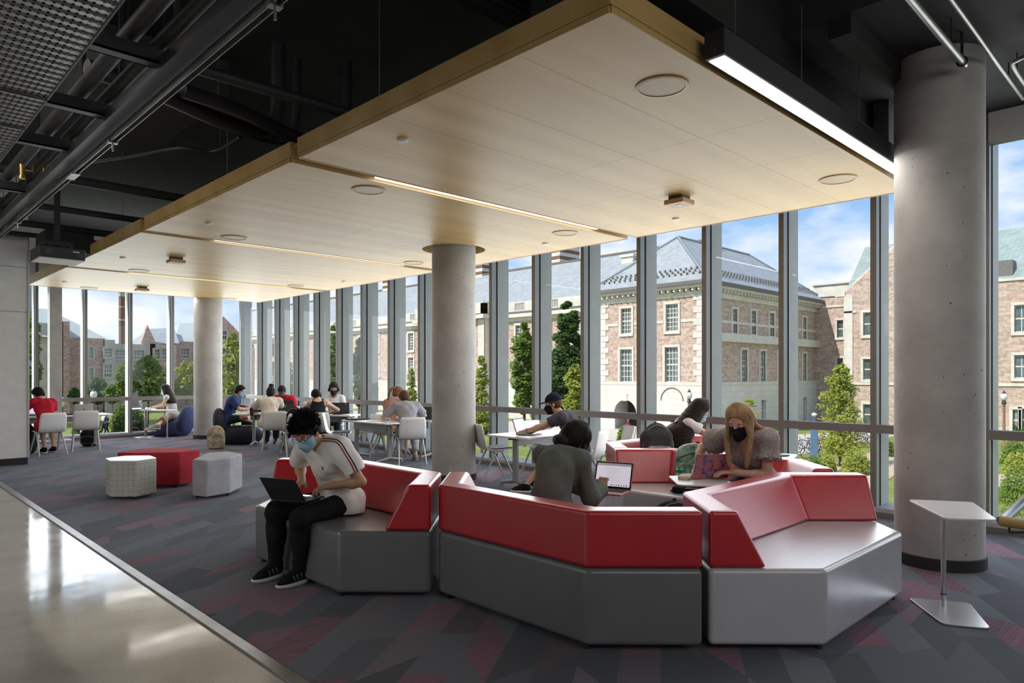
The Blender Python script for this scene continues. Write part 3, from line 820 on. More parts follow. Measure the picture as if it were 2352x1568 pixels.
# right-hand ceiling: conduits, box, hanger, grey duct end
run('steel_conduit', 'conduit', 'thick bright steel conduit ending just before the nearest column', [(4.3, 1.385, 3.93), (6.20, 1.385, 3.93)], .026, 'steel')
run('steel_conduit', 'conduit', 'thin steel conduit passing right of the nearest column', [(4.6, 1.25, 4.02), (7.6, 1.25, 4.02)], .016, 'steel')
run('steel_conduit', 'conduit', 'bent steel conduit leaving the ceiling junction box at the right', bez([(6.35, .98, 4.05), (6.45, 1.0, 3.98), (6.5, 1.10, 3.97), (6.7, 1.16, 3.99), (7.6, 1.16, 3.99)], 5), .016, 'steel')
t = thing('junction_box', 'grey metal junction box on the ceiling at the top right', 'junction box', (6.3, .86, 4.06))
MB().bb((-.1, -.13, -.02), (.1, .13, .09)).build('box', 'steel', t, bevel=.005)
MB().bb((-.11, -.14, -.025), (.11, .14, -.02)).build('cover', 'steel', t)
t = thing('pipe_hanger', 'black clamp hanger holding the thick steel conduit', 'hanger', (6.12, 1.385, 3.93))
MB().cyl((0, 0, .03), (0, 0, .22), .010).build('rod', 'black', t)
MB().tube(arc((0, 0), .034, 0, 2 * math.pi, 14)[:-1], .007, 6, True).build('clamp', 'black', t, rot=(R(90), 0, R(90)))
struct(MB().bb((5.2, 1.86, 4.0), (8.2, 2.02, ZS)).build('ceiling_rib', 'black'))
tag(MB().bb((7.1, 2.2, 3.72), (7.4, 2.34, ZS)).build('duct_end', plain('grey_box', (.13, .13, .135), .6), bevel=.004), 'grey sheet metal box above the end of the hanging light', 'duct box')
t = thing('smoke_detector', 'round detector hanging from the ceiling left of the nearest column', 'detector', (6.9, 2.0, 3.95))
MB().lathe([(.07, .18), (.07, .2), (.001, .2)]).build('plate', 'steel', t); MB().cyl((0, 0, -.35), (0, 0, .18), .006).build('stem', 'darkm', t)
# projector on its black pole
t = thing('projector', 'black ceiling projector with a pale underside on a pole mount', 'projector', (2.02, 10.42, 3.0))
ang = R(0)
MB().bb((-.24, -.27, .012), (.26, .27, .155)).build('body', plain('black_case', (.018, .018, .02), .45), t, bevel=.012)
MB().bb((-.235, -.265, 0), (.255, .265, .012)).build('base_plate', plain('pale_plate', (.55, .55, .52), .5), t, bevel=.006)
MB().bb((-.03, -.03, .155), (.03, .03, 2.0)).build('pole', 'black', t)
MB().bb((-.16, -.12, .19), (.16, .12, .24)).build('mount', 'black', t)
for k_, (x, y) in enumerate(((-.14, -.1), (.14, -.1), (.14, .1), (-.14, .1))): MB().cyl((x, y, .15), (x * .6, y * .6, .26), .012).build('mount_arm', 'black', t)
MB().bb((.12, -.273, .10), (.19, -.27, .112)).build('badge', 'white', t)
MB().bb((-.18, -.276, .05), (-.10, -.27, .11)).build('vent', 'darkm', t); MB().bb((.16, -.276, .03), (.23, -.27, .09)).build('vent', 'darkm', t)
tag(MB().bb((2.25, 12.4, 3.45), (2.9, 13.1, 3.75)).build('fan_coil_box', 'black', bevel=.01), 'black louvred box behind the projector by the wood ceiling edge', 'equipment box')
# ---------------------------------------------------------------- modular hexagonal sofas
HL, HW, HP = .67, .465, 1.135     # half long side, half width, half length to the points
def hexo(d=0.0):
    k = d * .41421; q = d * 1.41421
    return [(-HL + k, -HW + d), (HL - k, -HW + d), (HP - q, 0), (HL - k, HW - d), (-HL + k, HW - d), (-HP + q, 0)]
def sofa(lab, c, rz, seat='grey', wings=True):
    t = thing('lounge_sofa', lab, 'sofa', (c[0], c[1], 0), rz, 'red and grey hexagonal sofas')
    MB().prism(hexo(.008), .035, .468).build('seat_base', seat, t, bevel=.032, seg=4)
    b = MB(); di, dt_ = .33, .165; z0, z1 = .470, .79; s2 = math.sqrt(.5); e = .008
    def path(d):   # the line of the back, d in from the outline
        return [(-HP + d * s2 + e, -d * s2 + e * .2), (-HL + .41421 * d, HW - d), (HL - .41421 * d, HW - d), (HP - d * s2 - e, -d * s2 + e * .2)]
    ob, ot, ib, it = path(e), path(e), path(di), path(dt_)
    vs = [(*p, z0) for p in ob] + [(*p, z1) for p in ot] + [(*p, z0) for p in ib] + [(*p, z1) for p in it]
    fs = []
    for i in range(3):
        fs += [(i + 1, i, 4 + i, 5 + i), (8 + i, 9 + i, 13 + i, 12 + i), (4 + i, 12 + i, 13 + i, 5 + i), (i, i + 1, 9 + i, 8 + i)]
    fs += [(0, 8, 12, 4), (3, 7, 15, 11)]
    b.add(vs, fs).build('backrest', 'red', t, bevel=.024, seg=4)
    for x, y in ((-.62, -.4), (.62, -.4), (.62, .4), (-.62, .4)):
        MB().cyl((x, y, 0), (x, y, .04), .022).build('foot', 'rubber', t)
    return t
SO = [((2.945, 4.95), R(-90), 'grey', 'red and grey sofa where the boy in the white T-shirt sits'),
      ((3.455, 3.145), R(90), 'grey', 'red and grey sofa seen from behind, in the middle of the front'),
      ((4.615, 2.005), 0, 'lgrey', 'sofa with a pale grey seat facing the camera at the right front'),
      ((5.82, 3.33), R(-90), 'lgrey', 'sofa on which the blonde woman sits, its red back towards the windows'),
      ((6.955, 4.465), 0, 'lgrey', 'rearmost sofa by the windows holding the grey backpack')]
for c, rz, st, lab in SO: sofa(lab, c, rz, st)

# ---------------------------------------------------------------- ottomans
def ottoman(lab, poly, h, body, top=None):
    cx = sum(p[0] for p in poly) / len(poly); cy = sum(p[1] for p in poly) / len(poly)
    t = thing('ottoman', lab, 'ottoman', (cx, cy, 0), 0, 'low hexagonal ottomans')
    pl = [(x - cx, y - cy) for x, y in poly]
    if Vector(pl[1]).to_3d().cross(Vector(pl[2]).to_3d()).z < 0: pl = pl[::-1]
    MB().prism(rpoly(pl, .03), .035, h - (.02 if top else 0)).build('body', body, t, bevel=.018, seg=3)
    if top: MB().prism(rpoly(pl, .03), h - .019, h).build('top', top, t, bevel=.004)
    for p in pl[::2]: MB().cyl((p[0] * .8, p[1] * .8, 0), (p[0] * .8, p[1] * .8, .05), .02).build('foot', 'rubber', t)
def m_scallop():
    a = N('scallop_fabric')
    ge = a.n('ShaderNodeNewGeometry'); s = a.n('ShaderNodeSeparateXYZ'); a.l(ge.outputs['Position'], s.inputs[0])
    sn = a.n('ShaderNodeSeparateXYZ'); a.l(ge.outputs['True Normal'], sn.inputs[0])
    u = a.math('SUBTRACT', a.math('MULTIPLY', s.outputs[1], sn.outputs[0]), a.math('MULTIPLY', s.outputs[0], sn.outputs[1]))
    cb = a.n('ShaderNodeCombineXYZ'); a.l(u, cb.inputs[0]); a.l(s.outputs[2], cb.inputs[1])
    vo = a.n('ShaderNodeTexVoronoi', voronoi_dimensions='2D', feature='F1'); vo.inputs['Scale'].default_value = 15; vo.inputs['Randomness'].default_value = .35; a.l(cb.outputs[0], vo.inputs['Vector'])
    ed = a.n('ShaderNodeTexVoronoi', voronoi_dimensions='2D', feature='DISTANCE_TO_EDGE'); ed.inputs['Scale'].default_value = 15; ed.inputs['Randomness'].default_value = .35; a.l(cb.outputs[0], ed.inputs['Vector'])
    l1 = a.math('LESS_THAN', ed.outputs['Distance'], .035)
    d = vo.outputs['Distance']; l2 = a.math('LESS_THAN', a.math('ABSOLUTE', a.math('SUBTRACT', d, .26)), .028)
    a.set(a.mix(a.math('MAXIMUM', l1, a.math('MULTIPLY', l2, .7)), (.50, .50, .47), (.20, .20, .20)), .9, spec=.2); return a.m
def hx(c, L, w, p, rz):
    pts = [(-L, -w), (L, -w), (L + p, 0), (L, w), (-L, w), (-L - p, 0)]
    return [(c[0] + x * math.cos(rz) - y * math.sin(rz), c[1] + x * math.sin(rz) + y * math.cos(rz)) for x, y in pts]
M["scallop"] = m_scallop()
def pz(l, z=0.0): return [tuple(PZ(x, y, z)[:2]) for x, y in l]
ottoman('ottoman in white scallop pattern fabric with a white top, front left of the three', pz([(242, 1052), (252, 1057.5), (312, 1057.5), (360, 1051), (345, 1045.5), (288, 1046)], .49), .49, 'scallop', 'top')
ottoman('long red felt ottoman behind the other two', pz([(268, 1039), (300, 1040), (412, 1038), (460, 1032), (425, 1028.5), (330, 1029.5)], .49), .49, 'redfab')
ottoman('grey felt ottoman right of the red one', pz([(441, 1055), (474, 1057.5), (529, 1051), (557, 1041), (526, 1036), (478, 1039)], .49), .49, 'greyfab')

# ---------------------------------------------------------------- stacking chairs
def chair_parts(t):
    prof = [(.235, .448), (.20, .455), (.10, .452), (0, .446), (-.10, .445), (-.165, .455), (-.20, .485), (-.222, .54), (-.238, .62), (-.254, .70), (-.27, .78), (-.278, .825)]
    hw = [.19, .215, .225, .228, .23, .23, .232, .234, .234, .232, .222, .20]
    n = 12; vs, fs = [], []
    for (y, z), w_ in zip(prof, hw):
        for k in range(n + 1):
            u = 2 * k / n - 1
            dish = (1 - u * u)
            if z > .5: vs.append((u * w_, y - .022 * dish, z))
            else: vs.append((u * w_, y, z - .014 * dish))
    for i in range(len(prof) - 1):
        for k in range(n):
            a = i * (n + 1) + k; fs.append((a, a + 1, a + n + 2, a + n + 1))
    o = MB().add(vs, fs).build('seat_shell', 'shell', t, smooth=True)
    m = o.modifiers.new('thick', 'SOLIDIFY'); m.thickness = .012; m.offset = -1
    vs = []
    for i in range(5):
        y, z = prof[i]
        for k in range(n + 1):
            u = 2 * k / n - 1; vs.append((u * hw[i] * .94, y * .95, z - .014 * (1 - u * u) + .016))
    fs = [(i * (n + 1) + k, i * (n + 1) + k + 1, (i + 1) * (n + 1) + k + 1, (i + 1) * (n + 1) + k) for i in range(4) for k in range(n)]
    o = MB().add(vs, fs).build('seat_pad', 'pad', t, smooth=True)
    m = o.modifiers.new('thick', 'SOLIDIFY'); m.thickness = .016; m.offset = -1
    for sx in (-1, 1):
        x0 = .205 * sx
        for y1 in (.25, -.27):
            b = MB(); a = Vector((x0, .0 + .04 * (1 if y1 > 0 else -1), .435)); c = Vector((x0 + .035 * sx, y1, 0))
            b.tube([a, a.lerp(c, .5), c], [.019, .016, .011], 8)
            b.build('leg', 'chleg', t, smooth='angle')
    MB().cyl((-.205, .0, .43), (.205, .0, .43), .014).bb((-.22, -.075, .42), (-.19, .075, .445)).bb((.19, -.075, .42), (.22, .075, .445)).build('under_frame', 'chleg', t, smooth='angle')
    return t
chair0 = None
def chair(x, y, rz, lab, scale=1.0):
    """rz: the way the chair faces, degrees from +x"""
    global chair0
    a = R(rz - 90)
    if chair0 is None:
        chair0 = chair_parts(thing('stacking_chair', lab, 'chair', (x, y, 0), a, 'white stacking chairs')); return chair0
    return dup(chair0, (x, y, 0), a, lab)
# around the window table of the capped reader
chair(7.05, 7.62, -22, 'empty white chair left of the window table, seat side on')
chair(7.95, 6.10, 150, 'white chair at the right end of the window table, behind the green sweater')
chair(7.95, 7.45, 262, 'white chair behind the window table, partly hidden by the purple laptop')
chair(7.10, 5.92, 110, 'white chair under the man in the dark cap')
# the table by the middle column
chair(7.19, 9.93, 64, 'white chair holding the man in the grey T-shirt, back to the camera')
chair(7.40, 10.90, 18, 'white chair under the woman with the ponytail')
chair(6.85, 11.78, 325, 'white chair with a dark pad turned side on before the middle table')
chair(6.80, 12.45, 58, 'white chair holding the woman in the black tank top')
chair(7.55, 11.75, 110, 'empty white chair behind the middle table beside the ponytail woman')
chair(7.92, 11.55, 80, 'second empty white chair behind the middle table, right of the first')
chair(7.86, 13.74, 235, 'white chair under the masked woman with headphones')
# left of the middle table
chair(6.42, 13.52, 62, 'white chair holding the student with the hair bun')
chair(6.62, 13.05, 55, 'white chair carrying the black and blue backpack')
chair(6.32, 12.45, 80, 'white chair just behind the head of the boy in front')
chair(7.42, 15.05, 225, 'white chair under the student behind the dark laptop')
# by the left wall
chair(2.95, 15.95, 98, 'white chair holding the reader in the red T-shirt')
chair(3.66, 16.30, 80, 'empty white chair right of the red shirt reader')

# ---------------------------------------------------------------- tables
def table(lab, c, rz, L=1.4, Wd=.70, h=.72, lf=.36):
    t = thing('folding_table', lab, 'table', (c[0], c[1], 0), R(rz), 'white folding tables')
    MB().prism(rpoly([(-L / 2, -Wd / 2), (L / 2, -Wd / 2), (L / 2, Wd / 2), (-L / 2, Wd / 2)], .05), h - .026, h).build('tabletop', 'top', t, bevel=.004)
    for sx in (-1, 1):
        x = sx * L * lf
        MB().bb((x - .028, -.04, .07), (x + .028, .04, h - .06)).build('leg', 'tleg', t, bevel=.012)
        MB().tube([(x, -.28, .05), (x, -.1, .075), (x, 0, .10), (x, .1, .075), (x, .28, .05)], [.02, .028, .036, .028, .02], 8).build('foot', 'tleg', t, smooth='angle')
        for y in (-.27, .27): MB().cyl((x - .012, y, .026), (x + .012, y, .026), .026, n=14).build('caster', 'tleg', t)
        MB().bb((x - .16, -.06, h - .05), (x + .16, -.02, h - .027)).build('hinge_bracket', 'rubber', t)
    MB().bb((-L * .34, .06, h - .16), (L * .34, .085, h - .03)).build('modesty_panel', 'tleg', t)
    return t
table('white folding table by the windows with the purple laptop', (7.18, 6.80), 0, 1.35, .82)
table('white folding table beside the middle column with folders and a water bottle', (6.93, 10.72), 92, 1.40, .44)
table('white table against the glass right of the man in grey', (7.93, 10.75), 90, 1.4, .40)
table('white folding table of the woman in the black tank top', (7.40, 13.18), -55, 1.3, .55)
table('white folding table of the student with the hair bun', (6.93, 14.48), -39, 1.75, .66, lf=.29)
table('white folding table in front of the red shirt reader', (3.35, 16.85), 2, 1.75, .70)
def side_table(lab, top, h, post, base, mtop='top'):
    cx, cy = post
    t = thing('side_table', lab, 'side table', (cx, cy, 0), 0, 'small side tables')
    f = lambda pl: rpoly([(x - cx, y - cy) for x, y in pl], .045, 5)
    def ccw(p): return p if sum(p[i - 1][0] * p[i][1] - p[i][0] * p[i - 1][1] for i in range(len(p))) > 0 else p[::-1]
    MB().prism(ccw(f(top)), h - .014, h).build('tabletop', mtop, t, bevel=.004, seg=3)
    MB().cyl((0, 0, .012), (0, 0, h - .012), .016, n=20).build('post', 'brushed', t, smooth='angle')
    MB().prism(ccw(f(base)), 0.0, .012).build('base_plate', 'brushed', t, bevel=.003)
    MB().cyl((0, 0, .085), (0, 0, .093), .018, n=20).build('collar', 'darkm', t)
    return t
tp = [tuple(PZ(x, y, .69)[:2]) for x, y in ((2086, 1146), (2172, 1189), (2292, 1193), (2234, 1152))]
bs = [tuple(PZ(x, y, .01)[:2]) for x, y in ((2086, 1372), (2165, 1432), (2276, 1443), (2226, 1384))]
side_table('white topped side table with a brushed steel foot beside the nearest column', tp, .69, tuple(PZ(2167, 1390, .01)[:2]), bs)
def rot(pl, c, a): return [(c[0] + x * math.cos(R(a)) - y * math.sin(R(a)), c[1] + x * math.sin(R(a)) + y * math.cos(R(a))) for x, y in pl]
QD = [(-.26, -.2), (.26, -.16), (.3, .14), (-.22, .2)]
c = PZ(1610, 1103, .66)
side_table('small side table under the floral laptop inside the sofa ring', rot([(-.30, -.26), (.28, -.2), (.26, .24), (-.24, .22)], c, 40), .66, (c.x + .18, c.y - .02), rot([(-.2, -.2), (.22, -.2), (.22, .2), (-.2, .2)], (c.x + .1, c.y), 40))
side_table('white side table behind the red back at the right, holding a black laptop', rot([(-.32, -.28), (.3, -.22), (.3, .26), (-.28, .24)], (7.05, 3.35), 10), .70, (7.05, 3.35), rot(QD, (7.05, 3.35), 10))
# round pedestal table and laptop table of the reading woman
t = thing('round_table', 'round white pedestal table left of the reading woman', 'table', tuple(PZ(335, 1003, 0)), 0)
MB().lathe([(.30, .70), (.31, .712), (.30, .722), (.001, .722)], n=40).lathe([(.001, .70), (.30, .70)], n=40).build('tabletop', 'top', t, smooth='angle')
MB().lathe([(.28, 0), (.27, .012), (.03, .02), (.001, .02)], n=40).build('base_plate', 'brushed', t, smooth='angle'); MB().cyl((0, 0, .015), (0, 0, .705), .036, n=20).build('post', 'tleg', t, smooth='angle')
c = PZ(384, 1006, 0); ct = PZ(366, 941, .735)
side_table('slim laptop table pulled over the lap of the reading woman', rot([(-.36, -.2), (.34, -.2), (.34, .2), (-.36, .2)], (ct.x, ct.y), -44), .735, (c.x, c.y), rot([(-.42, -.14), (.14, -.14), (.14, .14), (-.42, .14)], c, -44))

# ---------------------------------------------------------------- soft lounge chairs
def bean(lab, c, yaw, mat, s=1.0):
    t = thing('lounge_chair', lab, 'lounge chair', (c[0], c[1], 0), 0, 'soft felt lounge chairs')
    f = Vector((math.cos(R(yaw)), math.sin(R(yaw)), 0)); l = Vector((-f.y, f.x, 0)); u = Vector((0, 0, 1)); o = Vector((c[0], c[1], 0))
    d = SDF(.02); d.ell(o + u * .19 * s + f * .06 * s, (.50 * s, .46 * s, .26 * s), (f, l, u), .05); d.rbox(o + u * .16 * s + f * .05, (.36 * s, .34 * s, .16 * s), (f, l, u), .12, .12); d.clips = [((0, 0, .005), (0, 0, -1)), ((0, 0, .43 * s), (0, 0, 1))]
    d.build('seat_cushion', mat, t, 3)
    k = (u * .97 - f * .22).normalized(); nf = k.cross(l).normalized()
    d = SDF(.02); d.ell(o - f * .37 * s + u * .42 * s, (.17 * s, .40 * s, .44 * s), (nf, l, k), .05); d.clips = [((0, 0, .02), (0, 0, -1))]
    d.build('backrest', mat, t, 3)
    MB().tube([o * 0 + l * (.40 * s * math.cos(a)) + f * (.06 * s + .46 * s * math.sin(a)) + u * .20 * s for a in [math.pi * 2 * k_ / 24 for k_ in range(24)]], .006, 5, True).build('seam', mat, t)
    return t
c = PZ(402, 1001, 0); bean('blue felt lounge chair under the reading woman', (c.x, c.y + .1), 133, 'navy', .92)
c = PZ(548, 1018, 0); bean('dark felt lounge chair holding the cross legged boy', (c.x, c.y), -35, 'ink', .95)
# ---------------------------------------------------------------- handrail in the right corner
t = thing('handrail', 'steel handrail with a wooden cap in the lower right corner', 'handrail', (0, 0, 0))
A_, B_ = PZ(2300, 1196, .80), PZ(2410, 1214, .80)
MB().tube([A_, A_.lerp(B_, .3), B_], [.027, .027, .027], 16).build('wood_cap', 'rail', t, smooth='angle')
C_ = PD(2420, 1075, A_.y * CA + A_.x * SA + .25)
MB().tube([A_ + Vector((0.0, .0, .0)), PD(2352, 1150, 3.78), PD(2440, 1060, 3.95)], .024, 16).build('steel_rail', 'brushed', t, smooth='angle')
q = PZ(2318, 1200, .76)
MB().tube([q + Vector((0, 0, .015)), q + Vector((0, 0, -.05)), q + Vector((.22, -.2, -.05))], .008, 8).build('bracket', 'black', t)
MB().cyl((B_.x, B_.y, 0), (B_.x, B_.y, .79), .02).build('post', 'darkm', t)
# ---------------------------------------------------------------- people
for k_, c_ in dict(skinA=(.48, .27, .165), skinB=(.56, .34, .235), skinC=(.085, .045, .028), skinD=(.62, .38, .27), skinE=(.33, .18, .105)).items(): M[k_] = m_skin('skin_tone_' + k_[-1].lower(), c_)
for k_, c_ in dict(h_black=(.010, .009, .009), h_dark=(.022, .014, .010), h_brown=(.075, .042, .022), h_blond=(.33, .215, .11), h_auburn=(.14, .06, .026)).items(): M[k_] = m_hair('hair_' + k_[2:], c_)
M.update(c_white=m_cloth('white_jersey', (.82, .81, .79), .05), c_blackpant=m_cloth('black_twill', (.014, .014, .015), .2), c_green=m_cloth('sage_fleece', (.125, .14, .125), .15), c_red=m_cloth('red_jersey', (.46, .015, .035)), c_navy=m_cloth('navy_jersey', (.030, .05, .16)),
         c_cream=m_cloth('cream_jersey', (.60, .54, .46), .07), c_grey=m_cloth('heather_jersey', (.27, .27, .29)), c_dgrey=m_cloth('dark_heather_jersey', (.075, .075, .085)), c_tank=m_cloth('black_tank', (.012, .013, .015)), c_khaki=m_cloth('khaki_twill', (.28, .20, .13)), c_dark=m_cloth('dark_shorts', (.022, .026, .045)),
         c_sweat=m_cloth('grey_sweatpant', (.42, .42, .42)), c_plaid=m_speckle('rust_plaid', (.38, .19, .145), (.20, .09, .07), 45, .3), c_wblouse=m_cloth('white_blouse', (.66, .65, .64), .06),
         c_floral=m_speckle('tiny_floral_chiffon', (.40, .37, .38), (.05, .045, .05), 170, .42, .85, (.32, .24, .24)), c_dress=m_speckle('floral_sundress', (.012, .011, .012), (.55, .44, .40), 60, .42), c_lace=m_speckle('white_eyelet', (.62, .61, .62), (.38, .38, .42), 70, .3),
         mask_b=m_cloth('pale_blue_mask', (.33, .56, .68), .06), mask_k=m_cloth('black_mask', (.012, .012, .014)), mask_p=m_cloth('plum_mask', (.03, .018, .03)), capm=m_cloth('navy_cap', (.012, .012, .03)), shoe_k=m_cloth('black_knit_shoe', (.012, .012, .013)), shoe_g=m_cloth('grey_knit_shoe', (.36, .35, .33)), sole=plain('white_sole', (.66, .66, .63), .6), solebr=plain('tan_sole', (.30, .22, .15), .7),
         eyew=plain('eye_white', (.7, .68, .66), .2), iris=plain('dark_iris', (.02, .012, .008), .15), frame=plain('dark_eyeglass_frame', (.03, .012, .01), .3), lens=m_glass(), elastic=plain('mask_loop', (.62, .66, .68), .8), teal=plain('teal_stripe', (.05, .16, .20), .6), redst=plain('red_stripe', (.35, .02, .03), .8), navyst=plain('navy_stripe', (.012, .014, .03), .8))
def V(*a): return Vector(a)
UP = V(0, 0, 1)
def ik(a, t, l1, l2, hint):
    d = t - a; L = min(d.length, (l1 + l2) * .995); d.normalize(); t = a + d * L
    x = (l1 * l1 - l2 * l2 + L * L) / (2 * L); hh = math.sqrt(max(0, l1 * l1 - x * x))
    n = hint - d * hint.dot(d); n.normalize()
    return a + d * x + n * hh, t
from mathutils.bvhtree import BVHTree
def on_cloth(P, ob, pts, width, mat, name, side):
    W_ = Matrix.Translation(P.root.location); tr = BVHTree.FromPolygons([v.co.copy() for v in ob.data.vertices], [tuple(p.vertices) for p in ob.data.polygons])
    row = []
    for i, p in enumerate(pts):
        q, n, _, _ = tr.find_nearest(p - P.root.location); row.append((q, n))
    vs, fs = [], []
    for i, (q, n) in enumerate(row):
        d = (row[min(i + 1, len(row) - 1)][0] - row[max(i - 1, 0)][0]).normalized(); sd = n.cross(d).normalized()
        for t in (-1, 1):
            e = q + sd * (side + t * width / 2); e2, n2, _, _ = tr.find_nearest(e); vs.append(e2 + n2 * .0022)
    for i in range(len(row) - 1): fs.append((2 * i, 2 * i + 2, 2 * i + 3, 2 * i + 1))
    o = MB().add(vs, fs).build(name, mat, ob, smooth=True); m_ = o.modifiers.new('thick', 'SOLIDIFY'); m_.thickness = .001; m_.offset = 0
class Person:
    def __init__(s, label, pel, yaw, lean=18, curl=16, hp=30, hyaw=0, hroll=0, sc=1.0, h=.009, skin='skinA', fem=False, LH=None, RH=None, LE=None, RE=None, LF=None, RF=None, LK=None, RK=None,
                 LD=None, RD=None, fcurl=.5, sz=None, group=None, twist=0, legs=True, hands=True):
        s.h, s.sc, s.skin, s.fem = h, sc, skin, fem
        f = V(math.cos(R(yaw)), math.sin(R(yaw)), 0); l = V(-f.y, f.x, 0); s.f, s.l = f, l
        s.root = thing('person', label, 'person', (pel[0], pel[1], 0), 0, group)
        pel = V(*pel); s.pel = pel
        dr = lambda a: UP * math.cos(R(a)) + f * math.sin(R(a)); s.dr = dr
        s.waist = pel + dr(lean * .5) * .19 * sc; s.chest = s.waist + dr(lean + curl * .3) * .17 * sc; s.neck = s.chest + dr(lean + curl) * .175 * sc
        ft = (f * math.cos(R(twist)) + l * math.sin(R(twist))); lt = V(-ft.y, ft.x, 0); s.ft, s.lt = ft, lt
        s.cu = dr(lean + curl * .5); s.cf = lt.cross(s.cu).normalized(); s.cf = s.cf if s.cf.dot(f) > 0 else -s.cf
        s.lean, s.curl = lean, curl
        w = (.165 if fem else .185) * sc; s.shw = w
        sc_ = s.neck - dr(lean + curl) * .045 * sc
        s.S = {1: sc_ + lt * w, -1: sc_ - lt * w}
        # head
        hf0 = (f * math.cos(R(hyaw)) + l * math.sin(R(hyaw))); s.hf = (hf0 * math.cos(R(hp)) - UP * math.sin(R(hp))).normalized()
        s.hl = V(-hf0.y, hf0.x, 0); s.hu = s.hf.cross(s.hl).normalized()
        if hroll:
            q = Matrix.Rotation(R(hroll), 3, s.hf); s.hl = q @ s.hl; s.hu = q @ s.hu
        s.hc = s.neck + dr(lean + curl + hp * .25) * .10 * sc + s.hu * .075 * sc + s.hf * .025 * sc
        # arms and legs
        s.E, s.Wr, s.Hd = {}, {}, {}
        for k, T, hint, D in ((1, LH, LE, LD), (-1, RH, RE, RD)):
            if T is None: T = s.S[k] - UP * .42 * sc + f * .28 * sc
            hint = V(*hint) if hint is not None else (s.l * k * .6 - UP - f * .35)
            s.E[k], s.Wr[k] = ik(s.S[k], V(*T), .285 * sc, .255 * sc, hint)
            d = (s.Wr[k] - s.E[k]).normalized()
            s.Hd[k] = (d * .55 + V(*D)).normalized() if D is not None else d
        s.Hp = {1: pel + l * .09 * sc, -1: pel - l * .09 * sc}; s.K, s.A = {}, {}
        for k, T, hint in ((1, LF, LK), (-1, RF, RK)):
            if T is None: T = pel + f * .42 * sc + l * k * .1 - UP * (pel.z - .10)
            hint = V(*hint) if hint is not None else (UP + f * .3)
            s.K[k], s.A[k] = ik(s.Hp[k], V(*T), .44 * sc, .42 * sc, hint)
        s.legs, s.hands, s.fcurl = legs, hands, fcurl
        s.body()
    def H(s, x, y, z): return s.hc + (s.hf * x + s.hl * y + s.hu * z) * s.sc
    @property
    def hfr(s): return (s.hf, s.hl, s.hu)
    def torso(s, S, o=0.0):
        sc = s.sc; fem = s.fem; tf = (s.f, s.l, UP); cfr = (s.cf, s.lt, s.cu)
        S.ell(s.pel + UP * .02, (.125 * sc + o, (.175 if fem else .17) * sc + o, .125 * sc + o), tf, .04)
        S.ell(s.waist, (.10 * sc + o, (.125 if fem else .145) * sc + o, .15 * sc + o), (s.f, s.l, UP), .05)
        S.ell(s.chest + s.cu * .02, (.115 * sc + o, (.145 if fem else .165) * sc + o, .17 * sc + o), cfr, .05)
        a, b = s.S[1], s.S[-1]
        S.cc(a.lerp(b, .08), a.lerp(b, .92), .058 * sc + o, None, .05)
        for k in (1, -1): S.cc(s.neck - s.cu * .005 + s.lt * k * .035 * sc, s.S[k] + s.cu * .012, .045 * sc + o, .045 * sc + o, .04)
        if fem:
            for k in (1, -1): S.ell(s.chest + s.cf * .085 * sc + s.lt * k * .07 * sc + s.cu * .0, (.06 * sc + o, .065 * sc + o, .065 * sc + o), cfr, .03)
    def headp(s, S, o=0.0, detail=True):
        sc = s.sc; F_ = s.hfr
        S.ell(s.H(-.012, 0, .035), (.100 * sc + o, .078 * sc + o, .094 * sc + o), F_, .02)
        S.ell(s.H(.030, 0, -.030), (.064 * sc + o, .062 * sc + o, .088 * sc + o), F_, .02)
        S.ell(s.H(.050, 0, -.086), (.040 * sc + o, .040 * sc + o, .032 * sc + o), F_, .03)
        if not detail: return
        for k in (1, -1):
            S.ell(s.H(.085, .033 * k, .012), (.016 * sc, .019 * sc, .011 * sc), F_, .012, 's')
            S.ell(s.H(.0765, .033 * k, .0175), (.0135 * sc, .017 * sc, .009 * sc), F_, .006)
            S.ell(s.H(-.002, .080 * k, -.006), (.020 * sc, .010 * sc, .031 * sc), F_, .008)
            S.cc(s.H(.090, .018 * k, .026), s.H(.082, .048 * k, .028), .008 * sc, .006 * sc, .012)
        S.cc(s.H(.092, 0, .012), s.H(.112, 0, -.028), .009 * sc, .013 * sc, .012)
        S.ell(s.H(.100, 0, -.035), (.014 * sc, .018 * sc, .009 * sc), F_, .008)
        S.ell(s.H(.090, 0, -.060), (.010 * sc, .024 * sc, .006 * sc), F_, .006); S.ell(s.H(.087, 0, -.071), (.011 * sc, .021 * sc, .007 * sc), F_, .006)
    def hand(s, S, k):
        sc = s.sc; W_, d = s.Wr[k], s.Hd[k]
        n = -(UP - d * UP.dot(d)).normalized(); a = d.cross(n).normalized()
        a = a if a.dot(s.l) * k < 0 else -a     # thumbs point inwards
        fr = (d, a, n)
        S.rbox(W_ + d * .045 * sc, (.048 * sc, .040 * sc, .014 * sc), fr, .013 * sc, .012)
        S.cc(s.E[k].lerp(W_, .85), W_ + d * .03 * sc, .026 * sc, .022 * sc, .02)
        for i, (o, L) in enumerate(((.030, .070), (.010, .080), (-.010, .075), (-.030, .060))):
            p = W_ + (d * .086 + a * o) * sc; c = s.fcurl * (1 + .12 * i)
            dd = (d + a * o * 1.2).normalized(); pts = [p]
            for j, fr_ in enumerate((.45, .32, .23)):
                ang = c * (.55, .75, .6)[j]; dd = (dd * math.cos(ang) + n * math.sin(ang)).normalized(); p = p + dd * L * fr_ * sc; pts.append(p)
            S.chain(pts, [.0092 * sc, .0086 * sc, .008 * sc, .0068 * sc], .005)
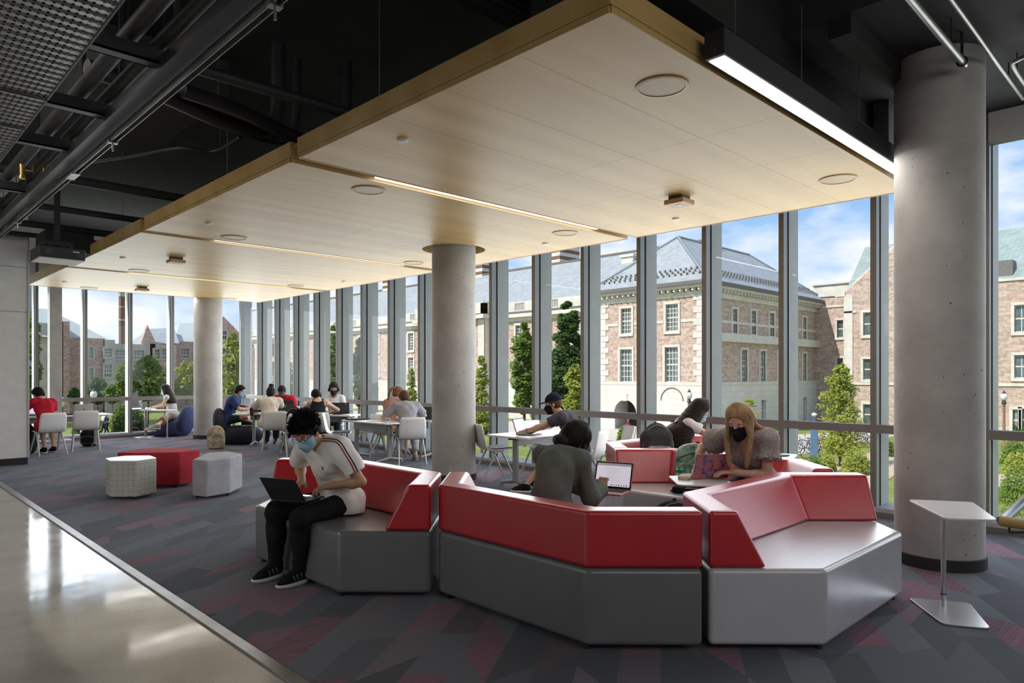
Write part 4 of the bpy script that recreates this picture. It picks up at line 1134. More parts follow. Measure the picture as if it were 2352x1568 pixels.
        p0 = W_ + (d * .022 + a * .030) * sc; d1 = (d * .72 + a * .6 + n * .35).normalized(); p1 = p0 + d1 * .042 * sc; d2 = (d * .9 + a * .15 + n * .4).normalized()
        S.chain([p0, p1, p1 + d2 * .032 * sc], [.013 * sc, .0105 * sc, .0085 * sc], .01)
    def body(s):
        sc = s.sc; S = SDF(s.h)
        s.torso(S, -.006); S.cc(s.neck - s.cu * .04, s.H(-.018, 0, -.05), .058 * sc, .052 * sc, .03); s.headp(S)
        for k in (1, -1):
            S.cc(s.S[k], s.E[k], .046 * sc, .038 * sc, .03); S.cc(s.E[k], s.Wr[k], .039 * sc, .026 * sc, .015); S.ell(s.E[k].lerp(s.Wr[k], .28), (.042 * sc,) * 3, None, .03)
            if s.hands: s.hand(S, k)
            if s.legs:
                S.cc(s.Hp[k], s.K[k], .078 * sc, .054 * sc, .03); S.cc(s.K[k], s.A[k], .052 * sc, .034 * sc, .02)
                m = s.K[k].lerp(s.A[k], .33) - s.f * .012; S.ell(m, (.052 * sc, .052 * sc, .10 * sc), None, .03)
                S.cc(s.A[k], s.A[k] + (s.f * .1 - UP * .05) * sc, .035 * sc, .03 * sc, .02)
        s.bodyo = S.build('body', s.skin, s.root)
    def eyes(s, look=-.25):
        for k in (1, -1):
            c = s.H(.0765, .033 * k, .009); e = MB().ball(c - s.root.location, .0115 * s.sc, 12, 8).build('eye', 'eyew', s.root, smooth=True)
            MB().ball(c + (s.hf * .0065 + s.hu * look * .012) * s.sc - s.root.location, .0062 * s.sc, 10, 6).build('iris', 'iris', e, smooth=True)
            MB().tube([s.H(.090, .016 * k, .030) - s.root.location, s.H(.092, .033 * k, .036) - s.root.location, s.H(.082, .052 * k, .030) - s.root.location], [.003, .0038, .002], 6).build('eyebrow', 'h_dark', s.root, smooth=True)
    def shirt(s, mat, sleeve=.6, loose=.014, hem=.0, wr=.006, neckr=.066, drop=0.0, name='shirt', vneck=0, cut=None, flare=.012, strap=False):
        sc = s.sc; S = SDF(max(s.h, .008)); s.torso(S, loose)
        for k in (1, -1):
            if strap or sleeve == 0: continue
            L1 = (s.E[k] - s.S[k]); 
            if sleeve <= 1:
                e = s.S[k] + L1 * sleeve; n = L1.normalized()
                S.cc(s.S[k], s.S[k] + L1 * (sleeve + .25), .056 * sc + loose, .048 * sc + loose + flare, .03, 'u', ((e, n),))
            else:
                S.cc(s.S[k], s.E[k], .054 * sc + loose, .046 * sc + loose, .03)
                L2 = s.Wr[k] - s.E[k]; e = s.E[k] + L2 * (sleeve - 1); n = L2.normalized()
                S.cc(s.E[k], s.E[k] + L2 * min(1.2, sleeve - 1 + .25), .047 * sc + loose, .034 * sc + loose + flare, .025, 'u', ((e, n),))
        if drop: S.ell(s.pel - UP * .01 + s.f * .01, (.138 * sc + loose, .192 * sc + loose, .16 * sc), (s.f, s.l, UP), .05)
        S.cc(s.neck - s.cu * .005 - s.cf * .0, s.H(-.018, 0, -.05), neckr * sc, neckr * sc, .01, 's')
        if vneck: S.ell(s.neck - s.cu * .05 + s.cf * .10, (.06, .045, .085 * vneck), (s.cf, s.lt, s.cu), .01, 's')
        if strap:
            for k in (1, -1): S.ell(s.S[k] + s.lt * k * .02 + s.cu * .02, (.14, .085, .13), (s.cf, s.lt, s.cu), .01, 's')
            S.ell(s.neck - s.cu * .01 - s.cf * .06, (.10, .085, .12), (s.cf, s.lt, s.cu), .01, 's'); S.ell(s.neck + s.cf * .09 - s.cu * .02, (.09, .08, .10), (s.cf, s.lt, s.cu), .01, 's')
        if wr:
            w1, w2 = wob(wr, 22, hash(mat) % 97), wob(wr * .5, 55, 3); S.warp = lambda P: w1(P) + w2(P)
        S.clips = [(s.pel - UP * (.075 if hem == 0 else hem), (0, 0, -1))] + (cut or [])
        return S.build(name, mat, s.root, 1)
    def pants(s, mat, length=1.9, loose=.012, wr=.005, name='trousers', cuff=False):
        sc = s.sc; S = SDF(max(s.h, .008))
        S.ell(s.pel + UP * .02, (.122 * sc + loose * .4, .172 * sc + loose * .4, .11 * sc), (s.f, s.l, UP), .04); S.ell(s.pel + UP * .10, (.10 * sc, .14 * sc, .07), (s.f, s.l, UP), .04)
        for k in (1, -1):
            L1 = s.K[k] - s.Hp[k]
            if length <= 1:
                e = s.Hp[k] + L1 * length; S.cc(s.Hp[k], s.K[k], .082 * sc + loose, .062 * sc + loose * 1.5, .03, 'u', ((e, L1.normalized()),))
            else:
                S.cc(s.Hp[k], s.K[k], .082 * sc + loose, .058 * sc + loose, .03)
                L2 = s.A[k] - s.K[k]; f_ = length - 1; e = s.K[k] + L2 * f_
                S.cc(s.K[k], s.A[k], .058 * sc + loose, (.036 if cuff else .046) * sc + loose, .02, 'u', ((e, L2.normalized()),)); S.ell(s.K[k].lerp(s.A[k], .4), (.055 * sc + loose,) * 2 + (.12,), None, .03, 'u', ((e, L2.normalized()),))
        S.clips = [(s.pel + UP * .11, (0, 0, 1))]
        w1, w2 = wob(wr, 26, 11), wob(wr * .5, 60, 5); S.warp = lambda P: w1(P) + w2(P)
        return S.build(name, mat, s.root, 1)
    def shoe(s, k, mat, sole='sole', t=None, up=None, stripes=None, h=.006):
        t = (t or s.f).normalized(); up = (up or UP).normalized(); t = (t - up * t.dot(up)).normalized(); a = up.cross(t); fr = (t, a, up); A_ = s.A[k]; sc = s.sc
        low = A_ - up * .075 * sc; S = SDF(h)
        S.ell(A_ + t * .0 - up * .045 * sc, (.062 * sc, .038 * sc, .05 * sc), fr, .03); S.ell(A_ + t * .115 * sc - up * .068 * sc, (.092 * sc, .045 * sc, .034 * sc), fr, .05); S.cc(A_ - up * .02, A_ + up * .012, .041 * sc, .040 * sc, .03)
        S.cc(A_ + t * .03 * sc - up * .01, A_ + t * .13 * sc - up * .05 * sc, .034 * sc, .03 * sc, .03); S.clips = [(low, tuple(-up)), (A_ + up * .02, tuple(up))]
        o = S.build('shoe', mat, s.root)
        S = SDF(h); S.ell(low + t * .0, (.072 * sc, .043 * sc, .04), fr, .03); S.ell(low + t * .125 * sc, (.098 * sc, .05 * sc, .04), fr, .06); S.cc(low, low + t * .1, .043 * sc, .046 * sc, .03)
        S.clips = [(low + up * .002, tuple(up)), (low - up * .030, tuple(-up))]; S.build('sole', sole, o)
        if stripes:
            for i in range(3):
                p = A_ + t * (.022 + .030 * i) * sc
                on_cloth(s, o, [p + a * stripes * .07 - up * (.064 - .028 * q) * sc + t * .010 * q for q in range(3)], .011, 'teal', 'side_stripe', 0)
            l = MB()
            for i in range(4):
                p = A_ + (t * (.055 + .022 * i) - up * (.012 + .011 * i)) * sc
                l.tube([p + a * .024 - s.root.location, p + up * .012 - s.root.location, p - a * .024 + t * .01 - s.root.location], .003, 5)
            l.build('lace', 'rubber', o, smooth=True)
        return o
    def mask(s, mat, loops='elastic'):
        S = SDF(min(s.h, .006)); s.headp(S, .007, False); S.cc(s.H(.098, 0, -.005), s.H(.118, 0, -.035), .012, .017, .03); S.cc(s.H(.10, 0, -.05), s.H(.085, 0, -.105), .022, .02, .03)
        S.clips = [(s.H(.09, 0, .0), tuple((s.hu * .97 - s.hf * .05).normalized())), (s.H(.06, 0, -.125), tuple(-s.hu)), (s.H(.028, 0, -.05), tuple((-s.hf + s.hu * .1).normalized()))]
        o = S.build('face_mask', mat, s.root)
        for k in (1, -1):
            g = [s.H(.035, .068 * k, -.012), s.H(.015, .077 * k, .012), s.H(-.012, .083 * k, .024), s.H(-.024, .082 * k, .0), s.H(-.01, .078 * k, -.035), s.H(.032, .062 * k, -.085)]
            MB().tube([p - s.root.location for p in bez(g, 4)], .0018, 5).build('ear_loop', loops, o, smooth=True)
        return o
    def glasses(s, mat='frame', dz=.0):
        r0 = s.root.location; b = MB()
        for k in (1, -1):
            b.tube([s.H(.108, (.034 + .025 * math.cos(t)) * k, .006 + dz + .018 * math.sin(t)) - r0 for t in [2 * math.pi * i / 16 for i in range(16)]], .0016, 5, True)
            b.tube([s.H(.106, .058 * k, .012 + dz) - r0, s.H(.05, .078 * k, .014 + dz) - r0, s.H(-.01, .086 * k, .012 + dz) - r0], .0018, 5)
        b.tube([s.H(.108, .010, .012 + dz) - r0, s.H(.114, 0, .015 + dz) - r0, s.H(.108, -.010, .012 + dz) - r0], .0018, 5)
        o = b.build('glasses', mat, s.root, smooth=True)
        return o
    def hair_cap(s, S, o=.014, line=.055, back=-.07):
        c = ((s.H(.070, 0, line), tuple((s.hf * .72 - s.hu * .70).normalized())), (s.H(0, 0, back), tuple(-s.hu)))
        S.ell(s.H(-.014, 0, .038), (.102 * s.sc + o, .080 * s.sc + o, .095 * s.sc + o), s.hfr, .02, 'u', c)
        S.ell(s.H(-.05, 0, -.02), (.065 * s.sc + o, .070 * s.sc + o * .6, .07 * s.sc + o), s.hfr, .03, 'u', c[1:] + ((s.H(-.012, 0, 0), tuple(s.hf)),))
    def short(s, mat, o=.014, line=.055, back=-.065, rough=.0015, name='hair'):
        S = SDF(min(s.h, .008)); s.hair_cap(S, o, line, back); w = wob(rough, 190, 9); S.warp = w
        return S.build(name, mat, s.root, 1)
    def strands(s, ob, mat, n, rfun, seed=1, name='lock', r=.004):
        pass
    def spiky(s, mat, n=900, L=.040, seed=4):
        S = SDF(.005); s.hair_cap(S, .015, .044, -.045); S.warp = wob(.0015, 260, 2); o = S.build('hair', mat, s.root, 1)
        rg = random.Random(seed); b = MB(); r0 = s.root.location; i = 0
        while i < n:
            v = V(rg.gauss(0, 1), rg.gauss(0, 1), rg.gauss(.25, 1)).normalized()
            if v.z < -.35 + (.62 if v.x > .35 else .05) or (v.x > .8 and v.z < .22): continue
            p = s.H(-.014 + .110 * v.x, .089 * v.y, .038 + .104 * v.z); nr = (s.hf * v.x + s.hl * v.y + s.hu * v.z)
            lean_ = (nr * 1.0 + s.hf * (.45 if v.x > .1 else .0) + V(rg.gauss(0, .22), rg.gauss(0, .22), rg.gauss(.12, .2))).normalized()
            LL = L * rg.uniform(.6, 1.25) * (1.0 if v.z > .2 else .55)
            b.cyl(p - r0, p + lean_ * LL - r0, .0075, .0008, 5, False); i += 1
        b.build('hair_tuft', mat, o, smooth=True); return o
    def flow(s, mat, locks, seed=2, o=.012, h=.008, line=.062, name='hair', back=-.09, jit=.010):
        """cap plus long locks: each lock is a list of points; drawn as a chain of soft tapering strands"""
        S = SDF(h); s.hair_cap(S, o, line, back)
        for pts, r0, r1 in locks:
            q = bez(pts, 5); m = len(q); S.chain(q, [r0 + (r1 - r0) * i / (m - 1) for i in range(m)], .016)
        S.warp = wob(.001, 130, seed); ob = S.build(name, mat, s.root, 1)
        rg = random.Random(seed); b = MB(); rr = s.root.location
        for pts, r0, r1 in locks:
            for j in range(7):
                a = rg.uniform(0, 6.28); q = []
                for i, p in enumerate(pts):
                    rad = (r0 + (r1 - r0) * i / (len(pts) - 1)) * .95
                    q.append(Vector(p) + s.hl * math.cos(a) * rad + s.hf * math.sin(a) * rad + V(rg.gauss(0, jit * .3), rg.gauss(0, jit * .3), rg.gauss(0, jit * .3)))
                qq = [p - rr for p in bez(q, 5)]
                b.tube(qq, [.0042 * (1 - .75 * i / len(qq)) for i in range(len(qq))], 5)
        b.build('hair_strand', mat, ob, smooth=True); return ob
# ---------------------------------------------------------------- laptops, bags and small things
def m_swirl(name, c1, c2, c3, scale=9):
    a = N(name); v = a.co(); f = a.noise(v, scale, 5, .65)
    a.set(a.ramp(f, [(.36, c1), (.52, c2), (.66, c3)]), .35); return a.m
M.update(lap_k=plain('black_laptop_case', (.016, .016, .018), .38), lap_s=plain('silver_laptop_case', (.50, .50, .51), .35, .4), lap_p=plain('rose_laptop_case', (.52, .22, .22), .35), lap_l=plain('lilac_laptop_case', (.50, .34, .52), .35), lap_w=plain('white_laptop_case', (.68, .67, .66), .4),
         keys=m_speckle('keyboard_keys', (.02, .02, .02), (.055, .05, .045), 70, .42, .6), scr_doc=emit('document_screen', (.62, .60, .74), .62), scr_bar=emit('menu_bar_screen', (.09, .09, .13), .6), scr_line=emit('text_line_screen', (.30, .29, .38), .5), scr_purple=emit('purple_screen', (.40, .23, .50), .7), scr_off=plain('dark_screen', (.012, .012, .014), .12),
         pk_blk=m_cloth('black_nylon', (.016, .016, .017)), pk_gry=m_cloth('charcoal_nylon', (.05, .05, .052)), pk_crm=m_speckle('cream_floral_canvas', (.52, .47, .39), (.24, .16, .10), 26, .26, .9, (.36, .30, .19)), pk_grn=m_swirl('green_patterned_canvas', (.02, .05, .035), (.18, .33, .25), (.30, .38, .34), 14), pk_blu=m_cloth('blue_nylon', (.02, .06, .20)), pk_lgr=m_cloth('pale_nylon', (.30, .30, .29)),
         paper=plain('paper', (.72, .71, .69), .8, 0, .02), clear=m_glass(), bot_g=plain('green_cap', (.015, .22, .10), .4), bot_b=plain('cloudy_bottle', (.55, .62, .60), .25), watr=plain('bottle_label', (.16, .30, .55), .5), floral_lid=m_swirl('floral_case', (.05, .07, .26), (.46, .17, .19), (.44, .13, .15), 17))
def laptop(lab, loc, away, op=110, w=.32, d=.22, case='lap_k', lid=None, scr='scr_off', logo=None, doc=False):
    """loc: middle of the hinge; away: direction (degrees) from the user to the hinge"""
    t = thing('laptop', lab, 'laptop', loc, R(away - 90), 'open laptops')
    MB().bb((-w / 2, -d, 0), (w / 2, 0, .014)).build('base', case, t, bevel=.004)
    MB().bb((-w * .44, -d * .62, .0142), (w * .44, -d * .12, .0155)).build('keyboard', 'keys', t); MB().bb((-w * .16, -d * .95, .0142), (w * .16, -d * .68, .015)).build('trackpad', 'lap_s' if case != 'lap_k' else 'scr_off', t)
    m = Matrix.Translation((0, 0, .010)) @ Matrix.Rotation(R(-(op - 90)), 4, 'X')
    l = MB().box((0, .003, d / 2), (w, .007, d), 0, m).build('lid', lid or case, t, bevel=.003)
    MB().box((0, -.0012, d / 2), (w * .96, .002, d * .93), 0, m).build('bezel', 'scr_off', l); MB().box((0, -.0026, d * .52), (w * .90, .001, d * .82), 0, m).build('screen', scr, l)
    if doc:
        MB().box((0, -.0035, d * .885), (w * .90, .001, d * .085), 0, m).build('menu_bar', 'scr_bar', l)
        b = MB(); rg = random.Random(3)
        for i in range(11): L = w * rg.uniform(.25, .5); b.box((-w * .12 + L / 2 - w * .1, -.0035, d * (.78 - .045 * i)), (L, .001, .0022), 0, m)
        b.build('text_line', 'scr_line', l)
        for i in range(7): MB().box((-w * .02 + .02 * i, -.0035, d * .16), (.009, .001, .008), 0, m).build('dock_icon', ('redst', 'scr_bar', 'lap_l')[i % 3], l)
    if logo == 'ring':
        MB().tube([m @ V(.022 * math.cos(a), .0075, d * .52 + .022 * math.sin(a)) for a in [2 * math.pi * i / 24 for i in range(24)]], .0022, 6, True).box((0, .0072, d * .52), (.026, .001, .005), 0, m @ Matrix.Rotation(0, 4, 'Y')).box((0.0, .0072, d * .52), (.005, .001, .024), 0, m).build('logo', plain('pale_teal_logo', (.30, .55, .52), .3), l, smooth='angle')
    if logo == 'dot': MB().cyl(m @ V(0, .0062, d * .5), m @ V(0, .0075, d * .5), .013, n=18).cyl(m @ V(.004, .0062, d * .5 + .018), m @ V(.004, .0075, d * .5 + .018), .004, n=10).build('logo', 'redst' if lid == 'floral_lid' else 'lap_k', l)
    if logo == 'word': MB().box((-w * .32, .0068, d * .86), (.05, .001, .008), 0, m).build('logo', 'lap_s', l)
    return t
laptop('black laptop on the lap of the boy in the white T-shirt', (2.342, 4.72, .636), 204.4, 125, .31, .215, 'lap_k')
laptop('rose laptop showing a document in front of the green sweater woman', (4.20, 3.23, .675), 16, 108, .305, .213, 'lap_p', scr='scr_doc', doc=True)
laptop('pink laptop with a blue floral lid in front of the blonde woman', (5.36, 3.07, .664), 236, 112, .33, .225, 'lap_p', 'floral_lid', logo='dot')
laptop('laptop with a purple screen on the window table', (6.86, 6.84, .722), 108, 108, .33, .225, 'lap_k', scr='scr_purple')
laptop('white laptop with doodles on its lid beside the cross legged boy', (6.70, 14.86, .722), 222, 105, .32, .22, 'lap_w', logo='word')
laptop('big dark laptop with a round logo hiding the student in red', (7.12, 14.48, .722), 225, 105, .40, .27, 'lap_k', logo='ring')
laptop('lilac laptop left of the woman in the black tank top', (7.22, 13.58, .722), 225, 105, .32, .21, 'lap_l')
laptop('dark laptop in front of the masked woman with headphones', (7.60, 12.96, .722), 232, 105, .36, .25, 'lap_k', logo='word')
laptop('thin black laptop seen edge on right of the man in grey', (7.86, 10.42, .722), 55, 105, .33, .23, 'lap_k')
laptop('silver laptop standing open above the empty chair at the left', (3.74, 16.84, .722), 262, 122, .34, .24, 'lap_s', logo='dot')
laptop('dark laptop in front of the red shirt reader at the left wall', (2.92, 16.98, .722), 115, 100, .36, .25, 'lap_k', scr='scr_purple')
c = PZ(330, 940, .745); laptop('pale laptop of the reading woman on the slim table', (c.x, c.y, .737), 150, 108, .31, .21, 'lap_w')
laptop('black laptop left open on the white side table behind the right sofa', (7.1, 3.45, .703), 60, 118, .34, .24, 'lap_k')
def pack(lab, loc, yaw, w=.30, d=.18, hgt=.44, mat='pk_blk', pocket=None, tilt=0, straps=True, h=.010, sc=1.0):
    t = thing('backpack', lab, 'backpack', loc, 0, 'student backpacks'); o = V(*loc)
    f = V(math.cos(R(yaw)), math.sin(R(yaw)), 0); l = V(-f.y, f.x, 0); u = (UP * math.cos(R(tilt)) - f * math.sin(R(tilt))); f2 = l.cross(u); fr = (f2, l, u)
    S = SDF(h); S.rbox(o + u * hgt * .42, (d * .5, w * .5, hgt * .42), fr, min(d, w) * .38, .04); S.ell(o + u * hgt * .72, (d * .42, w * .44, hgt * .28), fr, .06); S.warp = wob(.008, 24, 3); S.clips = [(o + UP * .004, (0, 0, -1))]
    S.build('bag', mat, t)
    S = SDF(h); S.rbox(o + u * hgt * .28 + f2 * d * .48, (d * .18, w * .38, hgt * .22), fr, .03, .02); S.warp = wob(.005, 30, 5); S.clips = [(o + UP * .006, (0, 0, -1))]; S.build('front_pocket', pocket or mat, t)
    b = MB(); b.tube([p - o for p in bez([o + u * hgt * .92 + l * .03 - f2 * d * .3, o + u * hgt * 1.03, o + u * hgt * .92 - l * .03 - f2 * d * .3], 5)], .008, 6); b.build('handle', 'pk_blk', t, smooth=True)
    if straps:
        for k in (1, -1): MB().tube([p - o for p in bez([o + u * hgt * .86 + l * k * w * .2 - f2 * d * .42, o + u * hgt * .6 + l * k * w * .28 - f2 * d * .85, o + u * hgt * .25 + l * k * w * .36 - f2 * d * .75, o + u * hgt * .08 + l * k * w * .4 - f2 * d * .4], 5)], .014, 6).build('strap', 'pk_blk', t, smooth=True)
    pp = MB()
    for q_, (ww, h0, h1, ff) in enumerate(((.40, .08, .50, .66), (.46, .10, .95, .40))):
        g = [o + u * hgt * (h0 + (h1 - h0) * (.5 - .5 * math.cos(a_))) * 1.0 + l * w * ww * math.sin(a_) * 1.06 + f2 * d * ff * (1 - .25 * q_ * abs(math.sin(a_))) for a_ in [2 * math.pi * i / 20 for i in range(20)]]
        pp.tube([p - o for p in g], .0045, 5, True)
    pp.build('piping', 'pk_lgr' if mat != 'pk_lgr' else 'pk_blk', t, smooth=True)
    MB().tube([p - o for p in bez([o + u * hgt * .62 + f2 * d * .50 - l * w * .36, o + u * hgt * .74 + f2 * d * .48, o + u * hgt * .62 + f2 * d * .50 + l * w * .36], 6)], .004, 5).build('zip', 'rubber', t, smooth=True)
    return t
c = PZ(497, 1030, 0); pack('cream floral backpack on the carpet by the dark lounge chair', (c.x, c.y, 0), 235, .34, .22, .50, 'pk_crm', tilt=-8)
c = PZ(205, 1024, 0); pack('black backpack on the carpet under the empty white chair', (c.x, c.y, 0), 240, .36, .24, .40, 'pk_blk', tilt=10)
c = PZ(74, 1042, 0); pack('black backpack half hidden behind the pale wall', (c.x - .12, c.y + .1, 0), 240, .4, .26, .62, 'pk_blk')
pack('charcoal backpack standing on the rearmost sofa', (6.60, 4.42, .47), 232, .36, .2, .54, 'pk_gry', 'pk_lgr', tilt=12, h=.008)
pack('green patterned backpack leaning on the sofa beside the blonde woman', (5.98, 3.58, .47), 200, .40, .2, .42, 'pk_grn', tilt=14, h=.008)
c = PZ(703, 1043, 0); pack('black backpack on the carpet behind the boy in front', (c.x, c.y, 0), 240, .34, .22, .46, 'pk_blk')
pack('black and blue backpack hanging on the back of a white chair', (6.50, 12.86, .46), 235, .3, .2, .46, 'pk_blk', 'pk_blu')
c = PZ(312, 996, 0); pack('small black backpack by the window left of the reading woman', (c.x, c.y, 0), 235, .3, .2, .36, 'pk_blk')
pack('black bag on the floor inside the sofa ring with a looped handle', (4.55, 2.85, .0), 225, .45, .3, .60, 'pk_blk', tilt=20)
# loose black straps on the pale seat
t = thing('camera_strap', 'loose black straps and pouch on the pale sofa seat under the small table', 'strap', (5.62, 3.45, .47))
MB().tube([p for p in bez([(-.12, .1, .012), (0, .02, .02), (.06, -.1, .015), (-.02, -.2, .012), (-.14, -.16, .014)], 6)], .011, 6).build('strap', 'pk_blk', t, smooth=True)
MB().box((-.05, .06, .03), (.18, .10, .055), .4).build('pouch', 'pk_blk', t, bevel=.015)
def bottle(lab, loc, r, hgt, body, cap):
    t = thing('bottle', lab, 'bottle', loc); MB().lathe([(r * .92, 0), (r, .01), (r, hgt * .62), (r * .55, hgt * .78), (r * .5, hgt * .82)], n=20).build('body', body, t, smooth='angle'); MB().lathe([(r * .98, hgt * .76), (r * .98, hgt * .9), (r * .35, hgt * .92), (r * .3, hgt), (.001, hgt)], n=20).build('cap', cap, t, smooth='angle'); return t
bottle('squeeze bottle with a green cap in front of the green backpack', (5.66, 3.56, .47), .037, .22, 'bot_b', 'bot_g')
c = PZ(984, 958, .73); t = bottle('clear water bottle on the table left of the middle column', (7.95, 10.25, .722), .034, .23, 'bot_b', 'watr')
t = thing('cup', 'white paper cup on the table of the cross legged boy', 'cup', (6.52, 15.02, .722)); MB().lathe([(.03, 0), (.043, .10)], n=20).build('body', 'paper', t, smooth='angle'); MB().lathe([(.046, .10), (.046, .11), (.001, .112)], n=20).build('lid', 'paper', t, smooth='angle')
def slab(name, lab, cat, c, d, rz, mat, grp=None): return tag(MB().box((0, 0, d[2] / 2), d).build(name, mat, bevel=.002, loc=c, rot=(0, 0, R(rz))), lab, cat, grp)
c = PZ(568, 948, .73); t = thing('open_book', 'open book on the table of the student with the hair bun', 'book', (6.56, 14.60, .722), R(30))
for k in (1, -1): MB().add([(0, -.13, .004), (.19 * k, -.13, .022), (.19 * k, .13, .022), (0, .13, .004), (0, -.13, 0), (.19 * k, -.13, 0), (.19 * k, .13, 0), (0, .13, 0)], [(0, 1, 2, 3), (7, 6, 5, 4), (0, 4, 5, 1), (1, 5, 6, 2), (2, 6, 7, 3)]).build('page_block', 'paper', t)
c = PZ(533, 947, .73); slab('notebook', 'pale notebook at the left edge of the cross legged boy table', 'notebook', (6.42, 14.86, .722), (.2, .28, .02), 40, 'paper')
c = PZ(552, 942, .74); slab('pencil_case', 'black pencil case beside the open book', 'pencil case', (6.62, 14.80, .722), (.24, .10, .06), -30, 'pk_blk')
slab('folder', 'grey laptop sleeve at the left end of the middle table', 'folder', (6.92, 11.2, .722), (.36, .28, .022), 10, 'pk_gry')
slab('tablet', 'white tablet on the middle table nearest the man in grey', 'tablet', (6.93, 10.62, .722), (.2, .27, .01), 8, 'lap_s')
c = PZ(838, 944, .73); slab('notebook', 'white paper pad behind the dark laptop of the masked woman', 'notebook', (7.62, 12.72, .722), (.2, .2, .012), 20, 'paper')
slab('pouch', 'patterned snack pouch on the small table inside the sofa ring', 'pouch', (5.22, 3.22, .661), (.16, .10, .03), 20, 'pk_crm')
slab('folder', 'dark folder on the table in front of the red shirt reader', 'folder', (3.4, 16.75, .722), (.3, .22, .02), 5, 'pk_blk')
slab('sheet', 'white worksheet under the arm of the capped reader', 'paper', (6.93, 6.72, .722), (.22, .3, .002), 20, 'paper')
# walkers outside (called once the court exists)
def walker(lab, loc, yaw, shirt_, pants_, hgt=1.72):
    t = thing('person', lab, 'person', loc); o = V(*loc); f = V(math.cos(R(yaw)), math.sin(R(yaw)), 0); l = V(-f.y, f.x, 0); k = hgt / 1.72
    S = SDF(.025); S.ell(o + UP * 1.60 * k, (.09, .075, .115), (f, l, UP), .02); S.cc(o + UP * 1.42 * k, o + UP * 1.55 * k, .05, .05)
    for s_ in (1, -1):
        S.cc(o + UP * 1.38 * k + l * s_ * .18, o + UP * 1.08 * k + l * s_ * .23, .045, .04); S.cc(o + UP * 1.08 * k + l * s_ * .23, o + UP * 1.0 * k + l * s_ * .15 + f * .24, .038, .03); S.ell(o + UP * .98 * k + l * s_ * .13 + f * .30, (.05, .035, .03)); S.cc(o + UP * .9 * k + l * s_ * .09, o + UP * .06 + l * s_ * .09 + f * .25 * s_, .08, .045); S.cc(o + UP * .05 + l * s_ * .09 + f * .25 * s_, o + UP * .05 + l * s_ * .09 + f * (.25 * s_ + .16), .045, .035)
    S.ell(o + UP * 1.15 * k, (.11, .16, .30), (f, l, UP), .05); S.build('body', 'skinB', t)
    S = SDF(.025); S.ell(o + UP * 1.18 * k, (.135, .19, .31), (f, l, UP), .05); S.cc(o + UP * 1.38 * k - l * .17, o + UP * 1.38 * k + l * .17, .075)
    for s_ in (1, -1): S.cc(o + UP * 1.38 * k + l * s_ * .18, o + UP * 1.2 * k + l * s_ * .21, .07, .065)
    S.build('shirt', shirt_, t)
    S = SDF(.025); S.ell(o + UP * .93 * k, (.13, .18, .13), (f, l, UP), .05)
    for s_ in (1, -1): S.cc(o + UP * .9 * k + l * s_ * .09, o + UP * .15 + l * s_ * .09 + f * .22 * s_, .095, .06)
    S.build('trousers', pants_, t)
    S = SDF(.02); S.ell(o + UP * 1.65 * k - f * .015, (.105, .09, .10), (f, l, UP), .02, 'u', ((o + UP * 1.6 + f * .06, tuple((f * .8 - UP * .6).normalized())),)); S.build('hair', 'h_black', t)
# ---------------------------------------------------------------- the cast, front to back
# 1 boy with the laptop
hp_ = V(2.84, 4.84, .555)
b1 = Person('person in a white striped T-shirt and blue mask typing on a black laptop', hp_, 196, lean=20, curl=21, hp=40, hyaw=8, h=.0065, skin='skinA',
            LH=(2.675, 4.715, .712), RH=(2.575, 4.965, .716), LE=(.55, -.75, -.35), RE=(.2, .7, -.7), LF=PZ(691, 1306, .105), RF=PZ(634, 1294, .105), LK=(-1, -.35, .9), RK=(-1, .0, .9), LD=(-.9, -.10, -.10), RD=(-1.5, -.75, .22), fcurl=.85)
b1.eyes(-.6); b1.shirt('c_white', .72, .022, drop=1, wr=.009, neckr=.064, flare=.016); b1.pants('c_blackpant', 2.02, .016, cuff=True); b1.mask('mask_b'); b1.glasses(); b1.spiky('h_black')
b1.shoe(1, 'shoe_k', t=PZ(612, 1366, 0) - PZ(704, 1338, 0), stripes=1); b1.shoe(-1, 'shoe_k', t=PZ(562, 1338, 0) - PZ(650, 1312, 0), stripes=1)
# striped tape from the collar down the sleeve, and the little badge on the chest
sh1 = [o for o in kids(b1.root) if o.name.startswith('shirt')][0]
nE = (b1.E[1] - b1.S[1]); pt0 = b1.neck + b1.lt * .075 + b1.cu * .07 + b1.cf * .03; pt1 = b1.S[1] + b1.cu * .09 + b1.lt * .02 + b1.cf * .02; pt2 = b1.S[1] + nE * .70 + b1.lt * .07 + b1.cf * .05
pth = bez([pt0, pt1, b1.S[1] + nE * .3 + b1.lt * .08 + b1.cf * .04, pt2], 8)
on_cloth(b1, sh1, pth, .009, 'redst', 'sleeve_stripe', -.010); on_cloth(b1, sh1, pth, .009, 'navyst', 'sleeve_stripe', .010)
pb_ = b1.chest + b1.cf * .16 + b1.cu * .04 + b1.lt * .055
on_cloth(b1, sh1, [pb_ + b1.cu * .014, pb_, pb_ - b1.cu * .014], .010, 'navyst', 'chest_badge', 0)
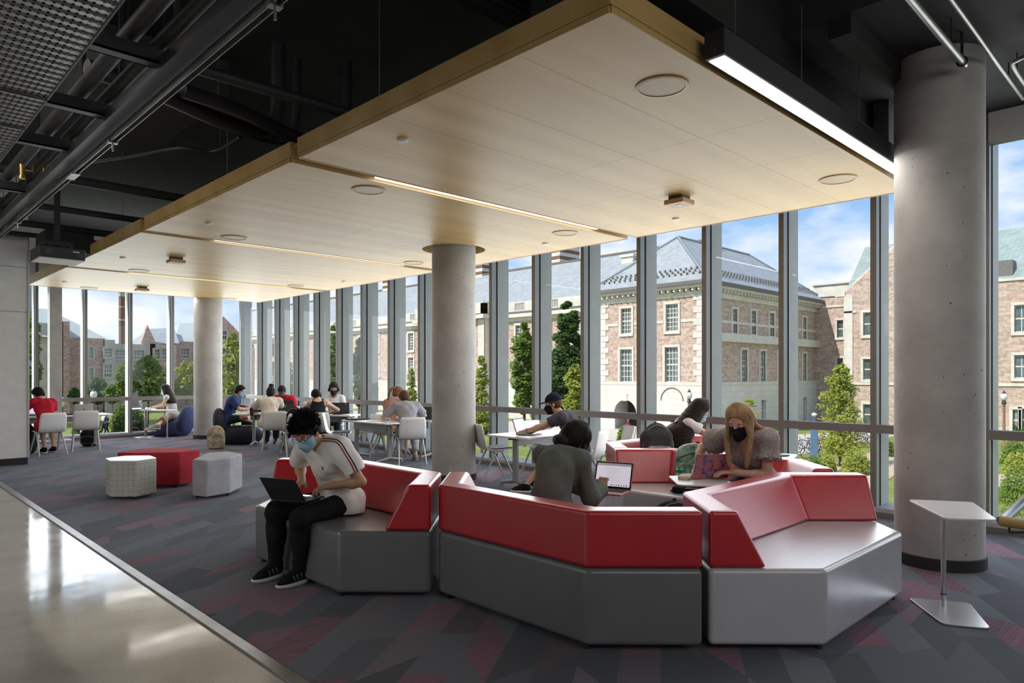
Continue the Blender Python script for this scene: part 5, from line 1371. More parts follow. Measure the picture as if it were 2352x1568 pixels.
# 2 woman in the green sweater
b2 = Person('person in a dark green sweater with low black hair bun, seen from behind', V(3.49, 3.22, .565), 12, lean=16, curl=32, hp=36, hyaw=-22, h=.008, skin='skinE', fem=True,
            LH=V(3.98, 3.30, .70), RH=PD(1383, 1120, 5.02), LE=(.0, 1, -.6), RE=(-.3, -.35, -1), RD=(.2, .2, .9), fcurl=1.3, sc=.92)
b2.shirt('c_green', 1.86, .024, drop=1, wr=.008, neckr=.058, name='sweater', flare=.006); b2.pants('c_dark', 1.9, .010)
b2.mask('mask_p', 'rubber')
S_ = SDF(.007); b2.hair_cap(S_, .024, .05, -.10); S_.ell(b2.H(-.05, 0, .0), (.08, .094, .10), b2.hfr, .03)
S_.clips = []; bun = [b2.H(-.10, 0, -.07), b2.H(-.125, .02, -.085), b2.H(-.13, -.02, -.10)]
for p_ in bun: S_.ell(p_, (.048, .052, .042), b2.hfr, .02)
S_.warp = wob(.0012, 120, 8); hb = S_.build('hair', 'h_black', b2.root, 1)
rg_ = random.Random(12); hs_ = MB()
for i in range(150):
    a_ = rg_.uniform(-2.2, 2.2); y_ = math.sin(a_); x_ = -math.cos(a_); k0 = rg_.uniform(.6, 1)
    q = [b2.H(-.014 + .05 * x_, .05 * y_, .150), b2.H(-.014 + .118 * x_, .100 * y_, .085), b2.H(-.02 + .128 * x_, .110 * y_, .01), b2.H(-.075 + .06 * x_ * k0, .07 * y_ * k0, -.06), b2.H(-.11, .03 * y_, -.09)]
    hs_.tube([p - b2.root.location for p in bez(q, 5)], .0022, 4)
hs_.build('hair_strand', 'h_dark', hb, smooth=True)
w_ = MB()
for k_ in (1, -1):
    for j in range(9):
        q = [b2.H(.055 - .008 * j, .080 * k_, .05), b2.H(.07 - .008 * j, .092 * k_, -.01), b2.H(.062 - .006 * j, .095 * k_ + .006 * j * k_, -.06), b2.H(.075 - .01 * j, .088 * k_, -.11 - .006 * j)]
        w_.tube([p - b2.root.location for p in bez(q, 5)], .0028, 5)
w_.build('hair_strand', 'h_black', hb, smooth=True)
# 3 man in the dark cap
pc = V(7.12, 6.02, .555)
b3 = Person('person in a dark cap and grey T-shirt working at the purple laptop by the window', pc, 122, lean=24, curl=18, hp=14, hyaw=12, h=.009, skin='skinB',
            LH=V(6.60, 6.62, .765), RH=V(6.92, 6.72, .765), LE=(-.6, -.3, -.6), RE=(.7, .2, -.5), LF=V(6.52, 6.42, .10), RF=V(6.85, 6.62, .10), LD=(-.2, .7, 0), RD=(-.2, .6, 0))
b3.shirt('c_dgrey', .62, .018, drop=1); b3.pants('c_dark', .72, .02, name='shorts'); b3.mask('mask_k', 'rubber'); b3.glasses(dz=.004); b3.short('h_brown', .006, .05, -.06)
S_ = SDF(.007); S_.ell(b3.H(-.014, 0, .055), (.112, .090, .098), b3.hfr, .01, 'u', ((b3.H(0, 0, .045), tuple(-(b3.hu * .97 - b3.hf * .18).normalized())),)); S_.ell(b3.H(.12, 0, .048), (.075, .07, .010), (b3.hf, b3.hl, b3.hu), .012); S_.ell(b3.H(-.014, 0, .158), (.01, .01, .008), b3.hfr, .004)
S_.build('cap', 'capm', b3.root, 1)
MB().tube([b3.E[1].lerp(b3.Wr[1], .92) - b3.root.location + q * .031 for q in [(b3.hl * math.cos(t) + UP * math.sin(t)) for t in [2 * math.pi * i / 14 for i in range(14)]]], .006, 6, True).build('wristband', 'rubber', b3.root, smooth=True)
for k_ in (1, -1): b3.shoe(k_, 'shoe_k', h=.009)
# 4 woman with long dark hair
b4 = Person('person with long dark hair, blue mask and floral sundress bending over by the windows', V(7.04, 4.50, .57), -46, lean=14, curl=20, hp=44, hyaw=-4, sc=.92, h=.009, skin='skinB', fem=True,
            LH=V(7.75, 4.15, .70), RH=V(7.45, 3.95, .70), LE=(.3, .8, -.5), RE=(-.6, -.5, -.4))
b4.shirt('c_wblouse', .55, .012, drop=0, name='white_tee'); b4.mask('mask_b'); b4.glasses('brushed')
S_ = SDF(.009); b4.torso(S_, .022)
S_.clips = [(b4.chest + b4.cu * .06, tuple((b4.cu + b4.cf * -.2).normalized()))]; S_.build('sundress', 'c_dress', b4.root)
for k_ in (1, -1): MB().tube([p - b4.root.location for p in bez([b4.chest + b4.cf * .13 + b4.lt * .08 * k_ + b4.cu * .05, b4.S[k_].lerp(b4.neck, .45) + b4.cu * .075 + b4.cf * .03, b4.chest - b4.cf * .13 + b4.lt * .08 * k_ + b4.cu * .05], 6)], .006, 6).build('dress_strap', 'c_tank', b4.root, smooth=True)
lk = []
for i in range(25):
    a = R(-128 + 256 * i / 24); ca, sa = math.cos(a), math.sin(a)
    top = b4.H(-.02 - .02 * ca, .02 * sa, .135); sd = b4.H(-.03 - .085 * ca, .10 * sa, .02); lo = b4.neck - b4.f * .12 * ca + b4.l * .16 * sa - UP * .03; en = b4.waist - b4.f * .17 * ca + b4.l * .21 * sa - UP * (.02 + .03 * math.sin(i * 2.1))
    lk.append(([top, b4.H(-.02 - .075 * ca, .075 * sa, .09), sd, lo, b4.chest - b4.f * .16 * ca + b4.l * .20 * sa, en], .030, .028))
b4.flow('h_dark', lk, 5)
# 5 blonde woman 
b5 = Person('person with long blonde hair, black mask and ruffled floral blouse behind the pink laptop', V(5.86, 2.90, .575), 190, lean=30, curl=22, hp=24, hyaw=-4, h=.0065, skin='skinD', fem=True, sc=1.07,
            LH=PD(1684, 1084, 5.86), RH=PD(1600, 1080, 6.12), LE=(.55, -.85, -.45), RE=(.2, .9, -.4), LD=(-.6, .45, -.05), RD=(-.5, -.4, -.1))
b5.eyes(-.5); b5.shirt('c_floral', .50, .024, drop=1, wr=.009, vneck=1.25, name='blouse', flare=.05); b5.mask('mask_k', 'rubber'); b5.pants('c_dark', 1.8, .01)
for k_ in (1, -1):     # fluttering sleeve ruffle
    n_ = (b5.E[k_] - b5.S[k_]).normalized(); c = b5.S[k_] + n_ * .115; p_ = n_.orthogonal().normalized(); q_ = n_.cross(p_); vs, fs = [], []
    for i in range(48):
        t = 2 * math.pi * i / 48
        for j, (dz, r) in enumerate(((-.05, .080), (.0, .098 + .006 * math.sin(8 * t)), (.055, .112 + .016 * math.sin(8 * t + .5)))): vs.append(c + n_ * dz + (p_ * math.cos(t) + q_ * math.sin(t)) * r - b5.root.location)
    for i in range(48):
        for j in range(2): a = i * 3 + j; b_ = ((i + 1) % 48) * 3 + j; fs.append((a, b_, b_ + 1, a + 1))
    o = MB().add(vs, fs).build('sleeve_ruffle', 'c_floral', b5.root, smooth=True); m_ = o.modifiers.new('thick', 'SOLIDIFY'); m_.thickness = .003
lk = []
for i in range(17):
    a = R(-150 + 300 * i / 16); ca, sa = math.cos(a), math.sin(a); side = 1 if sa > 0 else -1
    top = b5.H(-.01, .012 * side, .138); sd = b5.H(-.03 - .080 * ca, .094 * sa, .03)
    if ca < .1:   # front locks fall over the chest
        md = b5.H(.035 - .02 * ca, .088 * side, -.07); lo = md - UP * .11 + b5.f * .015; en = lo - UP * (.14 + .03 * math.sin(i * 1.7)) + b5.f * .01 - b5.l * side * .02
    else:
        md = b5.H(-.10, .085 * sa, -.07); lo = md - UP * .06 - b5.f * .075 + b5.l * .09 * sa; en = lo - UP * .12 - b5.f * .05 + b5.l * .06 * sa
    lk.append(([top, b5.H(-.015 - .07 * ca, .072 * sa, .10), sd, md, lo, en], .023, .011))
b5.flow('h_blond', lk, 6, h=.006, line=.072)
# 6 reader in red
b6 = Person('person in a red T-shirt seen from behind at the far left table', V(2.93, 16.02, .555), 102, lean=16, curl=20, hp=30, hyaw=16, h=.011, skin='skinB', LH=V(2.55, 16.62, .76), RH=V(3.05, 16.66, .76), LE=(-.8, -.3, -.6), LF=V(2.95, 16.30, .10), RF=V(3.12, 16.36, .10))
b6.shirt('c_red', .66, .018, drop=1); b6.pants('c_dark', .8, .02, name='shorts'); b6.mask('mask_b'); b6.short('h_black', .018)
for k_ in (1, -1): b6.shoe(k_, 'shoe_k', h=.010)
# 7 reading woman
c = PZ(402, 1001, 0)
b7 = Person('person in a white sleeveless top and khaki trousers reclining in the blue lounge chair', V(c.x - .02, c.y + .14, .50), 136, lean=6, curl=10, hp=26, hyaw=4, h=.011, skin='skinB', fem=True, sc=.98,
            LH=PD(347, 937, 17.3), RH=PD(352, 935, 17.6), LE=(.1, -.6, -1), RE=(.1, .3, -1), LF=PZ(330, 1000, .16), RF=PZ(322, 998, .13), LK=(0, 0, 1), RK=(0, 0, 1))
b7.shirt('c_lace', 0, .012, strap=False, drop=1, name='sleeveless_top', flare=-.03); b7.pants('c_khaki', 1.45, .022); b7.mask('mask_b')
lk = []
for i in range(19):
    a = R(-120 + 240 * i / 18); ca, sa = math.cos(a), math.sin(a); sd = b7.H(-.03 - .08 * ca, .09 * sa, .02)
    lk.append(([b7.H(-.01, .01, .135), b7.H(-.02 - .07 * ca, .07 * sa, .09), sd, b7.neck - b7.f * .10 * ca + b7.l * .13 * sa, b7.chest - b7.f * .13 * ca + b7.l * .15 * sa], .027, .022))
b7.flow('h_dark', lk, 7)
for k_ in (1, -1): b7.shoe(k_, 'shoe_g', t=b7.f + UP * .15, up=UP - b7.f * .15, h=.010)
# 8 cross legged boy
c = PZ(548, 1018, 0)
pb = V(c.x - .16, c.y + .16, .53)
b8 = Person('person in a navy T-shirt with blue mask sitting cross legged on the dark lounge chair', pb, -38, lean=12, curl=18, hp=16, hyaw=-6, h=.011, skin='skinA',
            LH=pb + V(.42, .05, .30), RH=pb + V(.30, -.30, .24), LE=(.3, .8, -.6), RE=(-.5, -.7, -.4), LF=pb + V(.20, -.36, -.03), RF=pb + V(.42, -.06, -.03), LK=(.6, .7, .35), RK=(-.35, -1, .3))
b8.shirt('c_navy', .8, .024, drop=1); b8.pants('c_dark', .75, .022, name='shorts'); b8.mask('mask_b'); b8.glasses(); b8.short('h_black', .016, .06)
for k_ in (1, -1): b8.shoe(k_, 'shoe_k', t=V(.8, -.6 * k_, 0), h=.010)
# 9 student with the bun
b9 = Person('person in a cream T-shirt with a hair bun, back to the camera, bent over books', V(6.36, 13.68, .555), 60, lean=20, curl=18, hp=26, hyaw=-6, h=.011, skin='skinC', LH=V(6.30, 14.38, .77), RH=V(6.85, 14.22, .77), LE=(-.9, .0, -.4), RE=(.9, -.2, -.4), LF=V(6.42, 13.95, .10), RF=V(6.62, 13.62, .14), RK=(.5, .2, 1))
b9.shirt('c_cream', .75, .022, drop=1); b9.pants('c_blackpant', 1.85, .014)
S_ = SDF(.009); b9.hair_cap(S_, .014, .055, -.085); S_.ell(b9.H(-.03, 0, .165), (.055, .055, .045), b9.hfr, .02); S_.warp = wob(.002, 120, 4); S_.build('hair', 'h_black', b9.root)
for k_ in (1, -1): b9.shoe(k_, 'shoe_g', 'solebr', t=b9.f - UP * (1.0 if k_ < 0 else 0), up=UP + b9.f * (1.0 if k_ < 0 else 0), h=.010)
# 10 student behind the laptop
b10 = Person('person in a dark red top behind the open dark laptop, only the face showing', V(7.36, 14.98, .555), 228, lean=16, curl=14, hp=34, h=.011, skin='skinC', LH=V(7.2, 14.6, .77), RH=V(7.0, 14.8, .77))
b10.shirt('c_red', .7, .018, drop=1); b10.pants('c_dark', 1.9, .012); b10.short('h_black', .010, .06)
# 11 black tank top
b11 = Person('person in a black tank top leaning over the table, back to the camera', V(6.82, 12.52, .555), 58, lean=26, curl=14, hp=40, hyaw=26, hroll=-12, h=.010, skin='skinB', fem=True, LH=V(6.95, 13.15, .77), RH=V(7.3, 12.85, .77), LE=(-1, .1, -.3), RE=(.9, -.4, -.4))
b11.shirt('c_tank', 0, .010, strap=True, drop=1, name='tank_top', wr=.002); b11.pants('c_blackpant', 1.9, .012); b11.short('h_black', .012, .045, -.075)
# 12 masked woman with headphones
b12 = Person('person with black headphones and a black mask facing the camera behind a laptop', V(7.84, 13.64, .555), 235, lean=8, curl=8, hp=16, h=.010, skin='skinE', fem=True, LH=V(7.72, 13.2, .78), RH=V(7.45, 13.35, .78))
b12.shirt('c_lace', .6, .016, drop=1, name='white_top'); b12.mask('mask_k', 'rubber'); b12.pants('c_dark', 1.9, .012)
S_ = SDF(.009); b12.hair_cap(S_, .030, .060, -.10); S_.warp = wob(.003, 140, 4); S_.build('hair', 'h_black', b12.root)
q = [b12.H(0, .100 * math.cos(t), .02 + .145 * math.sin(t)) - b12.root.location for t in [math.pi * i / 16 for i in range(17)]]
hd = MB().tube(q, .010, 8)
for k_ in (1, -1): hd.ball(b12.H(0, .100 * k_, -.01) - b12.root.location, (.03, .03, .042))
hd.build('headphones', 'rubber', b12.root, smooth=True)
# 13 ponytail woman
b13 = Person('person with an auburn ponytail and rust plaid shirt behind the man in grey', V(7.40, 10.92, .555), 18, lean=18, curl=14, hp=20, hyaw=-10, h=.010, skin='skinB', fem=True, LH=V(7.82, 11.2, .77), RH=V(7.85, 10.85, .77))
b13.shirt('c_plaid', 1.7, .018, drop=1, name='plaid_shirt'); b13.pants('c_dark', .7, .018, name='shorts')
S_ = SDF(.009); b13.hair_cap(S_, .012, .06, -.07); S_.chain(bez([b13.H(-.10, 0, .06), b13.H(-.16, .02, .06), b13.H(-.19, .03, -.02), b13.H(-.18, .04, -.12), b13.H(-.16, .05, -.20)], 4), [.025 - .0007 * i for i in range(17)], .01); S_.warp = wob(.004, 110, 4); S_.build('hair', 'h_auburn', b13.root)
# 14 man in grey
b14 = Person('person in a grey T-shirt hunched over the table beside the middle column', V(7.20, 10.02, .555), 62, lean=24, curl=20, hp=30, hyaw=18, h=.010, skin='skinB', LH=V(7.15, 10.62, .765), RH=V(7.62, 10.42, .765), LE=(-.9, -.2, -.3), RE=(.9, -.5, -.4), LF=V(7.32, 10.42, .10), RF=V(7.5, 10.2, .10))
b14.shirt('c_grey', .8, .022, drop=1); b14.pants('c_sweat', 1.8, .018); b14.short('h_brown', .018, .06, -.085, .002)
for k_ in (1, -1): b14.shoe(k_, 'solebr', 'solebr', h=.010)
# ---------------------------------------------------------------- the court outside, half a storey lower
GZ = -3.6
M.update(
    rbrick=m_brick('rose_ashlar', (0.44, 0.31, 0.255), (0.60, 0.47, 0.39), (0.54, 0.46, 0.40), .62, .21),
    dbrick=m_brick('dark_ashlar', (0.38, 0.22, 0.195), (0.52, 0.35, 0.31), (0.48, 0.40, 0.36), .55, .2),
    lime=m_brick('limestone', (0.68, 0.65, 0.59), (0.74, 0.71, 0.65), (0.56, 0.53, 0.48), 1.3, .55, .06),
    trimst=plain('trim_limestone', (0.68, 0.65, 0.59), .85, 0, .1, 1.5), slate=m_slate('grey_slate', (0.36, 0.40, 0.43)), gslate=m_slate('green_slate', (0.30, 0.38, 0.37)),
    gutter=plain('dark_gutter', (0.16, 0.15, 0.14), .7), pane=plain('window_pane', (0.10, 0.14, 0.14), .08, 0, .35, 1.2, spec=.9), sash=plain('sash_paint', (0.62, 0.61, 0.57), .6),
    stone2=plain('grey_limestone', (0.44, 0.42, 0.39), .9, 0, .12, .8),
    lawn=m_grass(), path=plain('tan_paving', (0.52, 0.41, 0.29), .9, 0, .1, 1.0), plaza=plain('pale_paving', (0.56, 0.52, 0.46), .9, 0, .1, .7),
    leafA=m_leaf('leaf_mid', (0.10, 0.18, 0.025), (0.24, 0.34, 0.05)), leafB=m_leaf('leaf_dark', (0.035, 0.085, 0.018), (0.10, 0.18, 0.04)), leafC=m_leaf('leaf_yellow', (0.22, 0.28, 0.035), (0.42, 0.45, 0.08)),
    bark=plain('bark', (0.13, 0.10, 0.075), .95, 0, .3), globe=plain('frosted_globe', (0.75, 0.75, 0.72), .3), postc=plain('terracotta_post', (0.25, 0.13, 0.09), .7), iron=plain('dark_iron', (0.04, 0.04, 0.04), .5, .4),
    bluep=plain('blue_pole_paint', (0.10, 0.19, 0.33), .5), whitestripe=plain('white_cap_brick', (0.68, 0.64, 0.58), .9), brownstripe=plain('brown_brick', (0.20, 0.11, 0.08), .9),
    mtroof=plain('pale_metal_roof', (0.42, 0.47, 0.46), .6), glassb=plain('blue_curtain_glass', (0.16, 0.26, 0.36), .12, 0, .3, .2, spec=.9),
)
struct(MB().bb((-260, -200, GZ - 1), (420, 420, GZ)).build('ground_lawn', 'lawn'))
def flat(name, pts, mat, dz=.02):
    return struct(MB().prism([(p[0], p[1]) for p in pts], GZ - .2, GZ + dz).build(name, mat))
flat('ground_plaza', [(40, 26), (53.6, 26), (53.6, 31.4), (53.6, 140), (44, 140), (44, 60), (40, 46)], 'plaza')
flat('ground_path', [PZ(1880, 1075, GZ), PZ(2010, 1037, GZ), PZ(2120, 1010, GZ), PZ(2250, 1010, GZ), PZ(2100, 1060, GZ), PZ(2000, 1130, GZ)], 'path', .03)
flat('ground_walk', [PZ(20, 948, GZ), PZ(560, 930, GZ), PZ(560, 922, GZ), PZ(20, 934, GZ)], 'plaza', .03)
flat('ground_rack_pad', [PZ(1650, 1052, GZ), PZ(1840, 1045, GZ), PZ(2060, 1000, GZ), PZ(1960, 992, GZ), PZ(1650, 1006, GZ)], 'plaza', .025)
flat('ground_bed', [PZ(2290, 1120, GZ), PZ(2420, 1100, GZ), PZ(2420, 1075, GZ), PZ(2290, 1090, GZ)], 'path', .03)

def facade(name, o, ux, nx, Wd, z0, z1, holes, mat, parent, depth=.28, back=True):
    """a wall with real openings: o corner, ux along the wall, nx outward; holes (u0,u1,za,zb)"""
    o, ux, nx = Vector(o), Vector(ux), Vector(nx)
    us = sorted({0.0, Wd} | {h[0] for h in holes} | {h[1] for h in holes})
    zs = sorted({z0, z1} | {h[2] for h in holes} | {h[3] for h in holes})
    b = MB()
    P = lambda u, z, d=0: tuple(o + ux * u - nx * d + Vector((0, 0, z - o.z)))
    def quad(p, ref):
        n = (Vector(p[1]) - Vector(p[0])).cross(Vector(p[2]) - Vector(p[0]))
        b.add(p if n.dot(ref) > 0 else p[::-1], [(0, 1, 2, 3)])
    for i in range(len(us) - 1):
        for j in range(len(zs) - 1):
            um, zm = (us[i] + us[i + 1]) / 2, (zs[j] + zs[j + 1]) / 2
            if any(h[0] < um < h[1] and h[2] < zm < h[3] for h in holes): continue
            quad([P(us[i], zs[j]), P(us[i + 1], zs[j]), P(us[i + 1], zs[j + 1]), P(us[i], zs[j + 1])], nx)
    for u0, u1, za, zb in holes:
        quad([P(u0, za), P(u0, zb), P(u0, zb, depth), P(u0, za, depth)], ux); quad([P(u1, za), P(u1, zb), P(u1, zb, depth), P(u1, za, depth)], -ux)
        quad([P(u0, za), P(u1, za), P(u1, za, depth), P(u0, za, depth)], Vector((0, 0, 1))); quad([P(u0, zb), P(u1, zb), P(u1, zb, depth), P(u0, zb, depth)], Vector((0, 0, -1)))
    if back: quad([P(0, z0, .5), P(Wd, z0, .5), P(Wd, z1, .5), P(0, z1, .5)], -nx)
    return b.build(name, mat, parent)
def win(o, ux, nx, h, parent, cols=3, rows=6, surround=.22, mid=True, mat='trimst', arch=False):
    """one window: stone surround, sash bars, pane as a sub-part"""
    o, ux, nx = Vector(o), Vector(ux), Vector(nx); u0, u1, za, zb = h
    fr = Matrix(((ux.x, nx.x, 0, o.x), (ux.y, nx.y, 0, o.y), (0, 0, 1, 0), (0, 0, 0, 1)))
    b = MB()
    def bx(lo, hi, bb=b): bb.box([(p + q) / 2 for p, q in zip(lo, hi)], [q - p for p, q in zip(lo, hi)], 0, fr)
    s = surround
    if s:
        bx((u0 - s, -.05, za - s * 1.2), (u1 + s, .14, za)); bx((u0 - s, -.05, zb), (u1 + s, .12, zb + s)); bx((u0 - s, -.05, za), (u0, .10, zb)); bx((u1, -.05, za), (u1 + s, .10, zb))
    w = b.build('window', mat, parent)
    p = MB(); bx((u0, -.25, za), (u1, -.20, zb), p); p.build('pane', 'pane', w)
    q = MB(); t = .035
    for i in range(cols + 1):
        u = u0 + (u1 - u0) * i / cols; bx((u - t, -.2, za), (u + t, -.16, zb), q)
    for j in range(rows + 1):
        z = za + (zb - za) * j / rows; tt = .07 if (mid and j == rows // 2) or j in (0, rows) else t
        bx((u0, -.2, z - tt), (u1, -.155, z + tt), q)
    if arch:
        n = 8
        for i in range(n):
            a0, a1 = math.pi * i / n, math.pi * (i + 1) / n; r = (u1 - u0) / 2; uc = (u0 + u1) / 2; zc = zb - r
            pl = [(uc + r * math.cos(a0), zc + r * math.sin(a0)), (uc + r * math.cos(a1), zc + r * math.sin(a1)), (uc + r * math.cos(a1) * 1.5, zb + .02), (uc + r * math.cos(a0) * 1.5, zb + .02)]
            q.add([(fr @ Vector((u, -.1, z))) for u, z in pl], [(0, 1, 2, 3)])
    q.build('sash', 'sash', w)
    return w
def rectX(px0, y0, px1, y1, X0, ytop):   # a window seen on a wall x = X0, as (u along -y from ytop)
    a, c = PX(px0, y0, X0), PX(px1, y1, X0); m = PX((px0 + px1) / 2, y0, X0).z; n_ = PX((px0 + px1) / 2, y1, X0).z
    return (ytop - a.y, ytop - c.y, n_, m)
def rectY(px0, y0, px1, y1, Y0, x0):
    a, c = PY(px0, y0, Y0), PY(px1, y1, Y0); m = PY((px0 + px1) / 2, y0, Y0).z; n_ = PY((px0 + px1) / 2, y1, Y0).z
    return (a.x - x0, c.x - x0, n_, m)

# --- main hall with hipped slate roof
XM, YM0, YM1, XM1 = 53.7, 31.4, 42.6, 77.5
ZB, ZE = 0.75, 8.9
hall = thing('hall', 'stone and rose brick hall with grey hipped slate roof and arched doorway', 'building', (XM, YM0, GZ))
def W(parent): return parent
hallm = Matrix.Translation((-XM, -YM0, -GZ))
def shift(o, m):   # parts were modelled in world coordinates
    o.data.transform(m)
    return o
def P_(o, root): 
    o.data.transform(Matrix.Translation(-root.location)); 
    for c in kids(o): c.data.transform(Matrix.Translation(-root.location))
    return o
up = [rectX(1427, 708, 1451, 766, XM, YM1), rectX(1530, 698, 1558, 760, XM, YM1), rectX(1425, 802, 1452, 877, XM, YM1), rectX(1528, 797, 1558, 877, XM, YM1)]
P_(facade('brick_wall', (XM, YM1, GZ), (0, -1, 0), (-1, 0, 0), YM1 - YM0, ZB, ZE, up, 'rbrick', hall), hall)
arch = rectX(1414, 918, 1465, 1030, XM, YM1); arch = (arch[0], arch[1], GZ, arch[3])
P_(facade('stone_base', (XM - .12, YM1 + .1, GZ), (0, -1, 0), (-1, 0, 0), YM1 - YM0 + .2, GZ, ZB, [(arch[0] + .1, arch[1] + .1, GZ, arch[3])], 'lime', hall, depth=2.2, back=False), hall)
for h in up: P_(win((XM, YM1, 0), (0, -1, 0), (-1, 0, 0), h, hall, 4 if h[1] - h[0] > .9 else 3, 6), hall)
# arched doorway
d = MB(); r = (arch[1] - arch[0]) / 2; uc = (arch[0] + arch[1]) / 2; zc = arch[3] - r; n = 14
for i in range(n):
    a0, a1 = math.pi * i / n, math.pi * (i + 1) / n
    q = [(r * math.cos(a0), r * math.sin(a0)), (r * math.cos(a1), r * math.sin(a1)), (r * 1.36 * math.cos(a1), r * 1.36 * math.sin(a1)), (r * 1.36 * math.cos(a0), r * 1.36 * math.sin(a0))]
    vs = [(XM - xx, YM1 - (uc + u), zc + z) for xx in (.1, .24) for u, z in q]
    d.add(vs, [(0, 1, 2, 3), (7, 6, 5, 4), (0, 4, 5, 1), (1, 5, 6, 2), (2, 6, 7, 3), (3, 7, 4, 0)])
    cxx, czz = (max(-r, min(r, r * 1.42 * math.cos((a0 + a1) / 2)))), r
    d.add([(XM - .13, YM1 - (uc + r * math.cos(a0)), zc + r * math.sin(a0)), (XM - .13, YM1 - (uc + r * math.cos(a1)), zc + r * math.sin(a1)), (XM - .13, YM1 - (uc + r * math.cos(a1) * 1.02), zc + r + .02), (XM - .13, YM1 - (uc + r * math.cos(a0) * 1.02), zc + r + .02)], [(0, 1, 2, 3)])
d.box((XM - .22, YM1 - uc, zc + r * 1.18), (.2, .5, r * .5))
P_(d.build('door_arch', 'trimst', hall), hall)
P_(MB().bb((XM + 2.0, YM1 - arch[1], GZ), (XM + 2.1, YM1 - arch[0], arch[3])).build('arch_dark_sheet', plain('arch_shade', (.035, .032, .03), .7), hall), hall)  # near-black sheet standing in for the shade inside the archway
bl = MB(); ba = PX(1545, 1000, XM)
bl.tube([(XM - .14, ba.y + 1.15 * math.cos(t), 1.55 - 2.9 + .6 + 1.15 * math.sin(t)) for t in [math.pi * k_ / 16 for k_ in range(17)]], .05, 6)
P_(bl.build('blind_arch', 'gutter', hall), hall)
# side
sd = [rectY(a, b_, c, e_, YM0, XM) for a, b_, c, e_ in ((1681, 710, 1692, 765), (1724, 714, 1735, 768), (1766, 719, 1777, 772), (1843, 729, 1851, 778), (1702, 803, 1715, 878), (1745, 806, 1757, 879), (1786, 808, 1796, 880), (1843, 812, 1851, 880), (1706, 920, 1716, 966), (1746, 918, 1757, 968), (1787, 916, 1797, 968), (1843, 912, 1851, 968))]
P_(facade('brick_wall', (XM, YM0, GZ), (1, 0, 0), (0, -1, 0), XM1 - XM, ZB, ZE, [h for h in sd[:8]], 'rbrick', hall), hall)
P_(facade('stone_base', (XM - .1, YM0 - .12, GZ), (1, 0, 0), (0, -1, 0), XM1 - XM, GZ, ZB, [(h[0] + .1, h[1] + .1, h[2], h[3]) for h in sd[8:]], 'lime', hall), hall)
for i, h in enumerate(sd): P_(win((XM, YM0, 0), (1, 0, 0), (0, -1, 0), h, hall, 3, 6, .22 if i < 8 else 0), hall)
co = MB()
co.bb((XM - .15, YM0 - .15, ZB - .1), (XM1, YM1, ZB + .18)); P_(co.build('belt_course', 'trimst', hall), hall)
bz = PY(1730, 784, YM0).z
P_(MB().bb((XM + 1.6, YM0 - .5, bz - .2), (XM1, YM0, bz + .55)).build('balcony_ledge', 'trimst', hall), hall)
b2 = PX(1590, 735, XM).z
P_(MB().bb((XM - .06, YM1 - up[0][0] + .3, b2 - .12), (XM, YM1, b2 + .12)).bb((XM - .06, YM1 - up[1][0] + .3, b2 - .12), (XM, YM1 - up[0][1] - .3, b2 + .12)).bb((XM - .06, YM0, b2 - .12), (XM, YM1 - up[1][1] - .3, b2 + .12)).bb((XM, YM0 - .06, b2 - .12), (XM1, YM0, b2 + .12)).build('string_course', 'trimst', hall), hall)
for (x, y, sx, sy) in ((XM, YM0, 1, 1), (XM, YM1, 1, -1)):
    q = MB(); z, i = ZB + .2, 0
    while z < ZE - .3:
        L = .95 if i % 2 else .62
        q.bb((x - .07, min(y - .07 * sy, y + L * sy), z), (x + L, max(y - .07 * sy, y + L * sy), z + .52)); z += .55; i += 1
    P_(q.build('quoin', 'trimst', hall), hall)
c = MB()
c.bb((XM - .12, YM0 - .12, ZE - .45), (XM1 + .1, YM1 + .12, ZE)); c.bb((XM - .75, YM0 - .75, ZE + .28), (XM1 + .5, YM1 + .75, ZE + .5))
y = YM0 - .5
while y < YM1 + .6: c.bb((XM - .6, y - .09, ZE), (XM, y + .09, ZE + .28)); y += .62
x = XM - .4
while x < XM1: c.bb((x - .09, YM0 - .6, ZE), (x + .09, YM0, ZE + .28)); x += .62
P_(c.build('cornice', 'trimst', hall), hall)
P_(MB().bb((XM - .95, YM0 - .95, ZE + .5), (XM1 + .6, YM1 + .95, ZE + .82)).build('gutter', 'gutter', hall), hall)
e0, ap, yr = ZE + .82, 14.95, (YM0 + YM1) / 2
rv = [(XM - .9, YM0 - .9, e0), (XM1 + .6, YM0 - .9, e0), (XM1 + .6, YM1 + .9, e0), (XM - .9, YM1 + .9, e0), (58.6, yr, ap), (72.8, yr, ap)]
P_(MB().add(rv, [(0, 1, 5, 4), (2, 3, 4, 5), (3, 0, 4), (1, 2, 5), (3, 2, 1, 0)]).build('roof', 'slate', hall), hall)
rc = MB()
for a, b_ in ((0, 4), (3, 4), (4, 5), (1, 5)): rc.tube([rv[a], rv[b_]], .16, 6)
P_(rc.build('ridge_cap', plain('lead_ridge', (.24, .27, .29), .6), hall), hall)
sg = MB()
for row in range(3):
    f = .13 + .05 * row
    for k_ in range(18):
        t_ = (k_ + .5 * (row % 2) + .5) / 18.5
        pL, pR = Vector(rv[0]).lerp(Vector(rv[4]), f), Vector(rv[3]).lerp(Vector(rv[4]), f); p = pL.lerp(pR, t_); sg.box((p.x - .08, p.y, p.z + .08), (.12, .16, .16))
    for k_ in range(40):
        pL, pR = Vector(rv[0]).lerp(Vector(rv[4]), f), Vector(rv[1]).lerp(Vector(rv[5]), f); p = pL.lerp(pR, (k_ + .5) / 40); sg.box((p.x, p.y - .08, p.z + .08), (.16, .12, .16))
P_(sg.build('snow_guard', 'gutter', hall), hall)
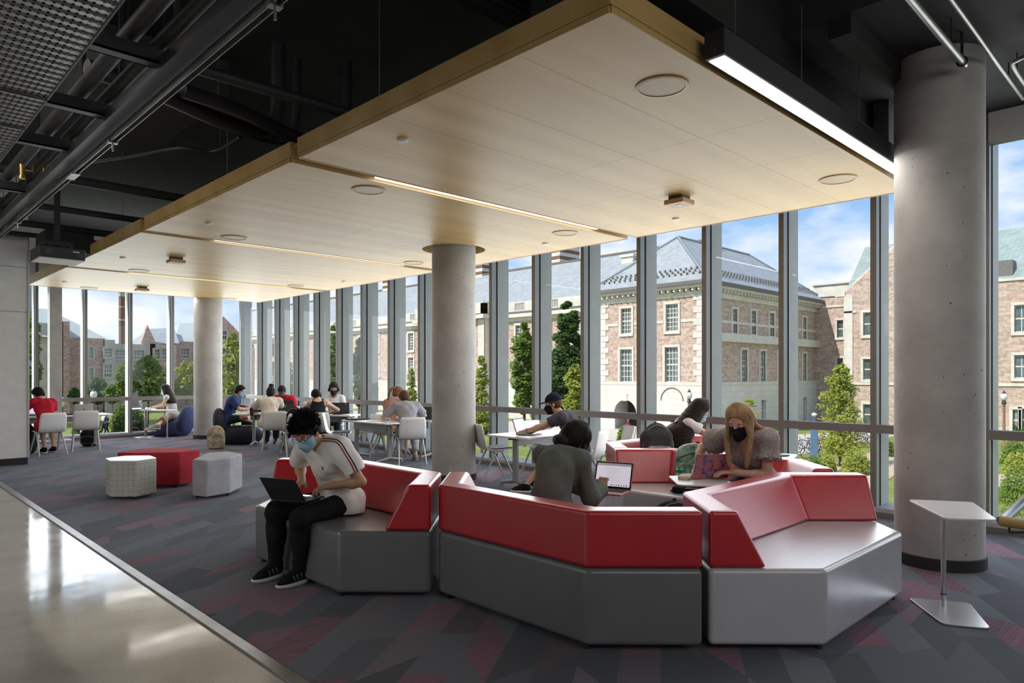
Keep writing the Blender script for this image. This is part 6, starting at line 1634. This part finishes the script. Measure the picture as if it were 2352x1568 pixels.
# --- long wing receding to the left
XWG, YWG = 57.5, 150.0
wing = thing('hall_wing', 'long brick wing with balustrade and steep slate roof left of the hall', 'building', (XWG, YM1, GZ))
hs = []
yy = 1.6
while yy < YWG - YM1 - 4:
    for za, zb in ((5.0, 7.4), (1.4, 4.0), (-2.4, -.2)): hs.append((yy, yy + 1.25, za, zb))
    yy += 4.3
P_(facade('brick_wall', (XWG, YM1, GZ), (0, 1, 0), (-1, 0, 0), YWG - YM1, ZB, 8.3, [h for h in hs if h[2] > 0], 'rbrick', wing), wing)
P_(facade('stone_base', (XWG - .12, YM1, GZ), (0, 1, 0), (-1, 0, 0), YWG - YM1, GZ, ZB, [h for h in hs if h[2] < 0], 'lime', wing), wing)
for h in hs:
    if h[0] < 72: P_(win((XWG, YM1, 0), (0, 1, 0), (-1, 0, 0), h, wing, 3, 6, .25 if h[2] > 0 else 0), wing)
P_(MB().bb((XWG - .7, YM1, 8.3), (XWG + .2, YWG, 8.75)).bb((XWG - .1, YM1, 7.9), (XWG, YWG, 8.3)).build('cornice', 'trimst', wing), wing)
P_(MB().bb((XWG - .75, YM1, 8.75), (XWG + .2, YWG, 8.95)).build('gutter', 'gutter', wing), wing)
p = MB(); y = YM1
while y < YWG:
    p.bb((XWG - .35, y, 8.95), (XWG - .05, y + 3.6, 10.1)); p.bb((XWG - .35, y + 3.6, 9.95), (XWG - .05, y + 5.2, 10.1)); p.bb((XWG - .35, y + 3.6, 8.95), (XWG - .05, y + 5.2, 9.1))
    for k_ in range(6): p.bb((XWG - .28, y + 3.75 + .25 * k_, 9.1), (XWG - .14, y + 3.87 + .25 * k_, 9.95))
    y += 5.2
P_(p.build('balustrade', 'trimst', wing), wing)
P_(MB().add([(XWG, YM1 - 6, 9.3), (XWG, YWG, 9.3), (XWG + 7.6, YWG, 15.6), (XWG + 7.6, YM1 - 6, 15.6), (XWG + 15, YM1 - 6, 9.3), (XWG + 15, YWG, 9.3)], [(0, 3, 2, 1), (3, 4, 5, 2), (0, 1, 5, 4)]).build('roof', 'slate', wing), wing)
P_(MB().bb((XWG + 7.4, YM1 - 6, 15.5), (XWG + 7.8, YWG, 15.75)).build('ridge_cap', 'gutter', wing), wing)
# projecting pavilion on the wing
P_(facade('pavilion_wall', (56.0, 62.3, GZ), (0, 1, 0), (-1, 0, 0), 13, GZ, 8.4, [(u, u + 1.2, za, zb) for u in (1.9, 5.8, 9.8) for za, zb in ((4.9, 7.3), (1.3, 3.9))], 'rbrick', wing), wing)
for u in (1.9, 5.8, 9.8):
    for za, zb in ((4.9, 7.3), (1.3, 3.9)): P_(win((56.0, 62.3, 0), (0, 1, 0), (-1, 0, 0), (u, u + 1.2, za, zb), wing, 3, 6, .25), wing)
P_(MB().bb((55.9, 62.2, GZ), (57.5, 62.3, 8.4)).bb((55.92, 62.2, 0), (56.0, 63.3, 8.3)).build('pavilion_quoin', 'trimst', wing), wing)
P_(MB().bb((55.2, 61.6, 8.4), (57.6, 75.9, 8.85)).bb((55.5, 61.9, 9.0), (56.2, 75.6, 10.3)).bb((55.4, 61.8, 10.2), (57.4, 62.4, 10.35)).bb((55.5, 61.9, 9.0), (57.4, 62.4, 10.3)).build('pavilion_parapet', 'trimst', wing), wing)
def chimney(px0, px1, ybot, ytop, X0, lab, striped=True):
    a, b_ = PX(px0, ybot, X0), PX(px1, ybot, X0); w_ = abs(a.y - b_.y); ymid = (a.y + b_.y) / 2; zt = PX((px0 + px1) / 2, ytop, X0).z
    z0 = min(a.z, b_.z) - 1.5
    t = thing('striped_chimney', lab, 'chimney', (X0 + w_ / 2, ymid, z0))
    s1, s2 = MB(), MB(); z, i = 0, 0
    while z < zt - z0: (s1 if i % 2 else s2).box((0, 0, z + .225), (w_ * .8, w_, .45)); z += .45; i += 1
    s1.build('light_course', 'whitestripe', t); s2.build('dark_course', 'brownstripe', t)
chimney(1217, 1280, 632, 520, 64.5, 'tall brown and white striped chimney on the wing roof')
chimney(1072, 1104, 634, 560, 64.5, 'brown and white striped chimney just right of the middle column')
chimney(876, 893, 690, 600, 64.5, 'small brick chimney on the wing roof left of the middle column')
cc_ = PX(1450, 598, 64.0)
tag(MB().box((cc_.x, cc_.y, cc_.z - 1), (1.6, 1.6, 3.0)).box((cc_.x, cc_.y, cc_.z + .45), (1.9, 1.9, .3)).build('roof_chimney', 'trimst'), 'pale stone chimney left of the hall roof', 'chimney')
# --- brick building on the right with the gable
XG = 75.0
gb = thing('gabled_building', 'rose brick collegiate building with a stone gable behind the young tree', 'building', (XG, 8.0, GZ))
h1 = [rectX(a, b_, c, e_, XM1, YM0) for a, b_, c, e_ in ((1923, 735, 1937, 775), (1923, 822, 1937, 872))]
P_(facade('recessed_wall', (XM1, YM0, GZ), (0, -1, 0), (-1, 0, 0), YM0 - 26.8, GZ, 10.1, h1, 'rbrick', gb), gb)
for h in h1: P_(win((XM1, YM0, 0), (0, -1, 0), (-1, 0, 0), h, gb, 1, 2, .22), gb)
YG = 27.5
h2 = [rectX(a, b_, c, e_, XG, YG) for a, b_, c, e_ in ((1983, 717, 2003, 770), (1983, 824, 2003, 872), (1983, 928, 2004, 976), (2330, 700, 2362, 762), (2330, 815, 2362, 868), (2326, 940, 2340, 990), (2346, 938, 2364, 990))]
h2b = [(u, u + 1.1, za, zb) for u in (5.5, 8.0) for za, zb in ((5.4, 7.9), (1.1, 3.3), (-3.2, -1.2))]
P_(facade('gable_wall', (XG, YG, GZ), (0, -1, 0), (-1, 0, 0), YG - 6.0, GZ, 10.0, h2 + h2b, 'rbrick', gb), gb)
for i, h in enumerate(h2 + h2b): P_(win((XG, YG, 0), (0, -1, 0), (-1, 0, 0), h, gb, 1 if i < 3 else 2, 2, .24, arch=i in (0, 3, 5, 6)), gb)
P_(MB().add([(XG, YG, 10.0), (XG, YG - 10.5, 10.0), (XG, YG - 5.25, 14.6), (XG + .5, YG, 10.0), (XG + .5, YG - 10.5, 10.0), (XG + .5, YG - 5.25, 14.6)], [(0, 1, 2), (5, 4, 3), (0, 2, 5, 3), (1, 4, 5, 2), (0, 3, 4, 1)]).build('gable', 'rbrick', gb), gb)
P_(MB().tube([(XG + .2, YG + .1, 9.95), (XG + .2, YG - 5.25, 14.75), (XG + .2, YG - 10.6, 9.95)], .28, 4).bb((XG - .15, YG - .1, 9.7), (XG + .6, YG + .9, 10.2)).build('gable_coping', 'trimst', gb), gb)
P_(MB().bb((XG - .1, YG - .85, GZ), (XG, YG + .0, 9.8)).build('quoin', 'trimst', gb), gb)
P_(MB().bb((XG - .12, 6.0, .55), (XG, YG, .8)).bb((XM1 - .12, 26.8, 8.9), (XM1, YM0, 9.1)).bb((XG - .1, YG - 1.2, 7.95), (XG, YG, 8.15)).bb((XM1 - .15, 26.8, 10.1), (XM1 + .4, YM0 + 2, 10.35)).bb((XG - .14, 6, 9.95), (XG + .3, YG - 10.5, 10.2)).build('coping', 'trimst', gb), gb)
P_(MB().add([(XG + .1, 6, 10.0), (XG + .1, YG, 10.0), (XG + 6, YG, 15.6), (XG + 6, 6, 15.6), (XG + 12, 6, 10), (XG + 12, YG, 10)], [(0, 1, 2, 3), (3, 2, 5, 4), (0, 4, 5, 1), (1, 5, 2), (0, 3, 4)]).build('roof', 'gslate', gb), gb)
dm = PX(2308, 622, XG + 1.5)
P_(MB().box((dm.x, dm.y, dm.z), (1.8, 1.5, 1.7)).build('dormer', 'gutter', gb), gb)
pt = PX(1877, 668, 80)
tag(MB().box((82, pt.y - 2.0, pt.z - .6), (3, 5.2, 2.6)).box((82, pt.y - 2.0, pt.z + .75), (3.4, 5.6, .2)).build('roof_parapet', 'trimst'), 'pale stone parapet block behind the end of the hall roof', 'parapet')
# --- buildings seen through the north windows
def Ybox(name, px0, px1, ytop, Y0, depth, mat, parent, holes=(), zbot=GZ):
    a, b_ = PY(px0, ytop, Y0), PY(px1, ytop, Y0); zt = PY((px0 + px1) / 2, ytop, Y0).z
    hh = [rectY(*q, Y0, a.x) for q in holes]
    o = facade(name, (a.x, Y0, zbot), (1, 0, 0), (0, -1, 0), b_.x - a.x, zbot, zt, hh, mat, parent)
    P_(o, parent)
    P_(MB().bb((a.x, Y0 + .5, zbot), (b_.x, Y0 + depth, zt)).build(name + '_body', mat, parent), parent)
    for h in hh: P_(win((a.x, Y0, 0), (1, 0, 0), (0, -1, 0), h, parent, 3, 3, .2, mat='stone2'), parent)
    return a, b_, zt
YN = 105.0
lab = thing('brick_laboratory', 'flat fronted brick and grey stone building with a pale hip roof left of the tower', 'building', (-20, YN, GZ))
Ybox('pier_bay', 90, 146, 742, YN + 1, 6, 'stone2', lab, [(128, 770, 139, 800), (128, 826, 139, 870)])
Ybox('brick_pier', 145, 160, 738, YN - 1.5, 6, 'dbrick', lab)
a, b_, zt = Ybox('brick_block', 160, 240, 776, YN, 14, 'dbrick', lab, [(205, 797, 213, 822), (205, 845, 213, 872)])
P_(MB().add([(a.x - 6, YN + .5, zt), (b_.x + .5, YN + .5, zt), (b_.x + .5, YN + 18, zt), (a.x - 6, YN + 18, zt), (a.x - 3, YN + 8, zt + 4.2), (b_.x - 5, YN + 8, zt + 4.2)], [(0, 1, 5, 4), (1, 2, 5), (2, 3, 4, 5), (3, 0, 4)]).build('hip_roof', 'mtroof', lab), lab)
Ybox('stone_block', 240, 264, 780, YN - .5, 8, 'stone2', lab, [(240.5, 800, 256, 820), (240, 837, 256, 866)])
Ybox('stone_link', 262, 345, 790, YN + 3, 8, 'stone2', lab, [(265, 803, 290, 824), (308, 804, 330, 824)])
tow = thing('chimney_tower', 'tall thin dark brick chimney tower beyond the link building', 'chimney', (PY(284, 770, 215).x, 215, GZ))
MB().box((0, 0, 30), (2.0, 2.0, 60)).build('shaft', 'brownstripe', tow); MB().box((0, 0, 27.5), (2.3, 2.3, 1)).box((0, 0, 20.5), (2.3, 2.3, .5)).build('band', 'stone2', tow)
gh = thing('gabled_library', 'brick building with stepped slate roofs and a small gable right of the tower', 'building', (10, 118, GZ))
a, b_, zt = Ybox('brick_front', 345, 405, 790, 112, 12, 'rbrick', gh, [(353, 802, 366, 824), (372, 801, 383, 824), (357, 846, 366, 870), (376, 846, 384, 870)])
Ybox('side_front', 405, 450, 784, 115, 12, 'dbrick', gh, [(416, 800, 434, 822), (416, 848, 432, 870)])
g0 = PY(325, 785, 112); g1 = PY(357, 785, 112); ga = PY(339, 746, 112)
P_(MB().add([(g0.x, 112, g0.z - 4), (g1.x, 112, g1.z - 4), (g1.x, 112, g1.z), (ga.x, 112, ga.z), (g0.x, 112, g0.z), (g0.x, 113, g0.z - 4), (g1.x, 113, g1.z - 4), (g1.x, 113, g1.z), (ga.x, 113, ga.z), (g0.x, 113, g0.z)], [(0, 1, 2, 3, 4), (9, 8, 7, 6, 5), (2, 7, 8, 3), (3, 8, 9, 4), (0, 4, 9, 5), (1, 6, 7, 2)]).build('gable', 'rbrick', gh), gh)
r0, r1, r2, r3 = PY(345, 790, 112), PY(412, 788, 112), PY(345, 755, 118), PY(400, 753, 118)
P_(MB().add([r0, r1, r3, r2, r0 + Vector((0, 14, 0)), r1 + Vector((0, 14, 0))], [(0, 1, 2, 3), (3, 2, 5, 4), (0, 3, 4), (1, 5, 2)]).build('roof', 'slate', gh), gh)
r0, r1, r2, r3 = PY(400, 786, 115), PY(520, 786, 115), PY(413, 742, 123), PY(520, 738, 123)
P_(MB().add([r0, r1, r3, r2, r0 + Vector((0, 16, 0)), r1 + Vector((0, 16, 0))], [(0, 1, 2, 3), (3, 2, 5, 4), (0, 3, 4), (1, 5, 2)]).build('roof', 'mtroof', gh), gh)
bg_ = thing('brick_gable_house', 'dark brick gable with two windows right of the far concrete column', 'building', (20, 110, GZ))
g0, g1, ga = PY(470, 850, 108), PY(585, 850, 108), PY(513, 726, 108); gl, gr = PY(470, 790, 108), PY(585, 800, 108)
P_(MB().add([(g0.x, 108, GZ), (g1.x, 108, GZ), (g1.x, 108, gr.z), (ga.x, 108, ga.z), (g0.x, 108, gl.z), (g0.x, 110, GZ), (g1.x, 110, GZ), (g1.x, 110, gr.z), (ga.x, 110, ga.z), (g0.x, 110, gl.z)], [(0, 1, 2, 3, 4), (9, 8, 7, 6, 5), (2, 7, 8, 3), (3, 8, 9, 4), (0, 4, 9, 5), (1, 6, 7, 2)]).build('gable_wall', 'dbrick', bg_), bg_)
for q in ((511, 759, 521, 780), (519, 805, 530, 822)): P_(win((g0.x, 107.8, 0), (1, 0, 0), (0, -1, 0), rectY(*q, 107.8, g0.x), bg_, 2, 2, .2, mat='stone2'), bg_)
gt = thing('glass_tower_block', 'modern block with blue glass bays at the left edge of the north windows', 'building', (PY(20, 900, 80).x, 80, GZ))
wd = PY(82, 900, 80).x - PY(20, 900, 80).x
MB().bb((0, 0, 0), (wd, 8, 18)).build('walls', 'stone2', gt)
for k_ in range(5): MB().bb((wd * .74, -.1, 1.2 + 3.3 * k_), (wd * .98, 0, 3.6 + 3.3 * k_)).build('window', 'glassb', gt)

# --- trees: crowns of leaf blades around branching trunks
rt = random.Random(7)
def tree(px, ytop, ybot, wpx, d, mat, lab, n=2600, shape='oval', leaf=.16, trunk=.28, grp='trees in the court', name='tree', zb=None):
    base = PD(px, 861, d); zt = PD(px, ytop, d).z; z0 = GZ
    crown0 = PD(px, ybot, d).z if zb is None else zb
    rad = wpx / 2 / F * d
    t = thing(name, lab, 'tree', (base.x, base.y, z0), 0, grp)
    Hc = zt - z0; c0 = max(crown0 - z0, .3)
    tr = MB(); tr.tube([(0, 0, 0), (.05, .03, Hc * .35), (0, 0.02, Hc * .8)], [max(.035, trunk * Hc * .05), max(.03, trunk * Hc * .04), .015], 7)
    lobes = []
    for k_ in range(120):
        f = rt.random() ** 1.15; zz = c0 + (Hc - c0) * f
        if shape == 'cone': rr = rad * (1 - f) ** .8 * 1.05 + .05
        elif shape == 'flame': rr = rad * math.sin(math.pi * min(1, .2 + f * .8)) ** .6 * (1.25 - .55 * f) + .10 * rad
        else: rr = rad * math.sqrt(max(.03, 1 - (2 * f - .92) ** 2)) * .9
        a_ = rt.uniform(0, 6.283); q = rr * rt.uniform(.2, .8)
        lobes.append((q * math.cos(a_), q * math.sin(a_), zz, max(.12, rr * rt.uniform(.3, .5))))
        if k_ % 7 == 0: tr.tube([(0, 0, max(.2, zz - rr * .8)), (q * .9 * math.cos(a_), q * .9 * math.sin(a_), zz)], [.025, .008], 5)
    tr.build('trunk', 'bark', t)
    vs, fs = [], []
    n = int(n * 1.9); leaf *= .68
    for k_ in range(n):
        lx, ly, lz, lr = lobes[rt.randrange(len(lobes))]
        v = Vector((rt.gauss(0, 1), rt.gauss(0, 1), rt.gauss(0, 1))).normalized() * lr * rt.random() ** .35
        p = Vector((lx + v.x, ly + v.y, min(Hc, max(c0 * .9, lz + v.z * .9))))
        a_ = Vector((rt.gauss(0, 1), rt.gauss(0, 1), rt.gauss(0, .7))).normalized(); b2_ = a_.orthogonal().normalized()
        s_ = leaf * rt.uniform(.6, 1.3); i = len(vs)
        vs += [p - a_ * s_, p + b2_ * s_ * .55, p + a_ * s_, p - b2_ * s_ * .55]; fs.append((i, i + 1, i + 2, i + 3))
    MB().add(vs, fs).build('foliage', mat, t)
for a in (
    (1305, 690, 965, 92, 47, 'leafB', 'big dark evergreen tree in front of the hall wing', 15000, 'flame', .2),
    (1204, 742, 945, 74, 50, 'leafA', 'green leafy tree left of the big evergreen', 5000, 'oval', .22),
    (1322, 838, 960, 74, 43, 'leafC', 'yellow green bushy tree under the big evergreen', 3600, 'oval', .18),
    (1106, 818, 985, 42, 36, 'leafC', 'slim young tree just right of the middle column', 2200, 'flame', .11),
    (1240, 900, 985, 50, 40, 'leafA', 'low loose tree behind the purple laptop', 1200, 'oval', .13),
    (944, 845, 975, 30, 42, 'leafC', 'slim young tree seen left of the middle column', 1600, 'flame', .12),
    (1930, 832, 1040, 92, 39, 'leafC', 'young yellow green tree leaning in front of the gabled building', 3400, 'flame', .13),
    (1722, 912, 1000, 62, 43, 'leafC', 'small sapling in front of the hall side wall', 500, 'oval', .11),
    (340, 818, 915, 78, 72, 'leafA', 'round leafy tree behind the reading woman', 4200, 'oval', .3),
    (288, 832, 915, 50, 78, 'leafA', 'leafy tree left of the reading woman behind a mullion', 2400, 'oval', .3),
    (428, 828, 915, 66, 74, 'leafC', 'leafy tree just left of the far concrete column', 3400, 'oval', .3),
    (378, 852, 912, 40, 86, 'leafA', 'pale leafy tree between the two round trees', 1600, 'oval', .3),
    (536, 764, 915, 74, 62, 'leafC', 'tall leafy tree right of the far concrete column', 4600, 'oval', .28),
    (76, 715, 912, 40, 58, 'leafA', 'green tree at the left end of the north windows', 2400, 'oval', .25),
    (224, 868, 925, 54, 62, 'leafB', 'dark bushy tree behind the lamp globe', 2200, 'oval', .22),
    (258, 884, 925, 40, 60, 'leafA', 'small round tree right of the lamp globe', 1400, 'oval', .2),
    (170, 892, 925, 30, 60, 'leafB', 'dark shrub left of the lamp globe by the north windows', 1000, 'oval', .2),
    (766, 748, 930, 40, 66, 'leafA', 'green tree glimpsed between the middle fins', 2600, 'flame', .28),
    (824, 780, 930, 40, 60, 'leafB', 'dark tree glimpsed between the fins left of the masked woman', 2400, 'oval', .26),
    (655, 825, 930, 60, 70, 'leafA', 'tree glimpsed between the far fins', 2200, 'oval', .28),
): tree(*a)
def shrub(px, ytop, ybot, wpx, d, mat, lab, n=900, leaf=.12):
    base = PD(px, 861, d); rad = wpx / 2 / F * d; zt = PD(px, ytop, d).z - GZ
    t = thing('shrub', lab, 'shrub', (base.x, base.y, GZ), 0, 'low shrubs')
    leaf = min(leaf, .0021 * d); n = int(n * 2.2)
    vs, fs = [], []
    for k_ in range(n):
        v = Vector((rt.gauss(0, 1), rt.gauss(0, 1), abs(rt.gauss(0, 1)))).normalized() * rt.random() ** .4
        p = Vector((v.x * rad, v.y * rad * .7, max(.03, v.z * zt * rt.uniform(.7, 1))))
        a_ = Vector((rt.gauss(0, 1), rt.gauss(0, 1), rt.gauss(0, 1))).normalized(); b2_ = a_.orthogonal().normalized(); s_ = leaf * rt.uniform(.6, 1.3); i = len(vs)
        vs += [p - a_ * s_, p + b2_ * s_ * .6, p + a_ * s_, p - b2_ * s_ * .6]; fs.append((i, i + 1, i + 2, i + 3))
    MB().add(vs, fs).build('foliage', mat, t)
    MB().cyl((0, 0, 0), (0, 0, max(.1, zt * .5)), .03, .01, 6).build('stem', 'bark', t)
for a in ((1872, 1035, 1060, 60, 33, 'leafA', 'low green shrub at the foot of the blue pole'), (1965, 1022, 1050, 90, 36, 'leafC', 'grassy shrub right of the young tree'), (1900, 1030, 1065, 60, 34, 'leafC', 'low shrub under the young tree'),
          (2034, 1000, 1030, 60, 44, 'leafA', 'green shrub by the bicycles behind the nearest column'), (2330, 1000, 1060, 80, 40, 'leafA', 'leafy shrub under the arched windows at the right edge'), (2335, 1060, 1110, 110, 28, 'leafA', 'ground cover row nearest the lawn at the right edge'),
          (2330, 1120, 1170, 120, 20, 'leafA', 'ground cover nearest the glass at the right edge'), (2340, 1030, 1060, 90, 36, 'leafC', 'ground cover row behind the right edge path'), (2345, 955, 1000, 60, 62, 'leafB', 'shrub climbing by the arched windows at the right edge'),
          (1106, 925, 1000, 50, 60, 'leafA', 'shrub mass at the foot of the slim young tree'), (300, 925, 950, 80, 62, 'leafB', 'dark low shrub bed behind the empty chair'), (200, 922, 945, 60, 58, 'leafB', 'dark low shrub bed behind the lamp post'), (1730, 990, 1010, 50, 46, 'leafB', 'low dark shrub at the hall side wall'), (280, 915, 940, 50, 66, 'leafA', 'green low shrub bed left of the reading woman'),
          (1432, 975, 1006, 36, 53, 'leafA', 'green shrub inside the arched doorway')):
    shrub(*a)

# --- street lamps with glass globes
lampo = None
for px, ytop, d, lab in ((1583, 892, 48, 'street lamp with clear globe in front of the hall corner'), (215, 889, 45, 'street lamp with clear globe behind the empty white chair'), (137, 898, 33, 'street lamp with clear globe right beside the red shirt reader'),
                         (287, 876, 80, 'distant street lamp beside the far mullion'), (2306, 895, 47, 'street lamp half hidden by the fin at the right edge')):
    b_ = PD(px, 861, d); zt = PD(px, ytop, d).z - GZ
    if lampo is None:
        hl = zt
        lampo = thing('street_lamp', lab, 'street lamp', (b_.x, b_.y, GZ), 0, 'campus street lamps')
        MB().lathe([(.16, 0), (.16, .5), (.085, .6), (.075, hl - 1.15), (.12, hl - 1.1), (.07, hl - 1.0)], n=14).build('post', 'postc', lampo, smooth='angle')
        MB().lathe([(.07, hl - 1.02), (.16, hl - .92), (.1, hl - .80), (.12, hl - .74)], n=14).build('collar', 'iron', lampo, smooth='angle')
        MB().lathe([(.12, hl - .74), (.2, hl - .55), (.2, hl - .38), (.12, hl - .24)], n=18).build('globe', 'globe', lampo, smooth=True)
        MB().lathe([(.14, hl - .25), (.05, hl - .12), (.03, hl - .06), (.001, hl)], n=12).build('finial', 'iron', lampo, smooth='angle')
    else:
        o = dup(lampo, (b_.x, b_.y, GZ), 0, lab); o.scale.z = zt / hl
# --- blue emergency pole
b_ = PD(1870, 861, 36); hp = PD(1870, 948, 36).z - GZ
t = thing('emergency_pole', 'blue emergency call pole with a white lamp among the bicycles', 'call pole', (b_.x, b_.y, GZ), R(20))
MB().bb((-.17, -.17, 0), (.17, .17, hp * .86)).build('pillar', 'bluep', t, bevel=.02)
MB().cyl((0, 0, hp * .86), (0, 0, hp * .93), .04).build('neck', 'bluep', t); MB().ball((0, 0, hp * .97), (.13, .13, .11)).build('beacon', 'globe', t, smooth=True)
MB().bb((-.11, -.185, .9), (.05, -.17, 1.45)).build('call_panel', 'white', t); MB().bb((.02, -.185, hp * .48), (.08, -.17, hp * .8)).build('lettering_strip', 'white', t)
# --- bicycles in the rack
def bike(col, nm):
    t = thing('bicycle', nm, 'bicycle', (0, 0, GZ), 0, 'parked bicycles')
    fm = plain('bike_paint_%s' % nm[:3], col, .35)
    for x in (-.52, .52):
        w = MB().tube(arc((0, 0), .33, 0, 2 * math.pi, 20)[:-1], .02, 6, True)
        for k_ in range(8): w.cyl((0, 0, 0), (.32 * math.cos(k_ * math.pi / 4), .32 * math.sin(k_ * math.pi / 4), 0), .004, n=4)
        w.build('wheel', 'rubber', t, loc=(x, 0, .35), rot=(R(90), 0, 0))
    f = MB(); A, B, C_, D_, E_ = (-.52, 0, .35), (-.05, 0, .32), (-.17, 0, .82), (.36, 0, .80), (.52, 0, .35)
    for p, q in ((A, B), (B, C_), (C_, D_), (B, D_), (A, C_), (D_, E_)): f.cyl(p, q, .018, n=6)
    f.build('frame', fm, t)
    MB().cyl((-.17, 0, .82), (-.2, 0, .95), .014, n=6).box((-.2, 0, .97), (.24, .11, .05)).build('saddle', 'rubber', t)
    MB().cyl((.36, 0, .8), (.33, 0, 1.0), .014, n=6).tube([(.42, -.26, 1.0), (.33, -.1, 1.02), (.33, .1, 1.02), (.42, .26, 1.0)], .014, 6).build('handlebar', 'rubber', t)
    return t
protos = [bike((.06, .14, .34), 'blue bicycle parked at the left end of the rack by the pole'), bike((.45, .03, .03), 'red bicycle parked in the rack just left of the pole'), bike((.03, .03, .035), 'black bicycle parked in the rack right of the pole'), bike((.45, .46, .47), 'silver bicycle parked in the rack under the young tree')]
spots = [(1694, 1022, 0), (1714, 1026, 2), (1790, 1030, 0), (1776, 1024, 3), (1855, 1036, 0), (1850, 1030, 2), (1862, 1022, 3), (1880, 1032, 1), (1893, 1030, 2), (1905, 1018, 3), (1920, 1020, 0), (1940, 1016, 2), (1962, 1012, 3), (1985, 1010, 0), (2000, 1008, 2), (1872, 1044, 3), (1888, 1018, 2), (1975, 1016, 2)]
used = set(); cn = {0: 'blue', 1: 'red', 2: 'black', 3: 'silver'}; ordn = ['first', 'second', 'third', 'fourth', 'fifth', 'sixth', 'seventh']; cnt = {}
for px, yb, k_ in sorted(spots):
    p = PZ(px, yb + 11, GZ); rz = R(115 + rt.uniform(-18, 18))
    i = cnt[k_] = cnt.get(k_, -1) + 1
    lab = '%s bicycle in the outdoor rack, %s %s one from the left' % (cn[k_], ordn[i], cn[k_])
    if k_ not in used: used.add(k_); o = protos[k_]; o.location = (p.x, p.y, GZ + .03); o.rotation_euler = (0, 0, rz); o['label'] = lab
    else: dup(protos[k_], (p.x, p.y, GZ + .03), rz, lab)
p = PD(1443, 861, 55); walker('person in a red shirt walking past the arched doorway', (p.x, p.y, GZ + .02), 300, 'c_red', 'c_blackpant')
p = PD(245, 861, 60); walker('person in dark clothes with a pale bag walking outside the north windows', (p.x, p.y, GZ + .03), 200, 'c_navy', 'c_dark')
p = PD(238, 861, 62); walker('person in white walking outside the north windows', (p.x, p.y, GZ + .03), 200, 'c_white', 'c_dark')
